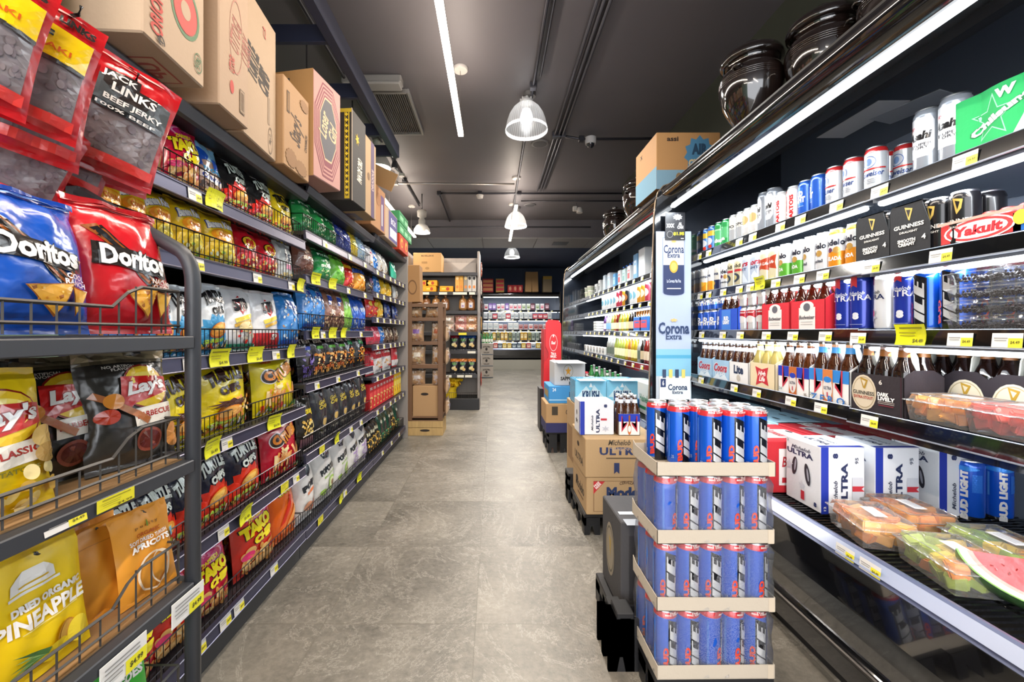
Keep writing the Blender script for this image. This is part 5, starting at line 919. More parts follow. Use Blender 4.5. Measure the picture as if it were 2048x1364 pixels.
CANS = {
 'ice': ('#1257c8', ICE, 'x', None, '#c8333a'), 'bud': ('#c9cdd2', BUDW, 't', None, '#c22a2c', '#c22a2c'), 'blight': ('#1f57b8', BLT, 't'), 'blightx': ('#1454c8', BLTV, 'x'), 'asahi': ('#8f959e', ASA, 'x'), 'stella': ('#e0dcda', STE, 't', None, '#d8d4d2'),
 'goldw': ('#dcdad2', [('e', 0, .6, 1.2, .3, '#c8b078'), ('q', 0, .25, 1.8, .2, '#c4c4c4')], 't'), 'popo': ('#d6d4cc', [('q', 0, .3, 2.6, .36, '#a8abae'), ('t', 'POPO', 0, .58, 1.5, .1, '#2a2a2c')], 't'),
 'tekka': ('#2f9a52', [('q', 0, .5, 2.4, .4, '#5cb878'), ('t', 'ekka', 0, .3, 1.8, .14, W_, dict(bold=.06)), ('q', 0, .7, 1.2, .05, '#a8dcb0')], 't'), 'navycan': ('#1c2848', [('q', 0, .5, .6, .5, '#2c3c68')], 't'), 'greencan': ('#2a7a48', [], 't'),
 'bluyel': ('#3f74c0', [('q', 0, .7, 2, .2, '#e0b83c'), ('e', 0, .4, 1.2, .3, '#d8dce4'), ('e', .3, .2, .5, .14, '#c83c2c')], 't'),
 'corora': ('#e6e4e0', [('q', 0, .22, 2.9, .42, '#e89a24'), ('e', 0, .36, 1.2, .2, '#f0bc3c'), ('t', 'Corona', 0, .66, 1.8, .12, '#2a3454', dict(bold=.03))], 't'), 'corona': ('#d8d4c8', [('q', 0, .24, 2.9, .36, '#20284c'), ('e', 0, .3, .9, .2, '#dca83c'), ('t', 'Corona', 0, .66, 1.8, .12, '#2a3454', dict(bold=.03))], 't'),
 'mod_w': ('#dcdde0', MOD(None, 'Especial'), 't'), 'mod_g': ('#dcdde0', MOD('#5ca838', 'CHELADA'), 't'), 'mod_o': ('#dcdde0', MOD('#dc8c24', 'CHELADA'), 't', None, '#d0a848'),
 'tecate': ('#c8c0a0', [('t', 'Gold', 0, .74, 1.6, .12, '#3a3424', dict(bold=.03)), ('q', 0, .58, 1.8, .08, '#b83038'), ('e', 0, .34, 1.4, .32, '#3c4450'), ('e', 0, .34, .8, .18, '#c8b878')], 't'),
 'coors': ('#b8c4d6', [('t', 'Coors', 0, .7, 1.9, .18, '#b0283c', dict(bold=.04, sh=.3, rot=8)), ('t', 'LIGHT', 0, .54, 1.6, .09, '#38507c', dict(bold=.03)), ('p', [(-1, .1), (-.3, .42), (0, .3), (.4, .44), (1, .1)], '#dce6f2')], 't'),
 'miller': ('#d6ccb0', [('p', [(-.9, .75), (0, .7), (.9, .78), (.75, .55), (.9, .35), (0, .42), (-.9, .33), (-.7, .55)], '#b8452c'), ('t', 'High Life', 0, .56, 1.3, .12, W_, dict(sh=.3))], 't'),
 'ultra': ('#1a2f94', [('p', [(-.3, .98), (.2, .98), (.2, .78), (-.05, .82), (-.3, .78)], '#b8343c'), ('t', 'Michelob', 0, .68, 1.2, .06, '#c4cbe0', dict(sh=.3)), ('t', 'ULTRA', .05, .6, 1.8, .10, '#dfe2ee', dict(bold=.02, sp=1.1)), ('t', '8', .1, .27, .4, .13, '#e4e6ee', dict(bold=.08)), ('q', 0, .12, 1.0, .01, '#8c9ad0')], 'x', None, '#2440a8'),
 'ultraw': ('#dcdee2', [('p', [(-.3, .98), (.2, .98), (.2, .78), (-.05, .82), (-.3, .78)], '#b8343c'), ('t', 'Michelob', 0, .66, 1.3, .06, '#5c6068', dict(sh=.3)), ('t', 'ULTRA', 0, .58, 1.8, .09, '#24305c', dict(bold=.02)), ('z', .1, .25, .9, .3, '#a8a8b4', 7, .5), ('e', .1, .3, .4, .12, '#c84a5c')], 'x', None, '#b8bcc6'),
 'buds': ('#cfd0d2', [('q', 0, .72, 1.7, .3, '#b4242c'), ('t', 'Budweiser', 0, .8, 1.4, .08, W_), ('q', 0, .45, .12, .8, '#b4242c'), ('e', .3, .5, .9, .3, '#e4e0dc')], 's', None, '#cfd0d2'), 'blights': ('#1c4eb0', [('t', 'BUD\nLIGHT', 0, .5, 1.6, .4, W_, dict(bold=.07))], 's'),
 'gdraught': ('#1b1b1e', [('p', [(-.2, .88), (.26, .84), (.2, .68), (.0, .58), (-.04, .62)], '#c8aa58'), ('p', [(-.08, .83), (.14, .80), (.04, .66)], '#1b1b1e'), ('t', 'GUINNESS', 0, .46, 1.6, .08, '#dcd8d0', dict(bold=.02)), ('t', 'DRAUGHT', 0, .36, .9, .04, '#dcd8d0')], 't', None, '#1b1b1e'),
 'krushc': ('#4aa8d8', [], 's'), 'amber': ('#c88c2c', [('e', 0, .5, 1.4, .4, '#e8e0c8')], 't'), 'pinkc': ('#b03c50', [('e', 0, .5, 1.4, .4, '#e8dcdc')], 't'), 'purp': ('#6c3c94', [('q', 0, .5, 1.6, .4, '#c8a8dc')], 't'), 'blk': ('#222226', [('e', 0, .5, 1.2, .4, '#a86838')], 't'), 'whitec': ('#dcdedf', [('e', 0, .5, 1.3, .4, '#7cb4c8')], 't'),
}
CANDESC = {'ice': 'tall blue and black can with red shoulder', 'bud': 'tall white and red can', 'blight': 'blue light can', 'blightx': 'big blue light can', 'asahi': 'tall silver can with a white panel', 'stella': 'white can with red upright letters', 'goldw': 'white and gold can', 'popo': 'white and silver can',
 'tekka': 'green can', 'navycan': 'dark navy can', 'greencan': 'plain green can', 'bluyel': 'blue and yellow can', 'corora': 'white can with an orange base', 'corona': 'cream and navy can', 'mod_w': 'white can with dark letters', 'mod_g': 'white and green tomato can', 'mod_o': 'white and orange tomato can',
 'tecate': 'cream can with a red band and round emblem', 'coors': 'silver blue can with red script', 'miller': 'cream can with a red girdled shape', 'ultra': 'tall royal blue can with a red ribbon', 'ultraw': 'tall white can with a red ribbon', 'buds': 'short white and red can', 'blights': 'short blue light can', 'gdraught': 'black stout can with a gold harp',
 'amber': 'amber can', 'pinkc': 'pink can', 'purp': 'purple can', 'blk': 'black can', 'whitec': 'white can'}
def canmk(key):
    c = CANS[key]
    return lambda: can(c[0], c[1], c[2], band=c[4] if len(c) > 4 else None, base=c[5] if len(c) > 5 else None).build('beer_can')
CN = {}
def put_can(key, x, y, z, where, group, rz=-PI/2, name='beer_can'):
    o = place(('can', key), canmk(key), name, (x, y, z), (0, 0, rz), '', 'can', group)
    return later(o, CANDESC[key], where, 'the poster end')
SHN = ['top beer shelf', 'second beer shelf', 'third beer shelf', 'fourth beer shelf']
rc = random.Random(5)
def canrow(i, items, ranks=2):
    for key, px in items:
        R = SZ[CANS[key][2]][0]; z = SH[i][1]+.0005
        for k in range(ranks):
            X = SH[i][0]+R+.018+k*(2*R+.004); Yp = Yx(px, SH[i][0]+R*.6)
            put_can(key, X, Yp, z, ('at front of ' if k == 0 else 'at rear of ')+SHN[i], 'cans on the '+SHN[i], -PI/2-.25+rc.uniform(-.5, .5))
canrow(0, [('greencan', 1371), ('navycan', 1381), ('navycan', 1392), ('bluyel', 1404), ('bluyel', 1417), ('tekka', 1431), ('tekka', 1445), ('popo', 1460), ('popo', 1474), ('goldw', 1488), ('goldw', 1502), ('asahi', 1519), ('asahi', 1536), ('stella', 1554), ('stella', 1577), ('blight', 1600), ('blight', 1625), ('bud', 1656), ('bud', 1692), ('bud', 1735)], 1)
canrow(0, [('asahi', 1837), ('asahi', 1890)], 2)
for x, px in ((1.43, 1766), (1.50, 1775), (1.43, 1800), (1.50, 1812)): put_can('bud', x, Yx(px, x-.02), SH[0][1]+.0005, 'set back on the '+SHN[0], 'cans on the '+SHN[0])
canrow(1, [('corora', 1404), ('corora', 1417), ('corona', 1430), ('mod_w', 1443), ('tecate', 1457), ('tecate', 1471), ('coors', 1487), ('coors', 1504), ('miller', 1522), ('miller', 1541), ('mod_g', 1562), ('mod_g', 1588), ('mod_w', 1611), ('mod_w', 1636), ('mod_o', 1662), ('mod_o', 1697)], 2)
canrow(1, [('gdraught', 1862), ('gdraught', 1908)], 2)
canrow(2, [('ultra', 1677), ('ultra', 1708), ('ultraw', 1757), ('ultra', 1797), ('ice', 1838), ('ice', 1893)], 1)
for k, px in enumerate((1960, 2010, 2062)): put_can('ice', 1.27+.17, Yx(px, 1.42), SH[2][1]+.0005, 'behind the berry boxes', 'cans on the '+SHN[2], -PI/2+.9)
for key, xs, nm in (('blights', (1398, 1411, 1424, 1440), 'stacked by the blue six-pack'), ('buds', (1483, 1500, 1520, 1538), 'stacked beside the red six-packs')):
    for lv in (0, 1):
        for px in xs: put_can(key, 1.32, Yx(px, 1.30), SH[2][1]+.0005+lv*.1225, nm+(', upper layer' if lv else ', lower layer'), 'short cans on the third shelf')
# bottles and six-packs
def bottle(glass='#3a1c0c', label=None, cap='#d8d8d8', liquid=None, neck=None, H=.23, kind='glass'):
    b = B(); k = kind+':'+glass; s = H/.23
    b.lathe([(.0295, 0), (.0305, .004), (.0305, .12*s), (.028, .142*s), (.018, .168*s), (.0138, .19*s), (.0132, .215*s)], k, 16, cap=False)
    b.lathe([(.0142, .215*s), (.0145, .222*s), (.0148, H-.002), (.012, H)], 'metal:'+cap if cap != '#f0f0f0' else 'paint:'+cap, 16)
    if label: b.lathe([(.0308, .03*s), (.0308, .105*s)], 'paint:'+label, 16, cap=False)
    if neck: b.lathe([(.0166, .172*s), (.0142, .19*s), (.0137, .205*s)], 'paint:'+neck, 16, cap=False)
    return b
BM = {}
def bottle_mesh(key, **k):
    if key not in BM: BM[key] = bottle(**k).mesh('bottle')
    return BM[key]
BOT = {'brown': dict(), 'brown_s': dict(glass='#4a2410', neck='#cfd2d6', cap='#c8cacc'), 'brown_r': dict(glass='#4a1c10', neck='#6a1818', cap='#c8343c'), 'stout': dict(glass='#241410', neck='#7a4a1c', cap='#f0f0f0'), 'clear_y': dict(glass='#d8c878', neck='#e8e4d4', cap='#d8d8d0'), 'ultrab': dict(glass='#5a2c10', neck='#dfe2ea', cap='#dcdcdc'), 'zerob': dict(glass='#4a2410', neck='#3c8cd0', cap='#c8ccd0'),
 'green': dict(glass='#1c8a3c', neck='#dfe8dc', cap='#3caa5c', label='#dcdccc'), 'yellowb': dict(glass='#d8b82c', label='#e8e0a0', cap='#d8c850', neck='#d8c030'), 'limeb': dict(glass='#b8c85c', label='#e0e4c0', cap='#e8e8d8'), 'greyb': dict(glass='#c8ccc8', label='#5c6a60', cap='#e0e0e0'), 'orangeb': dict(glass='#c87a2c', label='#e8d8b8', cap='#e0a040'), 'redb': dict(glass='#8c2420', label='#d8c8b0', cap='#c83c34'), 'darkb': dict(glass='#26201e', label='#c8b898', cap='#20201e'), 'soju': dict(glass='#4cae5c', label='#e8ece0', cap='#48a860'), 'milk': dict(glass='#e6e6e4', label='#7cacd8', cap='#3c6cc0'), 'purpleb': dict(glass='#7a4a9c', label='#e0d0e8', cap='#a06cc0')}
def sixpack(col, ds, bot, name='six_pack', sidecol=None, Wd=.186, Dp=.124, Hh=.125, handle=None, ends=None):
    r = empty(name); b = B(); k = 'card:'+col; t = .002
    b.box(-Wd/2, Wd/2, 0, t, 0, Hh, k); b.box(-Wd/2, Wd/2, Dp-t, Dp, 0, Hh, k); b.box(-Wd/2, Wd/2, 0, Dp, 0, t, k)
    for sx in (-1, 1): b.prism([(0, 0), (Dp, 0), (Dp, Hh), (Dp/2+.03, Hh+.022), (Dp/2-.03, Hh+.022), (0, Hh)], 'x', sx*Wd/2-(t if sx > 0 else 0), sx*Wd/2+(t if sx < 0 else 0), 'card:'+(sidecol or col))
    b.prism([(-Wd/2+.01, Hh-.02), (Wd/2-.01, Hh-.02), (Wd/2-.02, Hh+.06), (.06, Hh+.085), (-.06, Hh+.085), (-Wd/2+.02, Hh+.06)], 'y', Dp/2-.002, Dp/2+.002, 'card:'+(handle or col))
    b.decals(ds, Wd, Hh, flat((0, 0, 0), (1, 0, 0), (0, 0, 1), (0, -1, 0)), off=.0008)
    b.decals(ends or ds, Dp, Hh, flat((-Wd/2, Dp/2, 0), (0, -1, 0), (0, 0, 1), (-1, 0, 0)), off=.0008)
    b.build('carrier', r)
    for i in range(6):
        o = bpy.data.objects.new('bottle', bottle_mesh(bot, **BOT[bot])); C.objects.link(o); o.parent = r; o.location = (-Wd/3+(i % 3)*Wd/3, .031+(i//3)*.062, .003)
    return r
GUIN = [('e', -.48, .5, 1.0, .94, '#cfc2aa'), ('o', -.48, .5, .9, .84, '#a89878', .06), ('p', [(-.62, .9), (-.3, .84), (-.42, .6), (-.5, .62)], '#a8842c'), ('p', [(-.56, .84), (-.38, .8), (-.46, .66)], '#cfc2aa'), ('t', 'GUINNESS', -.48, .49, .86, .1, '#2c2620', dict(bold=.02)), ('t', 'EXTRA STOUT', -.48, .37, .78, .08, '#a03a2c', dict(bold=.03)), ('q', .93, .5, .03, 1, '#3a1c26'),
    ('t', '6', .2, .82, .12, .12, '#dcd4cc'), ('t', 'DARK', .3, .52, .42, .10, W_, dict(bold=.05)), ('t', 'LIVELY', .42, .41, .62, .10, W_, dict(bold=.05)), ('q', .42, .33, .6, .012, '#c8b8b0'), ('q', .42, .29, .6, .012, '#c8b8b0'), ('q', .42, .24, .55, .03, '#6a2430')]
UL6 = lambda c, c2: [('q', 0, .82, 2, .36, c), ('p', [(-.72, 1), (-.64, 1), (-.64, .35), (-.35, .62), (-.35, .5), (-.7, .22)], '#b83044'), ('p', [(.72, 1), (.64, 1), (.64, .35), (.35, .62), (.35, .5), (.7, .22)], '#b83044'), ('q', 0, .5, .5, 1, c2), ('e', 0, .45, .46, .7, '#d4d0cc'), ('e', 0, .7, .4, .18, c), ('t', 'ULTRA', 0, .45, .38, .1, '#2c3450'), ('q', 0, .26, .06, .14, '#b83044'), ('t', '95', .8, .12, .16, .1, '#7c6a5c'), ('t', '2.6', -.8, .2, .2, .1, '#4c7c7c')]
PK6 = {'pk_coors': ('#9cc0dc', [('t', 'Coors', 0, .62, 1.6, .42, '#b02840', dict(sh=.3, bold=.05, ol=W_)), ('t', 'LIGHT', 0, .3, 1.2, .16, '#e8eef4', dict(bold=.03)), ('p', [(-1, 0), (-.4, .3), (0, .14), (.5, .34), (1, 0)], '#dce8f2')], 'brown_s', 'silver blue six-pack with red script'),
 'pk_lite': ('#dcdcdc', [('t', 'Lite', 0, .66, 1.0, .4, '#1c2a4c', dict(bold=.05)), ('e', .0, .28, .4, .3, '#b8b0a4')], 'brown_s', 'white six-pack with blackletter word'),
 'pk_life': ('#d8c8a4', [('p', [(-.55, .86), (0, .76), (.5, .86), (.38, .5), (.52, .16), (0, .26), (-.5, .12), (-.36, .5)], '#bc2430'), ('t', 'High\nLife', 0, .5, .6, .4, W_, dict(sh=.3, bold=.03))], 'clear_y', 'cream six-pack with a red girdled emblem'),
 'pk_ultra': ('#dfdfdd', UL6('#1c34a8', '#b8642c'), 'ultrab', 'white and blue six-pack with a printed bottle'),
 'pk_zero': ('#dfdfdd', UL6('#2c7cc8', '#c8763c')+[('t', 'Z E R O', 0, .12, 1.7, .22, '#2c6cb4', dict(bold=.02))], 'zerob', 'white and sky blue zero beer six-pack'),
 'pk_guin': ('#241c22', GUIN, 'stout', 'dark stout six-pack with a cream oval'), 'pk_bud': ('#c41c2c', [('q', 0, .40, .95, .74, '#ddd8d4'), ('e', 0, .82, .8, .3, '#ddd8d4'), ('e', 0, .78, .4, .26, '#5c5c64'), ('t', 'Budweiser', 0, .45, .9, .13, '#3c3438', dict(sh=.2, bold=.02)), ('q', 0, .3, .7, .02, '#a8a4a0'), ('q', 0, .22, .7, .02, '#a8a4a0')], 'brown_r', 'red six-pack with a white crest'),
 'pk_blight': ('#1c4cc0', [('q', -.2, .5, 1.0, .94, '#3c7ad4'), ('t', 'BUD\nLIGHT', -.2, .5, .7, .36, W_, dict(bold=.06))], 'brown', 'blue light beer six-pack')}
PN = {}
def put_pack(key, px, i, dx=.0, rz=-PI/2, sc_=1.0):
    col, ds, bot, desc = PK6[key]; X = SH[i][0]+.006+dx; n = PN.get(key, 0); PN[key] = n+1
    o = place(('pack', key), lambda: sixpack(col, ds, bot, ends=[('e', 0, .5, 1.6, .96, '#cfc2aa'), ('o', 0, .5, 1.45, .86, '#a89878', .06), ('p', [(-.2, .9), (.26, .84), (.06, .6), (-.06, .62)], '#a8842c'), ('p', [(-.1, .84), (.14, .8), (0, .68)], '#cfc2aa'), ('t', 'GUINNESS', 0, .47, 1.4, .1, '#2c2620', dict(bold=.02)), ('t', 'EXTRA STOUT', 0, .34, 1.2, .07, '#a03a2c')] if key == 'pk_guin' else None, handle='#d6d6cc' if key == 'pk_guin' else None), 'six_pack', (X, Yx(px, X), SH[i][1]+.0005), (0, 0, rz), desc+(', ' if n == 0 else ', %s of its kind, ' % ordn(n))+'on the '+SHN[i], 'six-pack', 'bottle six-packs on the '+SHN[i]); o.scale = (sc_, sc_, sc_); return o
put_pack('pk_blight', 1456, 2, sc_=.97); put_pack('pk_bud', 1550, 2); put_pack('pk_bud', 1614, 2)
for key, px in (('pk_coors', 1409), ('pk_coors', 1441), ('pk_lite', 1477), ('pk_life', 1524), ('pk_ultra', 1586), ('pk_zero', 1656), ('pk_guin', 1752)): put_pack(key, px, 3, sc_=1.0 if px > 1640 else .96 if px > 1500 else .89)
for px in (1842, 1926, 2022): o = put_pack('pk_guin', px, 3, .155, rz=0); o.location.x = 1.505; o.location.y = 1.405*FPX/(px-CX)-.062
# Guinness draught four-packs, green cling pack, Yakult
def fourpack():
    r = empty('can_four_pack'); b = B(); b.prism([(-.072, 0), (.072, 0), (.072, .09), (.05, .15), (.045, .168), (-.062, .168), (-.072, .15)], 'y', 0, .0025, 'card:#1a1a1d'); b.prism([(-.072, 0), (.072, 0), (.072, .15), (-.072, .15)], 'y', .135, .1375, 'card:#1a1a1d'); b.box(-.072, -.07, 0, .137, 0, .15, 'card:#1a1a1d'); b.box(-.05, .05, 0, .137, .165, .168, 'card:#202024')
    b.decals([('p', [(-.2, .93), (.2, .88), (.05, .66), (-.02, .68)], '#c8aa58'), ('p', [(-.12, .88), (.1, .86), (0, .72)], '#1a1a1d'), ('t', 'GUINNESS', 0, .56, 1.5, .08, '#e4e0d8', dict(bold=.03)), ('t', 'DRAUGHT', 0, .45, .9, .04, '#e4e0d8'), ('t', 'SMOOTH\nCREAMY', -.1, .25, .9, .14, '#e4e0d8', dict(bold=.05)), ('t', '4', .75, .3, .2, .1, '#e4e0d8')], .144, .168, flat((0, 0, 0), (1, 0, 0), (0, 0, 1), (0, -1, 0)), off=.0008); b.build('carrier', r)
    for i in range(4): o = bpy.data.objects.new('can', PROTO_CAN('gdraught')); C.objects.link(o); o.parent = r; o.location = (-.035+(i % 2)*.07, .036+(i//2)*.066, .002)
    return r
CM = {}
def PROTO_CAN(key):
    if key not in CM: c = CANS[key]; CM[key] = can(c[0], c[1], c[2], band=c[4] if len(c) > 4 else None, base=c[5] if len(c) > 5 else None).mesh('can')
    return CM[key]
for n, px in enumerate((1738, 1811)):
    place('g4', fourpack, 'can_four_pack', (SH[1][0]+.01, Yx(px, SH[1][0]), SH[1][1]+.0005), (0, 0, -PI/2), 'black stout four-pack carton with a gold harp, %s' % ('beside the orange cans', 'next to the single stout cans')[n], 'four-pack', 'stout four-packs').scale = (.88, .9, .97)
b = B()
X0 = 1.315; b.add([], [], 'card:#1faa58')
def wrapf(W, H, Rr, n=16):
    def f(x, y, d): return Vector((x, -(Rr*abs(math.cos(x/W*PI*3.0)))*.25-d, y))
    return f
for col, y0, y1 in (('#1ba356', .0, 1.0),): b.decals([('q', 0, .5, 2, 1, col), ('z', -.1, .5, .75, .8, '#8fd4a8', 5, .42), ('z', -.1, .5, .66, .7, '#17964c', 5, .42), ('t', 'Chilsung', .0, .5, 1.0, .16, W_, dict(bold=.05, rot=28, ol='#12703a')), ('p', [(.2, .1), (.95, .1), (.95, .8), (.55, .8)], '#c8dccc'), ('t', 'W', .1, .84, .3, .16, W_, dict(bold=.06))], .285, .162, wrapf(.285, .162, .033), L=.02, pre='card:')
r = empty('can_multipack', (X0+.02, Yx(1988, X0), SH[0][1]+.0005), (0, 0, -PI/2)); b.build('printed_sleeve', r)
for i in range(8): o = bpy.data.objects.new('can', PROTO_CAN('asahi' if 0 else 'tekka')); C.objects.link(o); o.parent = r; o.location = (-.105+(i % 4)*.07, .035+(i//4)*.068, .002)
tag(r, 'green multipack of cans with a white star, above the stout four-packs', 'multipack')
b = B(); b.box(-.105, .105, 0, .12, 0, .075, 'film:#c43c3c', .012); b.decals([('e', 0, .5, 1.6, .85, W_), ('e', 0, .5, 1.5, .76, '#d03a3c'), ('e', 0, .5, 1.3, .6, '#eadede'), ('t', 'Yakult', 0, .5, 1.1, .36, '#c42430', dict(bold=.05, sh=.1)), ('e', .9, .6, .3, .5, '#d8c03c'), ('q', 0, .93, 1.9, .1, '#e0a090')], .21, .075, flat((0, 0, 0), (1, 0, 0), (0, 0, 1), (0, -1, 0)), off=.001)
for i in range(5):
    for j in range(2): b.lathe([(.018, .07), (.016, .08), (.012, .084)], 'paint:#c83c34', 12, (-.08+i*.04, .035+j*.05, 0))
tag(b.build('yogurt_pack', None, (1.31, Yx(1948, 1.30), SH[1][1]+.001), (0, 0, -PI/2)), 'red wrapped pack of small yogurt drinks on the second shelf', 'yogurt pack')
b = B(); b.box(-.04, .04, 0, .1, 0, .07, 'film:#2f72c8', .012); b.lathe([(.02, .06), (.022, .09), (.018, .1)], 'clear:#bcd8f0', 14, (0, .04, 0)); tag(b.build('water_pack', None, (1.31, Yx(2046, 1.30), SH[1][1]+.001), (0, 0, -PI/2)), 'small blue wrapped pack beside the red yogurt pack', 'pack')
# ---- clear tubs
def tub_parts(W, Dp, H, lab=True, tall=.02):
    base = B(); w0, d0 = W*.44, Dp*.44; w1, d1 = W*.5, Dp*.5
    P = lambda w, d, z: [(-w, -d, z), (w, -d, z), (w, d, z), (-w, d, z)]
    base.add(P(w0, d0, 0)+P(w1*.96, d1*.96, H*.72)+P(w1, d1, H*.74), [(0, 3, 2, 1)]+[(i, (i+1) % 4, 4+(i+1) % 4, 4+i) for i in range(4)]+[(4+i, 4+(i+1) % 4, 8+(i+1) % 4, 8+i) for i in range(4)], 'clear:#ffffff')
    lid = B(); lid.add(P(w1*1.02, d1*1.02, H*.75)+P(w1*.9, d1*.9, H*.8)+P(w1*.84, d1*.84, H), [(i, (i+1) % 4, 4+(i+1) % 4, 4+i) for i in range(4)]+[(4+i, 4+(i+1) % 4, 8+(i+1) % 4, 8+i) for i in range(4)]+[(8, 9, 10, 11)], 'clear:#ffffff')
    for k in range(4):
        p = P(w1*1.02, d1*1.02, H*.75); lid.tube([p[k], p[(k+1) % 4]], .0018, 'clear:#ffffff', 4); p = P(w1*.86, d1*.86, H); lid.tube([p[k], p[(k+1) % 4]], .0014, 'clear:#ffffff', 4)
    lb = B(); lb.box(-.035, .04, -.012, .022, H+.0005, H+.0015, 'paint:#e8e8ea'); lb.decals([('q', 0, .3+.25*k, 1.5, .06, '#a8a8b0') for k in range(3)], .075, .034, flat((.0025, -.012, H+.0015), (1, 0, 0), (0, 1, 0), (0, 0, 1)))
    return base, lid, lb
CHM = {}
def chunk_mesh(col, seed):
    if (col, seed) not in CHM:
        rr = random.Random(seed); b = B(); s = .0225
        vs = [Vector((sx*s*rr.uniform(.75, 1.15), sy*s*rr.uniform(.75, 1.1), sz*s*rr.uniform(.75, 1.1))) for sz in (-1, 1) for sy in (-1, 1) for sx in (-1, 1)]
        b.add(vs, [(0, 2, 3, 1), (4, 5, 7, 6), (0, 1, 5, 4), (2, 6, 7, 3), (0, 4, 6, 2), (1, 3, 7, 5)], 'flesh:'+col)
        me = b.mesh('fruit_chunk'); import bmesh as bm_; bm = bm_.new(); bm.from_mesh(me); bm_.ops.bevel(bm, geom=list(bm.edges), offset=.004, segments=2, affect='EDGES'); bm.to_mesh(me); bm.free(); CHM[(col, seed)] = me
    return CHM[(col, seed)]
def fruit_tub(loc, rz, cols, label, W=.20, Dp=.15, H=.078, seed=0, name='fruit_tub', tilt=0):
    r = empty(name, loc, (tilt, 0, rz)); a, l, lb = tub_parts(W, Dp, H); a.build('tub_base', r); l.build('tub_lid', r); lb.build('paper_label', r); rr = random.Random(seed)
    nx, ny = 4, 3
    for lv in range(2):
        for i in range(nx):
            for j in range(ny):
                if lv == 0 and 0 < i < nx-1 and 0 < j < ny-1: continue
                c = cols[rr.randrange(len(cols))]; o = bpy.data.objects.new('fruit_chunk', chunk_mesh(c, rr.randrange(3))); C.objects.link(o); o.parent = r
                k = .80 if lv == 0 else .86; o.location = ((-.5+(i+.5)/nx)*W*k+rr.uniform(-.003, .003), (-.5+(j+.5)/ny)*Dp*k, .027+lv*.025+rr.uniform(-.002, .003)); o.rotation_euler = (rr.uniform(-.3, .3), rr.uniform(-.3, .3), rr.uniform(0, 3)); o.scale = (.92, .92, .85)
    return tag(r, label, 'fruit tub', 'clear tubs of cut fruit')
DK = .532
CAN_ = ['#de8a2c', '#e09838', '#d97c22']
fruit_tub((1.17, 1.30, DK), -PI/2-.25, CAN_, 'clear tub of cantaloupe chunks at the front edge of the deck', seed=1)
fruit_tub((1.34, 1.355, DK), -PI/2-.1, CAN_, 'clear tub of cantaloupe chunks behind another one, against the white cases', seed=2)
fruit_tub((1.19, 1.08, DK), -PI/2-.2, ['#d9802c', '#9cae3c', '#d8b83c', '#a8b848'], 'clear tub of kiwi, mango and melon chunks, nearest the nose rail', seed=3)
fruit_tub((1.375, 1.13, DK), -PI/2-.1, ['#d9902c', '#9cae3c', '#7c9c34', '#d8b83c'], 'clear tub of kiwi and melon chunks between its twin and the blue cans', seed=4)
fruit_tub((SH[3][0]+.075, Yx(1880, 1.26), SH[3][1]+.004), -PI/2, CAN_, 'clear tub of cantaloupe chunks on the shelf in front of the stout', W=.17, seed=5)
fruit_tub((SH[3][0]+.075, Yx(2008, 1.26)-.01, SH[3][1]+.004), -PI/2, ['#c83a34', '#d2473c', '#bc3430'], 'clear tub of watermelon chunks on the shelf in front of the stout', W=.17, seed=6)
# blackberries
BBM = None
def berry_box(loc, rz, label):
    global BBM
    r = empty('berry_box', loc, (0, 0, rz)); a, l, lb = tub_parts(.125, .11, .042); a.mats = ['clear:#fffffe']; l.mats = ['clear:#fffffe']; a.build('box_base', r); l.build('box_lid', r)
    if BBM is None:
        b = B(); rr = random.Random(3)
        for k in range(30):
            c = Vector(((-.5+(k % 6+.5)/6)*.105, (-.5+(k//6+.5)/5)*.092, .014+rr.uniform(0, .008)))
            for q in range(9):
                d = Vector((rr.gauss(0, 1), rr.gauss(0, 1), rr.gauss(0, 1))).normalized()*.006; p = c+d; s = .0042
                b.add([p+Vector(v)*s for v in ((1, 0, 0), (-1, 0, 0), (0, 1, 0), (0, -1, 0), (0, 0, 1), (0, 0, -1))], [(0, 2, 4), (2, 1, 4), (1, 3, 4), (3, 0, 4), (2, 0, 5), (1, 2, 5), (3, 1, 5), (0, 3, 5)], 'paint:#1a1018')
        BBM = b.mesh('blackberries')
    o = bpy.data.objects.new('blackberries', BBM); C.objects.link(o); o.parent = r; o['kind'] = 'stuff'
    return tag(r, label, 'berry box', 'clear boxes of blackberries')
for j, px in enumerate((1955, 2045)):
    for k in range(4): berry_box((1.325, Yx(px, 1.29), SH[2][1]-.002+k*.0425), -PI/2, 'clear box of blackberries, %s of the %s stack on the third shelf' % (('bottom one', 'second', 'third', 'top one')[k], ('first', 'second')[j]))
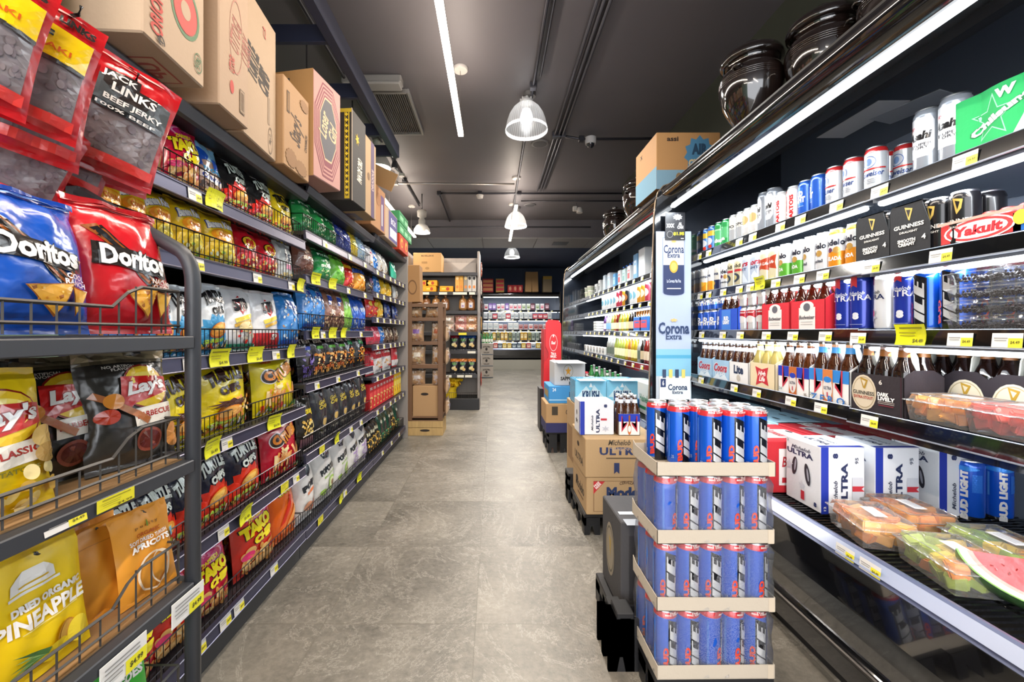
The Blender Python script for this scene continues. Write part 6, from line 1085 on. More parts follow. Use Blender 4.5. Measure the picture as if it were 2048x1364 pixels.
# watermelon wedge
r = empty('watermelon_wedge', (1.29, .965, .632)); u = Vector((.90, -.43, 0)).normalized(); nn = Vector((-.42, -.50, .72)); nn = (nn-u*nn.dot(u)).normalized(); v_ = nn.cross(u); v_ = v_ if v_.z < 0 else -v_; wv = -nn
A_, B_ = .165, .118
def wp(th, ph, s=1.0, off=0): return u*A_*s*math.cos(th)+(v_*math.cos(ph)+wv*math.sin(ph))*B_*s*math.sin(th)+nn*off
b = B(); nt_, np_ = 28, 10; PM = 1.25
b.add([wp(PI*i/nt_, PM*j/np_) for j in range(np_+1) for i in range(nt_+1)], [(j*(nt_+1)+i, j*(nt_+1)+i+1, (j+1)*(nt_+1)+i+1, (j+1)*(nt_+1)+i) for j in range(np_) for i in range(nt_)], 'flesh:#2f5a26', True); b.build('rind', r)
b = B()
for (s0, s1, key) in ((1.0, .975, 'paint:#6f9a4c'), (.975, .93, 'paint:#cfdca8'), (.93, .88, 'paint:#e6cbb8'), (.88, .82, 'flesh:#d98078'), (.82, .0, 'flesh:#cc4044')):
    for ph, o_ in ((0, .0), (PM, 0)):
        P0 = [wp(PI*i/nt_, ph, s0) for i in range(nt_+1)]; P1 = [wp(PI*i/nt_, ph, max(s1, .001)) for i in range(nt_+1)]
        b.add(P0+P1, [(i, i+1, nt_+2+i, nt_+1+i) for i in range(nt_)], key)
rr = random.Random(2)
for k in range(22):
    p = wp(rr.uniform(.3, 2.8), 0, rr.uniform(.25, .75), .001); M4 = Matrix.Translation(p) @ nn.to_track_quat('Z', 'Y').to_matrix().to_4x4() @ Matrix.Rotation(rr.uniform(0, 3), 4, 'Z'); b.boxm(M4, .0025, .006, .0012, 'gloss:#7a2a28')
b.build('flesh', r)
tag(r, 'pink watermelon wedge lying on the deck grille beside the fruit tubs', 'watermelon')
# ---- boxed cases on the deck
def qface(b, o, U, V, N, W, H, ds): b.decals(ds, W, H, flat(o, U, V, N), off=.0008)
def ultra12(tilt=0):
    W, Dp, H = .153, .174, .232; b = B(); b.box(-Dp/2, Dp/2, 0, W, 0, H, 'card:#d9dbe0', .003)   # front(-Y) = long printed side
    qface(b, (0, 0, 0), (1, 0, 0), (0, 0, 1), (0, -1, 0), Dp, H, [('t', 'Michelob', -.1, .87, 1.1, .06, '#4a4f60', dict(sh=.35)), ('t', 'ULTRA', -.15, .79, 1.5, .085, '#222c50', dict(bold=.04)), ('e', -.45, .56, .3, .3, '#2a2c34', -8), ('e', -.4, .58, .1, .2, '#9a9ca8', -8), ('e', .3, .5, .3, .34, '#2a2c34', 10), ('e', .33, .5, .1, .2, '#9a9ca8', 10), ('z', -.75, .55, .5, .2, '#c6c9d2', 5, .4), ('z', 0, .3, .4, .16, '#c6c9d2', 5, .4), ('q', .05, .15, .2, .14, '#b8303c'), ('t', '8', .75, .1, .16, .07, '#26305a', dict(bold=.07)), ('t', '12', -.85, .95, .2, .035, '#5a6070')])
    qface(b, (Dp/2, W/2, 0), (0, 1, 0), (0, 0, 1), (1, 0, 0), W, H, [('q', -.83, .5, .34, 1, '#20349c'), ('t', '12', -.83, .08, .2, .035, W_, dict(rot=90)), ('t', '8', -.35, .87, .24, .08, '#26305a', dict(bold=.07, rot=90)), ('t', 'Michelob', -.35, .3, 1.2, .06, '#3c4256', dict(rot=90, sh=.35)), ('t', 'ULTRA', .05, .42, 2.1, .10, '#222c50', dict(rot=90, bold=.04)), ('q', .65, .35, .5, .4, '#c3c6ce'), ('p', [(.4, .42), (.95, .42), (.82, .38), (.95, .34), (.4, .34)], '#b8303c'), ('t', '95', .6, .8, .3, .05, '#5a6070', dict(rot=90))])
    qface(b, (0, W/2, H), (1, 0, 0), (0, 1, 0), (0, 0, 1), Dp, W, [('q', .88, 0, .24, 1, '#20349c'), ('t', 'Michelob', 0, .1, 1.0, .12, '#5a6070', dict(sh=.3)), ('t', 'ULTRA', 0, -.15, 1.3, .16, '#222c50')])
    return b
def mk12(): return ultra12().build('beer_case')
for x, yy, l in ((1.14, 1.46, 'nearest the aisle'), (1.325, 1.455, 'middle of the three'), (1.53, 1.44, 'beside the big blue cans')):
    place('u12', mk12, 'beer_case', (x, yy+.087, DK), (0, 0, -PI/2), 'white and blue twelve-pack case standing upright, '+l, 'beer case', 'white twelve-pack cases')
put_can('blightx', 1.635, 1.44, DK, 'standing on the deck by the white cases', 'big blue cans', -PI/2+.2); put_can('blightx', 1.725, 1.435, DK, 'standing on the deck by the white cases', 'big blue cans', -PI/2+.9)
def flatcase(W, Dp, H, col, top, front, side=()):
    b = B(); b.box(-W/2, W/2, 0, Dp, 0, H, 'card:'+col, .004); qface(b, (0, 0, 0), (1, 0, 0), (0, 0, 1), (0, -1, 0), W, H, front); qface(b, (W/2, Dp/2, 0), (0, 1, 0), (0, 0, 1), (1, 0, 0), Dp, H, side)
    qface(b, (0, Dp/2, H), (1, 0, 0), (0, 1, 0), (0, 0, 1), W, Dp, top); return b
RT = [('q', .2, 0, 1.0, .7, '#d8d0d0'), ('t', 'BUD', -.6, 0, .5, .3, W_, dict(bold=.05)), ('e', 0, .3, .3, .07, '#20161a'), ('e', 0, -.3, .3, .07, '#20161a'), ('t', 'Budweiser', .2, 0, .8, .2, '#b02430', dict(sh=.2))]
RF = [('q', .1, .5, 1.4, .7, '#ddd6d4'), ('t', 'Budweiser', .1, .6, 1.2, .2, '#b02430', dict(sh=.2)), ('q', .1, .25, 1.2, .1, '#b02430')]
for n, (x, yy, k) in enumerate(((1.075, 1.80, 0), (1.335, 1.84, 1), (1.56, 1.80, 0))):
    tag(flatcase(.30, .24, .205, '#b81c28' , RT, RF, RF).build('beer_case', None, (x, yy, DK), (0, 0, -PI/2)), 'red and white beer case lying on the deck, %s counting inward' % ordn(n), 'beer case', 'red beer cases')
for n, (x, yy) in enumerate(((1.08, 2.11), (1.33, 2.11), (1.08, 2.43), (1.33, 2.43))):
    tag(flatcase(.29, .235, .205, '#9fc4d4', [('e', -.4, .2, .4, .08, '#1c3040'), ('e', .2, .2, .4, .08, '#1c3040'), ('e', -.4, -.2, .4, .08, '#1c3040'), ('e', .2, -.2, .4, .08, '#1c3040'), ('q', .8, 0, .1, .9, '#d8e8ee')], [('q', 0, .5, 1.7, .5, '#d0e4ee'), ('t', 'COORS', 0, .5, 1.2, .2, '#2c5c88', dict(bold=.04))], [('q', 0, .5, 1.7, .5, '#d0e4ee')]).build('beer_case', None, (x, yy, DK), (0, 0, -PI/2)), 'pale blue beer case with slotted top, %s of four by the poster panel' % ordn(n), 'beer case', 'pale blue beer cases')
# ---- poster and price sign on the end panel
b = B(); PW, PH = .218, 1.045; b.box(-PW/2, PW/2, 0, .002, 0, PH, 'paint:#a7b4ce')
b.decals([('q', 0, .22, 2, .16, '#7fb4cc'), ('q', 0, .255, 2, .02, '#4f9cbc'), ('q', 0, .07, 2, .14, '#b4bcc4'), ('q', 0, .80, 1.26, .33, '#7f8ba6'), ('q', 0, .80, 1.18, .32, '#c6cad2'), ('q', 0, .72, 1.18, .16, '#1f2f58'), ('e', 0, .635, 1.18, .03, '#1f2f58'), ('e', 0, .79, .48, .075, '#c49a34'), ('e', 0, .79, .34, .05, '#e0bc5c'), ('t', 'Corona', 0, .895, 1.15, .05, '#26345c', dict(bold=.02)), ('t', 'Extra', 0, .858, .7, .03, '#26345c', dict(bold=.02)), ('z', 0, .94, .4, .022, '#c8ac64', 7, .5), ('t', 'La Cerveza Mas Fina', 0, .705, .8, .02, '#c8d0e4'), ('q', 0, .66, .8, .006, '#c8d0e4'),
    ('t', 'Corona', 0, .425, 1.75, .07, '#24385c', dict(bold=.03)), ('t', 'Extra', 0, .375, .9, .036, '#24385c', dict(bold=.02)), ('z', 0, .472, .55, .026, '#c8b070', 7, .5),
    ('q', .05, .07, 1.75, .135, '#e6e8e6')]+[('q', -.55+k*.36, .155, .2, .05, '#d8c468' if k % 2 else '#2c3c58') for k in range(4)]+[('q', -.62, .1, .3, .05, '#26345c'), ('t', '6', -.62, .1, .1, .03, W_), ('t', 'Corona', .2, .075, 1.1, .036, '#24385c', dict(bold=.03)), ('t', 'Extra', .2, .045, .6, .02, '#24385c')], PW, PH, flat((0, 0, 0), (1, 0, 0), (0, 0, 1), (0, -1, 0)))
tag(b.build('beer_poster', None, (1.122, 2.61, .745)), 'tall pale blue beer poster hanging on the dark panel between the coolers', 'poster')
b = B(); b.box(-.061, .061, 0, .003, 0, .17, 'paint:#26262a'); b.decals([('z', .25, .83, 1.0, .24, '#b8b8b8', 9, .7), ('t', 'XXX', -.5, .52, .8, .15, '#d8d8d8', dict(bold=.05)), ('t', 'AL\nCAN', .5, .52, .6, .24, '#d8d8d8', dict(bold=.05)), ('t', '$1.95', .35, .22, 1.1, .13, '#d8cc2c', dict(bold=.04)), ('o', -.55, .2, .6, .24, '#a8a8a8', .08), ('q', .7, .05, .3, .03, '#c8c8c8')], .122, .17, flat((0, 0, 0), (1, 0, 0), (0, 0, 1), (0, -1, 0)))
tag(b.build('price_sign', None, (1.128, 2.60, 1.735)), 'small black price sign with yellow figures above the poster', 'sign')
b = B(); b.boxm(Matrix.Translation((1.50, 1.72, 2.0285)), .12, .30, .001, 'paint:#b4b8c0'); b.boxm(Matrix.Translation((1.62, 1.62, 2.028)) @ Matrix.Rotation(.3, 4, 'Z'), .13, .22, .0012, 'paint:#a0a6b0'); tag(b.build('paper_notice'), 'sheets of printed paper stuck under the cooler ceiling', 'notice')
# ---- on top of the coolers: lidded earthen jars and cartons
def jar():
    r = empty('earthen_jar'); b = B(); b.lathe([(.11, 0), (.13, .03), (.18, .12), (.205, .22), (.20, .30), (.165, .36), (.15, .375), (.165, .385), (.165, .39)], 'gloss:#1c1412', 36)
    for z, rr_ in ((.25, .2065), (.262, .2065), (.274, .2055), (.286, .204)): b.lathe([(rr_-.002, z-.003), (rr_+.001, z), (rr_-.002, z+.003)], 'gloss:#241915', 36, cap=False)
    b.build('jar_body', r); b = B(); b.lathe([(.172, .384), (.196, .39), (.20, .41), (.185, .44), (.13, .475), (.06, .49), (.035, .495), (.035, .51), (.05, .525), (.03, .535)], 'gloss:#1a1311', 32); b.build('jar_lid', r)
    for s in (-1, 1): b = B(); b.tube([(s*.19, -.03, .31), (s*.215, -.02, .315), (s*.222, 0, .312), (s*.215, .02, .315), (s*.19, .03, .31)], .009, 'gloss:#1c1412', 8); b.build('jar_handle', r)
    return r
for n, (x, yy, s, l, hz) in enumerate(((1.28, 2.08, 1.0, 'above the poster end of the beer cooler', 2.192), (1.455, 1.85, 1.0, 'second of those above the beer cooler', 2.192), (1.53, 1.55, 1.0, 'third one, mostly above the picture edge', 2.192), (1.34, 3.86, 1.0, 'just beyond the blue printed carton', 2.192), (1.38, 4.75, .95, 'smaller looking one beyond the carton', 2.192))):
    o = place('jar', jar, 'earthen_jar', (x, yy, hz), (0, 0, .6+n), 'dark glazed earthen jar with a lid, '+l, 'jar', 'glazed jars on top of the coolers'); o.scale = (s*.70, s*.70, s*.76)
carton('cardboard_carton', .42, .40, .37, '#b98a56', loc=(1.285, 2.76, TOPZ+.018), rot=(0, 0, 0), label='carton with blue leafy print standing on the cooler beside the jars', group=None, front=[('q', 0, .16, 2, .34, '#7fa4b8'), ('z', .35, .6, 1.0, .7, '#4c84a8', 11, .8), ('t', 'AIR', .35, .7, .5, .2, '#22425c', dict(bold=.06)), ('t', 'CRISPY', .35, .45, .7, .14, '#d8c08c', dict(bold=.05)), ('t', 'assi', -.5, .88, .36, .08, '#2c2018', dict(bold=.03)), ('e', -.3, .2, .2, .16, '#8c7454')], side=[('q', 0, .2, 2, .4, '#6c98b0'), ('t', 'X', -.4, .85, .2, .08, '#2c2018')])
# ---------------------------------------------------------------- stacks standing on the floor
def crate(name, W, Dp, H, loc, label, rz=0, group='black plastic crates under the drink stacks'):
    b = B(); t = .012; k = 'paint:#17181b'
    b.box(-W/2, W/2, 0, Dp, H-.02, H, k, .003)
    for x0 in (-W/2, -.06, W/2-.09): b.prism([(x0, H-.02), (x0, .0), (x0+.03, 0), (x0+.04, .05), (x0+.05, .05), (x0+.06, 0), (x0+.09, 0), (x0+.09, H-.02)], 'y', 0, t, k); b.prism([(x0, H-.02), (x0, .0), (x0+.09, 0), (x0+.09, H-.02)], 'y', Dp-t, Dp, k)
    n = max(3, int(Dp/.12))
    for i in range(n):
        y0 = i*(Dp-.07)/(n-1)
        for s in (-1, 1):
            xa, xb = (s*W/2-t if s > 0 else s*W/2), (s*W/2 if s > 0 else s*W/2+t)
            b.prism([(y0, H-.02), (y0+.008, 0), (y0+.062, 0), (y0+.07, H-.02)], 'x', xa, xb, k)
            b.box(xa, xb, y0, y0+.07, H*.45, H*.62, k)
    for s in (-1, 1): b.box(s*W/2-(t if s > 0 else 0), s*W/2+(0 if s > 0 else t), 0, Dp, H-.045, H-.018, k)
    return tag(b.build(name, None, loc, (0, 0, rz)), label, 'crate', group)
SX, SY, SP = .496, 1.27, .2045; TW, TD = .358, .224
crate('bottle_crate', .36, .24, .113, (SX+TW/2, SY+.005, 0), 'black plastic crate under the tall stack of blue beer cans')
crate('bottle_crate', .30, .40, .113, (SX+.19, SY+.27, 0), 'black plastic crate just behind the tall beer can stack')
TM = 'card:#b3a898'
def tray_bm(hf=.042):
    b = B(); t = .002; w, d = TW/2, TD
    b.box(-w, w, 0, d, 0, t, TM)
    b.box(-w, w, 0, t, 0, hf, TM); b.box(-w, w, d-t, d, 0, hf, TM)
    for s in (-1, 1): b.prism([(0, 0), (d, 0), (d, hf*1.25), (d-.03, hf), (.03, hf), (0, hf*1.0)], 'x', s*w-(t if s > 0 else 0), s*w+(0 if s > 0 else t), TM)
    b.decals([('q', .93, .5, .1, 1, '#c0b29e')], TW, hf, flat((0, 0, 0), (1, 0, 0), (0, 0, 1), (0, -1, 0)))
    return b
def wrap_bm():
    b = B(); R = .0362; w, d = TW/2, TD; z0, z1 = .004, .203; k = 'wrap:#e6e8ee'; N_ = 40; M_ = 8
    def P(t, zz):      # rounded rectangle around the cans; flares out to the tray edge near the bottom
        fl = max(0, (.055-zz)/.055)**1.6*.004; top = max(0, (zz-.18)/.023); ins = .0005-fl+top*top*.012
        ww, dd = w-.0042-ins, d/2-.0042-ins; a = 2*PI*t; c, s_ = math.cos(a), math.sin(a)
        m_ = max(abs(c)/1, abs(s_)/1); x, y = c/m_, s_/m_
        wv = .0022*math.sin(a*23+zz*60)*(1-top)
        return (x*(ww-wv), d/2+y*(dd-wv), z0+zz)
    vs = [P(i/N_, (z1-z0)*j/M_) for j in range(M_+1) for i in range(N_)]
    b.add(vs, [(j*N_+i, j*N_+(i+1) % N_, (j+1)*N_+(i+1) % N_, (j+1)*N_+i) for j in range(M_) for i in range(N_)], k, True)
    b.add(vs[-N_:]+[(0, d/2, z1+z0-.001)], [(i, (i+1) % N_, N_) for i in range(N_)], k, True)
    return b
TMESH = tray_bm().mesh('cardboard_tray'); WMESH = wrap_bm().mesh('shrink_wrap')
rt_ = random.Random(9)
for lv in range(3):
    r = empty('can_case', (SX+TW/2, SY, .115+lv*SP), (0, 0, (.012, -.01, .006)[lv]))
    for me, nm in ((TMESH, 'cardboard_tray'), (WMESH, 'shrink_wrap')): o = bpy.data.objects.new(nm, me); C.objects.link(o); o.parent = r
    for i in range(15): o = bpy.data.objects.new('can', PROTO_CAN('ice')); C.objects.link(o); o.parent = r; o.location = (-.139+(i % 5)*.0695, .040+(i//5)*.071, .003); o.scale = (.95, .95, 1); o.rotation_euler = (0, 0, rt_.uniform(-.35, .35)+(.9 if (i % 5, lv) in ((0, 2), (2, 0)) else 0))
    tag(r, 'shrink-wrapped tray of blue beer cans, %s of the stack' % ('lowest full one', 'middle one', 'upper one, right under the open tray')[lv], 'can case', 'shrink-wrapped trays of blue beer cans')
zt = .115+3*SP
tag(bpy.data.objects.new('cardboard_tray', TMESH), 'open brown cardboard tray on top of the wrapped beer cans', 'tray'); tr = bpy.data.objects['cardboard_tray.001'] if 'cardboard_tray.001' in bpy.data.objects else None
for o in list(bpy.data.objects):
    if o.type == 'MESH' and o.data == TMESH and 'category' in o.keys(): C.objects.link(o); o.location = (SX+TW/2, SY, zt); o.rotation_euler = (0, 0, -.01)
nice = 0
for (px, row_, rz) in ((1419, 0, .0), (1464, 0, -.05), (1508, 0, .1), (1356, 1, .25), (1397, 1, .0), (1438, 1, .3), (1480, 1, -.2), (1314, 2, -.3), (1356, 2, .2), (1397, 2, .0), (1438, 2, .1)):
    yy = SY+.040+row_*.0712; nice += 1
    place(('can', 'ice'), canmk('ice'), 'beer_can', ((px-CX)*yy/FPX, yy, zt+.003), (0, 0, -PI/2+PI/2+rz-.2), 'blue and black can, %s placed in the open top tray, counting from its front row' % ordn(nice-1), 'can', 'loose cans in the open top tray').scale = (.96, .96, 1)
# dark stout case behind the stack
carton('beer_case', .30, .26, .34, '#3b3a3c', loc=(.465+.16, 1.56, .118), rot=(0, 0, 0), label='dark grey stout case with a pale oval, partly behind the beer can stack', group=None, cat='beer case', tape=False, side=[('e', -.1, .5, .9, .62, '#8c8270'), ('o', -.1, .5, .8, .54, '#5c5548', .1), ('p', [(-.2, .66), (.05, .62), (-.05, .4)], '#a08848')], front=[('q', 0, .5, 1.6, .7, '#2c2a2c')], top=[('q', 0, 0, 1.8, .2, '#9aa0a8'), ('q', 0, .3, 1.8, .1, '#c8ccd0')])
for n, (yy, h) in enumerate(((1.44, .20), (1.52, .16))): crate('bottle_crate', .06, .08, h, (.455, yy, 0), 'narrow black crate end sticking out beside the dark stout case, %s one' % ordn(n))
crate('bottle_crate', .30, .30, .112, (.60, 1.54, 0), 'black crate carrying the dark stout case')
# second stack: Modelo and Ultra cartons
S2 = (.534, 2.40); BW = .42
crate('bottle_crate', BW+.02, .42, .118, (S2[0]+BW/2, S2[1]+.01, 0), 'black crate under the brown beer cartons')
crate('bottle_crate', .30, .13, .20, (S2[0]+.13, S2[1]+.46, 0), 'black crate behind the brown beer cartons')
BRN = '#b0926a'
carton('beer_carton', BW, .40, .213, BRN, loc=(S2[0]+BW/2, S2[1], .12), label='brown beer carton with dark blue capitals and a red corner, lower of the pair', group=None, cat='carton', tape=False, front=[('q', 0, .5, 1.62, .82, '#6c4c34'), ('q', 0, .5, 1.59, .8, BRN), ('p', [(-.81, .9), (-.5, .9), (-.81, .56)], '#b82c30'), ('t', 'FREE\nBEER', -.7, .8, .2, .12, W_, dict(rot=45)), ('t', 'CERVEZA', .1, .84, .4, .08, '#4c3828', dict(arc=.12)), ('t', 'Modelo', .12, .6, 1.15, .30, '#22345c', dict(bold=.06)), ('t', 'Especial', .1, .28, .55, .16, '#3c2c20', dict(sh=.35)), ('t', 'IMPORTED BEER FROM MEXICO', .1, .13, .6, .04, '#3c2c20')], side=[('e', -.3, .6, .3, .16, '#2c2018'), ('t', 'Modelo', .1, .5, 1.2, .3, '#4c4034'), ('q', .2, .25, .8, .05, '#6c4c34')])
carton('beer_carton', BW+.01, .40, .222, BRN, loc=(S2[0]+BW/2-.002, S2[1]-.004, .334), label='brown beer carton with wide spaced blue capitals, upper of the pair', group=None, cat='carton', tape=False, front=[('t', 'Michelob', -.1, .9, .6, .14, '#4a4034', dict(sh=.35)), ('t', 'ULTRA', -.05, .68, 1.15, .2, '#28345c', dict(bold=.04, sp=1.1)), ('q', -.05, .5, .8, .03, '#5c4c38'), ('p', [(-.24, .38), (-.1, .38), (-.1, .1), (-.17, .16), (-.24, .1)], '#28345c'), ('q', .62, .25, .2, .3, '#28345c'), ('q', .62, .25, .16, .24, BRN)], side=[('e', 0, .65, .3, .14, '#2c2018'), ('t', 'ULTRA', .1, .3, 1.2, .2, '#4a4034')], top=[('t', '24 BOTTLES 12 FL OZ', 0, -.55, 1.2, .16, '#6c5840')])
place('u12b', mk12, 'beer_case', (0, 0, 0), (0, 0, 0), 'white and blue twelve-pack case on top of the brown cartons', 'beer case')
o = PROTO['u12b']; o.location = (.555+.087, 2.52, .558); o.rotation_euler = (0, 0, -PI/2); o.scale = (1.0, 1.18, .85)
b = B(); b.box(-.10, .10, 0, .17, 0, .198, 'card:#d9dbe0', .003); qface(b, (0, 0, 0), (1, 0, 0), (0, 0, 1), (0, -1, 0), .2, .198, [('q', -.86, .5, .26, 1, '#20349c'), ('t', 'ULTRA', .05, .42, 1.4, .11, '#222c50', dict(rot=90, bold=.04)), ('t', 'Michelob', -.28, .35, .9, .06, '#3c4256', dict(rot=90, sh=.35)), ('q', .4, .46, .36, .06, '#b8303c'), ('t', '8', .5, .86, .2, .1, '#26305a', dict(bold=.07, rot=90)), ('z', .5, .18, .5, .2, '#b4b8c4', 6, .4)])
qface(b, (-.10, .085, 0), (0, -1, 0), (0, 0, 1), (-1, 0, 0), .17, .198, [('e', -.1, .6, .3, .16, '#26262c'), ('z', -.1, .35, .9, .2, '#3a3a42', 5, .4), ('q', .9, .5, .2, 1, '#20349c')])
o.data = b.mesh('beer_case'); o.location = (.504+.11, 2.48, .558); o.rotation_euler = (0, 0, .0); o.scale = (1, 1, 1)
pk = sixpack('#dfdfdd', [('q', 0, .82, 2, .36, '#1c34a8'), ('p', [(-.75, .9), (-.66, .9), (-.66, .3), (-.2, .62), (-.2, .52), (-.75, .14)], '#b83044'), ('p', [(.75, .9), (.66, .9), (.66, .3), (.2, .62), (.2, .52), (.75, .14)], '#b83044'), ('e', 0, .3, .36, .56, '#b8642c'), ('q', 0, .72, .16, .44, '#8c4a20'), ('e', 0, .3, .3, .3, '#e4e0dc')], 'ultrab', Wd=.124, Dp=.18, handle='#1c34a8'); pk.location = (.742+.06, 2.47, .558)
tag(pk, 'blue and white bottle six-pack standing by the white case on the brown cartons', 'six-pack')
# blue water packs on a stack behind
KR = [('q', 0, .5, 2, .9, '#7cc4e4'), ('p', [(-.9, .3), (-.3, .75), (0, .5), (.2, .8), (.9, .25)], '#c4e4f2'), ('t', 'KRUSH', 0, .35, 1.1, .42, '#14406c', dict(bold=.05, ol='#d8ecf4')), ('z', .0, .76, .3, .24, '#e8f4f8', 3, .5)]
carton('beer_carton', .37, .36, .64, BRN, loc=(.78, 3.02, .0), label='stack of flattened brown cartons carrying the blue water packs', group=None, cat='carton', tape=False, side=[('q', 0, .5, 1.5, .4, '#8c6c48')], front=[('q', 0, .9, 1.8, .14, '#26304c'), ('t', 'Modelo', 0, .9, .8, .1, '#d8d8dc')])
for n, x in enumerate((.708, .935)): carton('water_pack', .224, .22, .175, '#4aa0cc', loc=(x, 3.04, .643), label='bright blue wrapped water pack on the cartons, %s' % ('beside the silver case', 'beside the dark panel')[n], group='blue water packs', cat='water pack', kind='film', tape=False, front=KR, top=[('q', 0, 0, 1.7, .7, '#8cc8e4')])
# third stack with Sapporo, blue Modelo and Corona
S3 = (.508, 4.03)
crate('bottle_crate', .36, .42, .20, (S3[0]+.20, S3[1]+.02, 0), 'black crate under the blue and brown beer cartons')
carton('beer_carton', .38, .40, .275, '#b08c60', loc=(S3[0]+.19, S3[1], .202), label='brown carton with a navy base, on the far crate', group=None, cat='carton', tape=False, front=[('q', 0, .16, 2, .34, '#2c2c5c'), ('t', 'Corona\nExtra', .35, .6, .7, .4, '#3c3428'), ('q', -.55, .75, .3, .3, '#3c3428')], side=[('q', 0, .16, 2, .34, '#2c2c5c')])
carton('beer_carton', .34, .40, .165, '#3c8cc8', loc=(S3[0]+.20, S3[1]+.01, .478), label='bright blue beer carton lying under the silver star case', group=None, cat='carton', tape=False, front=[('t', 'Modelo', .5, .5, .7, .34, '#1c3458'), ('t', '24', -.7, .8, .2, .2, '#dcecf4'), ('q', 0, .2, 2, .06, '#a8d4ec')], side=[('q', 0, .5, 1.4, .4, '#a08c5c')])
carton('beer_case', .30, .36, .225, '#b9bbbd', loc=(S3[0]+.24, S3[1]+.06, .644), label='silver beer case with a gold star', group=None, cat='beer case', tape=False, front=[('z', -.1, .62, .42, .42, '#c8922c', 5, .42), ('o', -.1, .62, .62, .58, '#8c8a74', .1), ('t', 'SAPPORO', -.05, .3, 1.1, .16, '#20201c', dict(bold=.04)), ('q', 0, .1, .1, .14, '#20201c')], top=[('q', 0, 0, 1.8, .8, '#cfd1d3')])
# red cola display stand
b = B(); prof = [(0, 0), (.2, 0), (.2, 1.26), (.17, 1.30), (.05, 1.31), (.02, 1.27), (.015, 1.0), (.05, .93), (.05, .87), (.0, .8), (-.01, .5), (.02, .45), (0, .4)]
b.prism(prof, 'y', 0, .012, 'paint:#c8141f'); b.box(0, .2, .012, .30, 0, 1.2, 'paint:#b0121c'); b.box(-.045, 0.0, .03, .28, 0, .5, 'paint:#1c1c20')
ds = [('o', .1, .80, .92, .15, '#e8d8d6', .06), ('t', 'Real', .1, .8, .5, .03, W_, dict(sh=.3)), ('z', .1, .86, .2, .03, W_, 5, .5), ('t', 'This is\nMAGIC', .1, .69, .7, .05, W_, dict(bold=.03)), ('o', .1, .58, .92, .15, '#e8d8d6', .06), ('t', 'Coke', .1, .58, .7, .05, W_, dict(sh=.35, rot=14, bold=.04)), ('t', 'Feel\nit all the\ntaste', .1, .46, .7, .08, W_)]
b.decals(ds, .2, 1.3, flat((.1, 0, 0), (1, 0, 0), (0, 0, 1), (0, -1, 0)))
rr = random.Random(4)
b.decals([('q', .2+rr.uniform(-.6, .6), .30+rr.uniform(-.08, .06), .3, .04, c, rr.uniform(0, 90)) for c in ('#1c1c1c', '#e0dcdc', '#1c1c1c', '#c84c3c', '#2c2c2c', '#e0dcdc', '#4c2c2c', '#1c1c1c')*2], .2, 1.3, flat((.1, -.001, 0), (1, 0, 0), (0, 0, 1), (0, -1, 0)))
tag(b.build('display_stand', None, (.595, 4.9, 0)), 'bright red wavy-edged cola display stand at the end of the far cooler', 'display stand')
# ---------------------------------------------------------------- goods in the second cooler
def small_box(W, Dp, H, col, c2, kind='card'):
    b = B(); b.box(-W/2, W/2, 0, Dp, 0, H, kind+':'+col, .004); b.decals([('q', 0, .5, 1.5, .5, c2), ('q', 0, .62, 1.0, .1, col)], W, H, flat((0, 0, 0), (1, 0, 0), (0, 0, 1), (0, -1, 0))); return b
GS2 = ['top', 'second', 'third', 'fourth']; NG = {}
def put2(key, maker, name, cat, px, i, base, dz=0, X=None, zb=None, sc_=1, rz=-PI/2):
    X = X or SH2[i][0]+.03; z = (SH2[i][1]+.0005 if zb is None else zb)+dz; 
    where = 'on the %s shelf of the far cooler' % GS2[i] if zb is None else 'on the deck of the far cooler'
    o = place(key, maker, name, (X+(.0 if name not in ('bottle', 'beer_can') else .03), Yx(px, X), z), (0, 0, rz), '', cat, 'goods '+where); o.scale = (sc_,)*3; return later(o, base, where, 'the poster end')
def bmk(key): return lambda: bottle(**BOT[key]).build('bottle')
for px, c, c2, h, w_ in ((1283, '#d8d8d6', '#e4e4e2', .27, .16), (1270, '#7ca8cc', '#c8d8e4', .25, .1), (1257, '#dcdcdc', '#c84848', .17, .09), (1247, '#c4d8d4', '#7ca8a0', .16, .09), (1238, '#dcdcdc', '#c84848', .17, .09), (1228, '#5c9ccc', '#a8cce4', .16, .09), (1217, '#d8dce0', '#a8c4dc', .2, .1), (1208, '#c8d4dc', '#e0e4e8', .2, .09), (1198, '#d4d4d0', '#7c7c7c', .17, .09), (1191, '#d4d4d0', '#5c5c5c', .14, .1)):
    put2(('sb', c, c2, h), lambda: small_box(w_, .12, h, c, c2).build('drink_carton'), 'drink_carton', 'carton', px, 0, {'#d8d8d6': 'white', '#7ca8cc': 'pale blue', '#dcdcdc': 'white and red', '#c4d8d4': 'pale green', '#5c9ccc': 'blue', '#d8dce0': 'pale grey blue', '#c8d4dc': 'light grey', '#d4d4d0': 'off-white'}[c]+(' squat' if h < .15 else ' tall' if h > .22 else '')+' drink carton')
for px in (1243, 1249, 1256, 1262): put2('b_milk', bmk('milk'), 'bottle', 'bottle', px, 0, 'white topped bottle', X=1.46, sc_=1.1)
def tub(): b = B(); b.lathe([(.045, 0), (.052, .06), (.055, .062), (.055, .07), (.01, .071)], 'paint:#d8d4c4', 18); b.lathe([(.0485, .01), (.0515, .05)], 'paint:#a8ac94', 18, cap=False); return b.build('dairy_tub')
for lv, pxs in ((0, (1171, 1177, 1184)), (1, (1174, 1182))):
    for px in pxs: put2('tub', tub, 'dairy_tub', 'tub', px, 0, 'round pale dairy tub', dz=lv*.072)
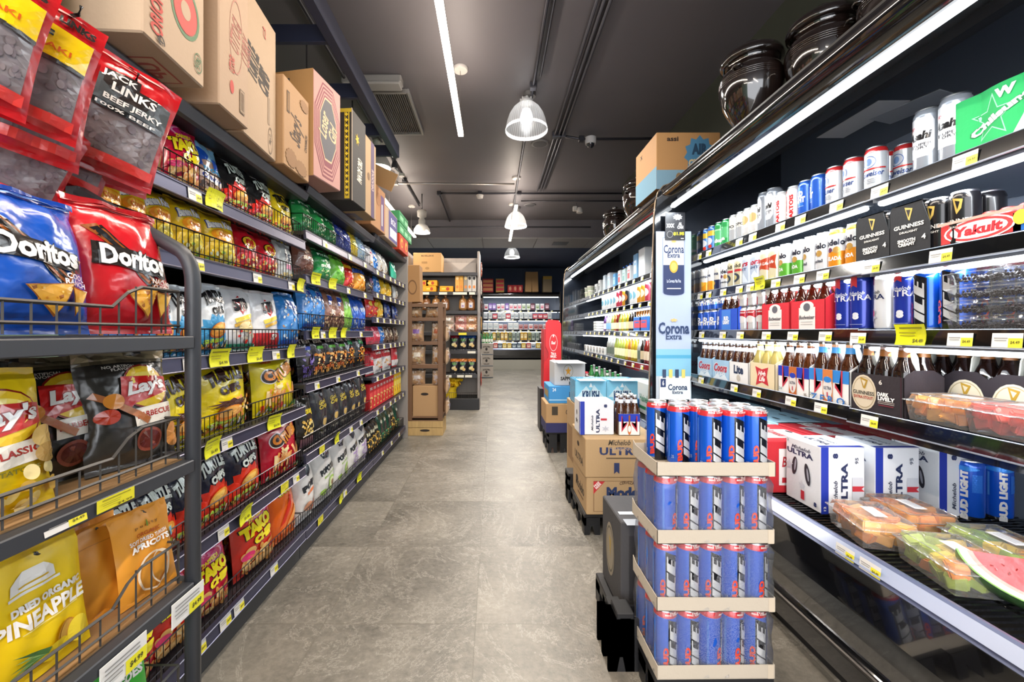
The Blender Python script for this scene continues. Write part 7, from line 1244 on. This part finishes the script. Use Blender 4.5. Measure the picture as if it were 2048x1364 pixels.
for px, c in ((1292, 'pinkc'), (1284, 'amber'), (1276, 'amber'), (1268, 'whitec'), (1261, 'whitec'), (1252, 'blk'), (1246, 'amber'), (1240, 'pinkc'), (1234, 'pinkc'), (1228, 'whitec'), (1222, 'whitec'), (1216, 'whitec'), (1211, 'whitec'), (1205, 'whitec')):
    put2(('can', c), canmk(c), 'beer_can', 'can', px, 1, CANDESC[c], sc_=1.15)
for px, c in ((1287, 'blight'), (1274, 'blight')): put2(('pk2', c), lambda: small_box(.2, .12, .13, '#2c6cc0', '#d85060').build('drink_pack'), 'drink_pack', 'pack', px, 2, 'blue drink pack with a red star')
for px in (1294, 1289, 1284, 1279, 1274, 1269): put2('b_or', bmk('orangeb'), 'bottle', 'bottle', px, 2, 'orange topped bottle', sc_=.86, X=1.36, dz=.02)
for px, k, l in ((1262, 'darkb', 'dark bottle'), (1257, 'darkb', 'dark bottle'), (1252, 'yellowb', 'yellow bottle'), (1247, 'limeb', 'pale lime bottle'), (1242, 'yellowb', 'yellow bottle'), (1237, 'limeb', 'pale lime bottle'), (1232, 'redb', 'red bottle'), (1227, 'orangeb', 'orange bottle'), (1222, 'limeb', 'pale lime bottle'), (1217, 'milk', 'white and blue bottle'), (1212, 'milk', 'white and blue bottle'), (1207, 'purpleb', 'violet bottle')):
    put2('b_'+k, bmk(k), 'bottle', 'bottle', px, 2, l, sc_=.9)
for k in range(4): put2('flat', lambda: small_box(.16, .12, .03, '#dcdcda', '#9cb4b8').build('meat_tray'), 'meat_tray', 'tray', 1190, 2, 'flat white food tray', dz=k*.033)
for px, k, l in ((1294, 'redb', 'red bottle'), (1288, 'redb', 'red bottle'), (1281, 'darkb', 'dark bottle'), (1275, 'greyb', 'grey bottle'), (1268, 'yellowb', 'yellow bottle'), (1262, 'yellowb', 'yellow bottle'), (1256, 'orangeb', 'orange bottle'), (1250, 'yellowb', 'yellow bottle'), (1244, 'limeb', 'pale lime bottle'), (1239, 'limeb', 'pale lime bottle'), (1234, 'limeb', 'pale lime bottle'), (1229, 'limeb', 'pale lime bottle'), (1224, 'greyb', 'grey bottle'), (1219, 'greyb', 'grey bottle'), (1214, 'greyb', 'grey bottle')):
    put2('b_'+k, bmk(k), 'bottle', 'bottle', px, 3, l, sc_=.98)
    put2('b_'+k, bmk(k), 'bottle', 'bottle', px, 3, 'rear '+l, sc_=.98, X=1.35)
for n, px in enumerate((1170, 1176, 1182, 1188, 1194, 1200, 1206)): put2('pouchw', lambda: small_box(.1, .03, .09, '#d0d0cc', '#7c8488', 'film').build('food_packet'), 'food_packet', 'packet', px, 3, 'white food packet')
for n in range(12):
    px = 1178+n*5.2; k = ('soju', 'greyb', 'green', 'greyb')[n % 4]
    put2('b_'+k, bmk(k), 'bottle', 'bottle', px, 3, {'soju': 'green bottle', 'greyb': 'grey bottle', 'green': 'green labelled bottle'}[k], X=1.16+.05*(n % 2), zb=.534)
tag(flatcase(.36, .26, .24, '#cfd4cf', [('q', 0, 0, 1.7, .8, '#dadedb'), ('z', .2, 0, .5, .5, '#c8282c', 5, .42)], [('t', 'Heineken', 0, .5, 1.3, .24, '#2c7c44'), ('q', 0, .2, 1.8, .1, '#2c7c44')], [('q', 0, .5, 1.6, .5, '#a8785c')]).build('beer_case', None, (1.16, 3.2, .534), (0, 0, -PI/2)), 'white beer case with a red star on its top, on the deck', 'beer case')
tag(flatcase(.3, .24, .22, '#d0d4d2', [('q', 0, 0, 1.7, .8, '#c4d0c8')], [('e', 0, .5, 1.2, .5, '#3c8c4c'), ('q', 0, .15, 1.8, .1, '#2c7c44')]).build('beer_case', None, (1.12, 3.62, .534), (0, 0, -PI/2)), 'white and green beer case beside the one with the red star', 'beer case')
tag(flatcase(.24, .2, .1, '#2c6cb4', [('q', 0, 0, 1.5, .7, '#5c94cc')], [('q', 0, .5, 1.5, .5, '#a8c8e4')]).build('beer_case', None, (1.05, 3.45, .534), (0, 0, -PI/2)), 'small blue case in front of the green and white one', 'beer case')
rr = random.Random(8); b = B()
for k in range(60): b.boxm(Matrix.Translation((1.12+rr.uniform(-.1, .12), 5.35+rr.uniform(-.2, .2), .54+rr.uniform(0, .1))) @ Matrix.Rotation(rr.uniform(0, 3), 4, 'Z') @ Matrix.Rotation(rr.uniform(-.6, .6), 4, 'X'), .05, .02, .02, ('film:#b83c48', 'film:#d8ccd0', 'film:#5c2c34')[k % 3])
tag(b.build('wrapped_sweets'), 'heap of red and white wrapped sweets at the end of the far cooler deck', 'sweets', None, 'stuff')
# ---------------------------------------------------------------- far wall cooler goods
rb = random.Random(21)
def back_put(key, maker, name, cat, x, z, label, group, sx=1, yy=13.62, sz=1): o = place(key, maker, name, (x, yy-.12, z+.012), (0, 0, 0), label, cat, group); o.scale = (sx, 1, sz)
BSH = [(1.860, 'top'), (1.582, 'second'), (1.234, 'third'), (.892, 'fourth'), (.622, 'deck')]
def far_item(c, c2, W=.12, H=.15): return ('fb', c, c2, W, H), (lambda: small_box(W, .1, H, c, c2).build('dairy_pack'))
for i, (z, nm) in enumerate(BSH):
    z = z*1.0; yy = (13.59, 13.57, 13.55, 13.51, 13.35)[i]; n = 0; x = -.72
    while x < 1.80:
        c, c2, H, W = rb.choice(((('#d8d4d4', '#c86c7c', .16, .12), ('#e0dcdc', '#b03c4c', .15, .12), ('#5c2c38', '#d0b0b8', .17, .13), ('#d8dcd0', '#7c8c5c', .16, .12), ('#7c5ca0', '#d8c8e4', .17, .11)), (('#d8d8d8', '#8c98a0', .15, .12), ('#c83c48', '#e8d0d0', .12, .14), ('#d8d8d4', '#a8b0b4', .17, .12)), (('#e0dcdc', '#c85c5c', .14, .13), ('#e4e4e2', '#b8c4c8', .17, .16), ('#c89c9c', '#8c3c3c', .13, .13)), (('#a89c5c', '#4c5c3c', .21, .1), ('#c89c3c', '#e8dcb0', .21, .1), ('#4c4c4c', '#b8b8a8', .2, .1), ('#a8b4ac', '#5c6c64', .21, .1)), (('#d8d8d8', '#4c6c8c', .14, .14), ('#c8a02c', '#e8dca0', .15, .13), ('#b83c34', '#e8c8b8', .15, .13), ('#3c4c5c', '#b8c4c8', .14, .13)))[i])
        key, mk = far_item(c, c2, W, H)
        back_put(key, mk, 'dairy_pack', 'packet', x+W/2, z+(.0 if i < 4 else .0), 'small packet, %s from the endcap %s of the far wall cooler' % (ordn(n), ('on the %s shelf' % nm) if i < 4 else 'on the deck'), 'packets in the far wall cooler, '+nm, 1, yy, 1.25)
        x += W+rb.choice((.012, .02, .03)); n += 1
ZT = 2.09*1.16+.003
for x, W, H, c, c2, l in ((-.16, .34, .42, '#a8303c', '#d89060', 'stack of red printed cartons'), (.22, .26, .42, '#b8904c', '#c83c44', 'tan and red printed cartons bundled together'), (1.25, .0, 0, '', '', '')):
    if W: carton('cardboard_carton', W, .3, H, c, loc=(x, 13.25, ZT), label=l+' on top of the far wall cooler', group=None, tape=False, front=[('q', 0, .2+.3*k, 1.8, .2, c2) for k in range(3)])
for n, x in enumerate((.54, .70, .86)): carton('cardboard_carton', .155, .3, .22, '#b02c30', loc=(x, 13.25, ZT), label='low red printed carton, %s of three on the far wall cooler' % ordn(n), group='low red cartons', tape=False, front=[('z', 0, .5, 1.2, .8, '#e0a080', 7, .6)])
for n, (x, r_) in enumerate(((1.11, .03), (1.33, -.03))): carton('cardboard_carton', .20, .3, .63, '#a98256', loc=(x, 13.2, ZT), rot=(0, r_, 0), label='tall brown carton standing on end on the far cooler, %s' % ('next to the low red ones', 'next to the jar crate')[n], group=None, tape=True)
# ---------------------------------------------------------------- endcap shelving facing the viewer
EY, EX0, EX1 = 6.27, -1.28, -.235
g = empty('endcap_shelving', (0, 0, 0)); b = B(); b.box(EX0, EX1, EY+.42, EY+.44, .1, 2.34, 'paint:#8f8780'); 
for k in range(12): b.box(EX0+.04+k*.082, EX0+.043+k*.082, EY+.417, EY+.42, .2, 2.3, 'paint:#7c746e')
b.build('back_panel', g)
for x in (EX0-.03, EX1): b = B(); b.box(x, x+.035, EY+.05, EY+.45, 0, 2.38, 'paint:#8d8681', .004); b.build('upright', g)
b = B(); b.box(EX0, EX1+.03, EY, EY+.44, 0, .17, 'paint:#1b1b1d', .004); b.build('base', g)
EZ = [.185, .63, .99, 1.305, 1.60, 1.885, 2.19]
def ez(y): return EYE-(y-CY)*EY/FPX
EZ = [ez(803), ez(749), ez(701), ez(664), ez(621), ez(583), ez(544)]
for i, z in enumerate(EZ):
    s = empty('shelf', (0, 0, 0)); s.parent = g; b = B(); b.box(EX0, EX1, EY+.03, EY+.42, z-.035, z, 'paint:#232225', .003); b.box(EX0, EX1, EY+.015, EY+.03, z-.05, z-.005, 'paint:#2c2b2e'); b.build('shelf_board', s)
    for q, px in enumerate({5: (850, 886, 914, 930, 942), 3: (925,), 2: (943,), 1: (895, 922, 936), 0: (910, 935)}.get(i, ())):
        x = (px-CX)*EY/FPX; b = B(); b.box(x-.06, x+.06, EY+.01, EY+.014, z-.045, z-.01, 'paint:#d8d4c4' if i != 3 else 'paint:#d8cc2c'); b.build('price_tag', s)
b = B()
for k in range(18): b.tube([(EX0+.55+k*.027, EY+.03, EZ[0]), (EX0+.55+k*.027, EY+.03, EZ[0]+.13)], .002, 'metal:#5c5650', 4)
b.tube([(EX0+.55, EY+.03, EZ[0]+.13), (EX1, EY+.03, EZ[0]+.13)], .003, 'metal:#5c5650', 4); b.build('wire_fence', g); tag(g, 'tall grey and black endcap shelving facing the aisle, behind the bread rack', 'shelving')
def ex(px): return (px-CX)*EY/FPX
carton('cardboard_carton', .42, .34, .29, '#a8814f', loc=(ex(851)+.02, EY+.035, EZ[6]+.003), label='brown carton with upside-down print on top of the endcap shelving', group=None, front=[('t', 'DO NOT TURN OVER', 0, .85, .9, .08, '#5c4426', dict(rot=180, bold=.05)), ('q', -.2, .5, .4, .1, '#8a683c'), ('e', .0, .2, .3, .14, '#8a683c')])
b = B(); b.box(ex(880), ex(950), EY+.38, EY+.395, EZ[6]+.001, EZ[6]+.2, 'paint:#a39a92'); tag(b.build('backing_board'), 'pale board standing at the back of the endcap top shelf', 'board')
for n, (px, lv) in enumerate(((838, 0), (860, 0), (845, 1), (862, 1), (892, 0))): carton('snack_carton', .17 if n < 4 else .2, .2, .085, '#d8981c', loc=(ex(px), EY+.05, EZ[5]+.002+lv*.087), label='orange yellow cake carton, %s on the endcap shelf' % ordn(n), group='orange cake cartons on the endcap', tape=False, front=[('e', .2, .5, .5, .6, '#a83c20'), ('q', -.4, .5, .6, .3, '#e8c04c')])
for n, (px, c, c2) in enumerate(((914, '#d8a050', '#e8c890'), (922, '#c88c3c', '#e0b050'), (931, '#8c8478', '#e0c890'), (939, '#b8b4ae', '#2c2a2c'), (948, '#b8b4ae', '#2c2a2c'))): carton('snack_carton', .062, .12, .24, c, loc=(ex(px), EY+.05, EZ[5]+.002), label='upright narrow carton, %s from the orange cake cartons' % ordn(n), group='narrow upright cartons on the endcap', tape=False, front=[('e', 0, .84, 1.3, .2, c2), ('e', 0, .3, 1.2, .2, '#c87c3c')])
def loaf(col, lab, W=.13, H=.23):
    def f():
        b = B(); b.lathe([(.02, 0), (.06, .01), (.066, .05), (.062, .13), (.055, .17), (.02, .195), (.014, .2), (.03, .23)], 'film:'+col, 16); b.decals([('q', 0, .35, .9, .34, '#d0c8c4'), ('q', 0, .3, .5, .1, lab)], .13, .23, cylmap(0, 0, 0, .067), L=.02); return b.build('bread_bag')
    return f
for n, (px, k) in enumerate(((838, 0), (851, 1), (870, 0), (889, 1), (925, 0), (941, 1))): place(('loaf', k), loaf(('#b07c48', '#8c5a34')[k], ('#8c5a9c', '#4c6cb4')[k]), 'bread_bag', (ex(px), EY+.12, EZ[4]+.002), (0, 0, 0), 'tied bag of rolls, %s along the endcap shelf under the cake cartons' % ordn(n), 'bread bag', 'bread bags on the endcap')
for n, (px, c) in enumerate(((895, '#c4b4a4'), (922, '#c88c84'), (943, '#c89c74'))):
    for lv in range(2): D['trayb%d' % n] = (.20, .13, .13, c, [('c', n, 0, .5, 1.7, .8, 30, .13, ('#c8a070', '#e0c8b0', '#b8605c', '#d8d0c8')), ('q', 0, .4, .8, .2, '#e4dcd4')]); place(('tb', n), lambda: bag(*D['trayb%d' % n][:3], D['trayb%d' % n][3], D['trayb%d' % n][4], n).build('bun_pack'), 'bun_pack', (ex(px), EY+.12, EZ[3]+.002+lv*.125), (0, 0, 0), 'clear bag of buns, %s %s pile on the endcap' % (('lower one in the', 'upper one in the')[lv], ordn(n)), 'bun bag', 'bun bags on the endcap')
for n, (px, lv, c) in enumerate(((907, 2, '#8c1c2c'), (925, 2, '#1c4c94'), (942, 2, '#1c4c94'), (907, 1, '#d87c24'), (924, 1, '#d87c24'), (942, 1, '#d87c24'))):
    def mk(c=c): return bag(.13, .23, .06, '#1c1e24', [('q', 0, .9, 2, .2, c), ('e', 0, .66, 1.2, .2, '#4c7c3c'), ('e', -.3, .36, .7, .2, '#e8d8a0'), ('e', .3, .28, .8, .2, '#d8b878'), ('e', .1, .42, .5, .14, '#e0c88c')], 5).build('nut_bag')
    place(('nut', c), mk, 'nut_bag', (ex(px), EY+.1, EZ[lv]+.002), (-.08, 0, 0), 'black nut bag with %s top, %s on its endcap shelf' % ({'#8c1c2c': 'a dark red', '#1c4c94': 'a blue', '#d87c24': 'an orange'}[c], ordn(n % 3)), 'nut bag', 'nut bags on the endcap')
b = B(); rr = random.Random(6)
b.lathe([(.09, 0), (.1, .08), (.09, .16), (.11, .2)], 'film:#d8b820', 12, (ex(899), EY+.14, EZ[0]+.002))
for k in range(46): a_ = rr.uniform(0, 2*PI); r_ = rr.uniform(0, .13); b.boxm(Matrix.Translation((ex(903)+r_*math.cos(a_), EY+.14+r_*.5*math.sin(a_), EZ[0]+.2+rr.uniform(0, .14-.4*abs(r_-.05)))) @ Matrix.Rotation(rr.uniform(0, 3), 4, 'Z') @ Matrix.Rotation(rr.uniform(-1, 1), 4, 'X'), .07, .012, .04, ('film:#e0b81c', 'film:#eccc30', 'film:#c89a14')[k % 3])
tag(b.build('packet_bundle'), 'bundle of crinkled yellow packets on the lowest endcap shelf', 'packets', None, 'stuff')
# ---------------------------------------------------------------- bread rack on a pine crate
BX0, BX1, BY0 = -.967, -.565, 4.72
def bz(y): return EYE-(y-CY)*BY0/FPX
b = B(); z1 = bz(842)
b.box(BX0+.0, BX1, BY0+.012, BY0+.34, .0, z1-.002, 'wood:#c8a468'); b.box(BX0, BX1, BY0, BY0+.012, 0.0, .085, 'wood:#cfac70', .002); b.box(BX0, BX1, BY0, BY0+.012, .09, z1-.002, 'wood:#cfac70', .002)
b.decals([('e', 0, .35, .55, .16, '#241a12')], BX1-BX0, z1, flat(((BX0+BX1)/2, BY0, 0), (1, 0, 0), (0, 0, 1), (0, -1, 0)), off=.001); tag(b.build('pine_crate'), 'pale pine crate with a hand hole under the bread rack', 'crate')
g = empty('bread_rack', (0, 0, 0)); WK = 'paint:#6d4e34'
rz_ = [bz(y) for y in (842, 765, 735, 688, 641, 605)]; zt_ = bz(604)
for x in (BX0, BX1-.055):
    for y in (BY0, BY0+.30): b = B(); b.box(x, x+.055, y, y+.03, z1, zt_, WK, .002); b.build('post', g)
for z in [bz(835), bz(732), bz(685), bz(637), bz(609)]+[z1+.02]:
    b = B(); b.box(BX0+.055, BX1-.055, BY0+.002, BY0+.02, z-.028, z+.012, WK, .002); b.box(BX0+.01, BX0+.03, BY0+.03, BY0+.30, z-.02, z+.01, WK); b.box(BX1-.03, BX1-.01, BY0+.03, BY0+.30, z-.02, z+.01, WK); b.box(BX0+.03, BX1-.03, BY0+.02, BY0+.32, z-.012, z-.004, WK); b.build('rail', g)
tag(g, 'brown painted bread rack standing on the pine crate', 'rack')
carton('cardboard_carton', .285, .2, .355, '#b08c62', loc=((BX0+BX1)/2, BY0+.03, z1+.035), label='plain brown carton with a hand hole in the bottom of the bread rack', group=None, tape=False, front=[('e', -.05, .74, .62, .09, '#241a14')])
carton('cardboard_carton', .17, .2, .42, '#9c7448', loc=(BX0+.06, BY0+.02, zt_+.0), rot=(0, -.02, 0), label='upright brown board box on top of the bread rack', group=None, tape=False, front=[('o', 0, .4, 1.2, .4, '#6c4c2c', .2)])
def loafpack(c1, c2, W, H): return lambda: bag(W, H, .11, '#b89878', [('c', 3, 0, .5, 1.6, .9, 46, .12, (c1, '#d8c0a0', '#c8a070', '#e0d4c8')), ('q', .1, .5, .8, .22, c2), ('q', 0, .95, 2, .1, '#6c5c50')], 9, 'film').build('bread_loaf')
bi = 0
for (ya, yb, packs) in ((637, 612, ((-.30, .17, '#c88c4c', '#d8c0a0'), (-.1, .16, '#b87434', '#c8a070'))), (685, 643, ((-.29, .19, '#c89c84', '#7c5c9c'), (-.06, .10, '#c8a080', '#b0603c'))), (732, 690, ((-.28, .20, '#d8c898', '#e8e0d0'), (-.06, .09, '#b87c48', '#d0c4b8'))), (772, 738, ((-.28, .2, '#c8b8b0', '#d8d0cc'), (-.06, .09, '#b8a8ac', '#c0b4b4')))):
    zb_ = bz(ya)+.012 if ya != 772 else z1+.035+.36; H = min(.24, (ya-yb)*BY0/FPX-.03)+.02
    for dx, w_, c1, c2 in packs:
        bi += 1; place(('loafp', bi), loafpack(c1, c2, w_, H), 'bread_loaf', (BX1-.055+dx+.02+(.0), BY0+.12, zb_), (0, 0, 0), 'wrapped bread pack, %s counting down the bread rack' % ordn(bi-1), 'bread', 'bread packs in the rack')
for n, z in enumerate((bz(685)+.01, bz(732)+.01, bz(790), z1+.05)):
    place('lp2', loafpack('#c8c0b8', '#8c84ac', .26, .24), 'bread_loaf', (BX1+.03, BY0+.17, z), (0, 0, PI/2), 'bread pack bulging out of the open side of the rack, %s from the top' % ordn(3 if n == 3 else n), 'bread', 'bread packs in the side of the rack').scale = (1, .55, .8)
# white produce cartons with green bottles beyond
b = None
for lv in range(3): carton('produce_carton', .34, .34, .285, '#a49c94', loc=(-.165, 10.6, .01+lv*.29), label='pale grey printed carton, %s of the stack under the green bottles' % ('lowest', 'middle', 'topmost')[lv], group='pale cartons under the green bottles', tape=False, front=[('e', 0, .5, .34, .26, '#2c2826'), ('t', 'GOLDEN', 0, .68, 1.1, .14, '#3c3834', dict(arc=.2, bold=.05)), ('t', 'VALLEY', 0, .2, .9, .12, '#3c3834', dict(bold=.05)), ('q', 0, .04, 1.9, .05, '#5c6c7c')])
for i in range(10): place('gbt', bmk('soju'), 'bottle', (-.30+(i % 5)*.067, 10.66+(i//5)*.08, .885), (0, 0, 0), 'green bottle, %s on the pale carton stack' % ordn(i), 'bottle', 'green bottles on the pale cartons')
# products on the gondola side behind the endcap edge (slivers)
for n in range(7): D['sl'] = (.13, .24, .02, ('#b8483c', '#c8c0b8', '#3c3c44', '#c89c5c', '#5c3c34', '#b8b0a8', '#8c4c3c')[n], []); place(('sl', n), lambda: bag(*D['sl'][:4], [], n).build('snack_bag'), 'snack_bag', (-.188, 6.62+.02*n, .3+n*.29), (0, 0, PI/2), 'hanging packet on the side of the endcap, %s from the floor' % ordn(n), 'snack bag', 'packets hung down the side of the endcap')
carton('cardboard_carton', .28, .3, .5, '#8c7a60', loc=(1.72, 13.25, ZT), label='grey brown box with a rounded golden cover at the end of the far cooler top', group=None, tape=False, front=[('q', 0, .9, 2, .2, '#b08c3c')])
carton('cardboard_carton', .2, .3, .12, '#b07a3c', loc=(1.50, 13.2, ZT) if 0 else (1.505, 13.25, ZT), label='low orange brown carton in the gap on the far cooler top', group=None, tape=False) if 0 else None

finish_labels()
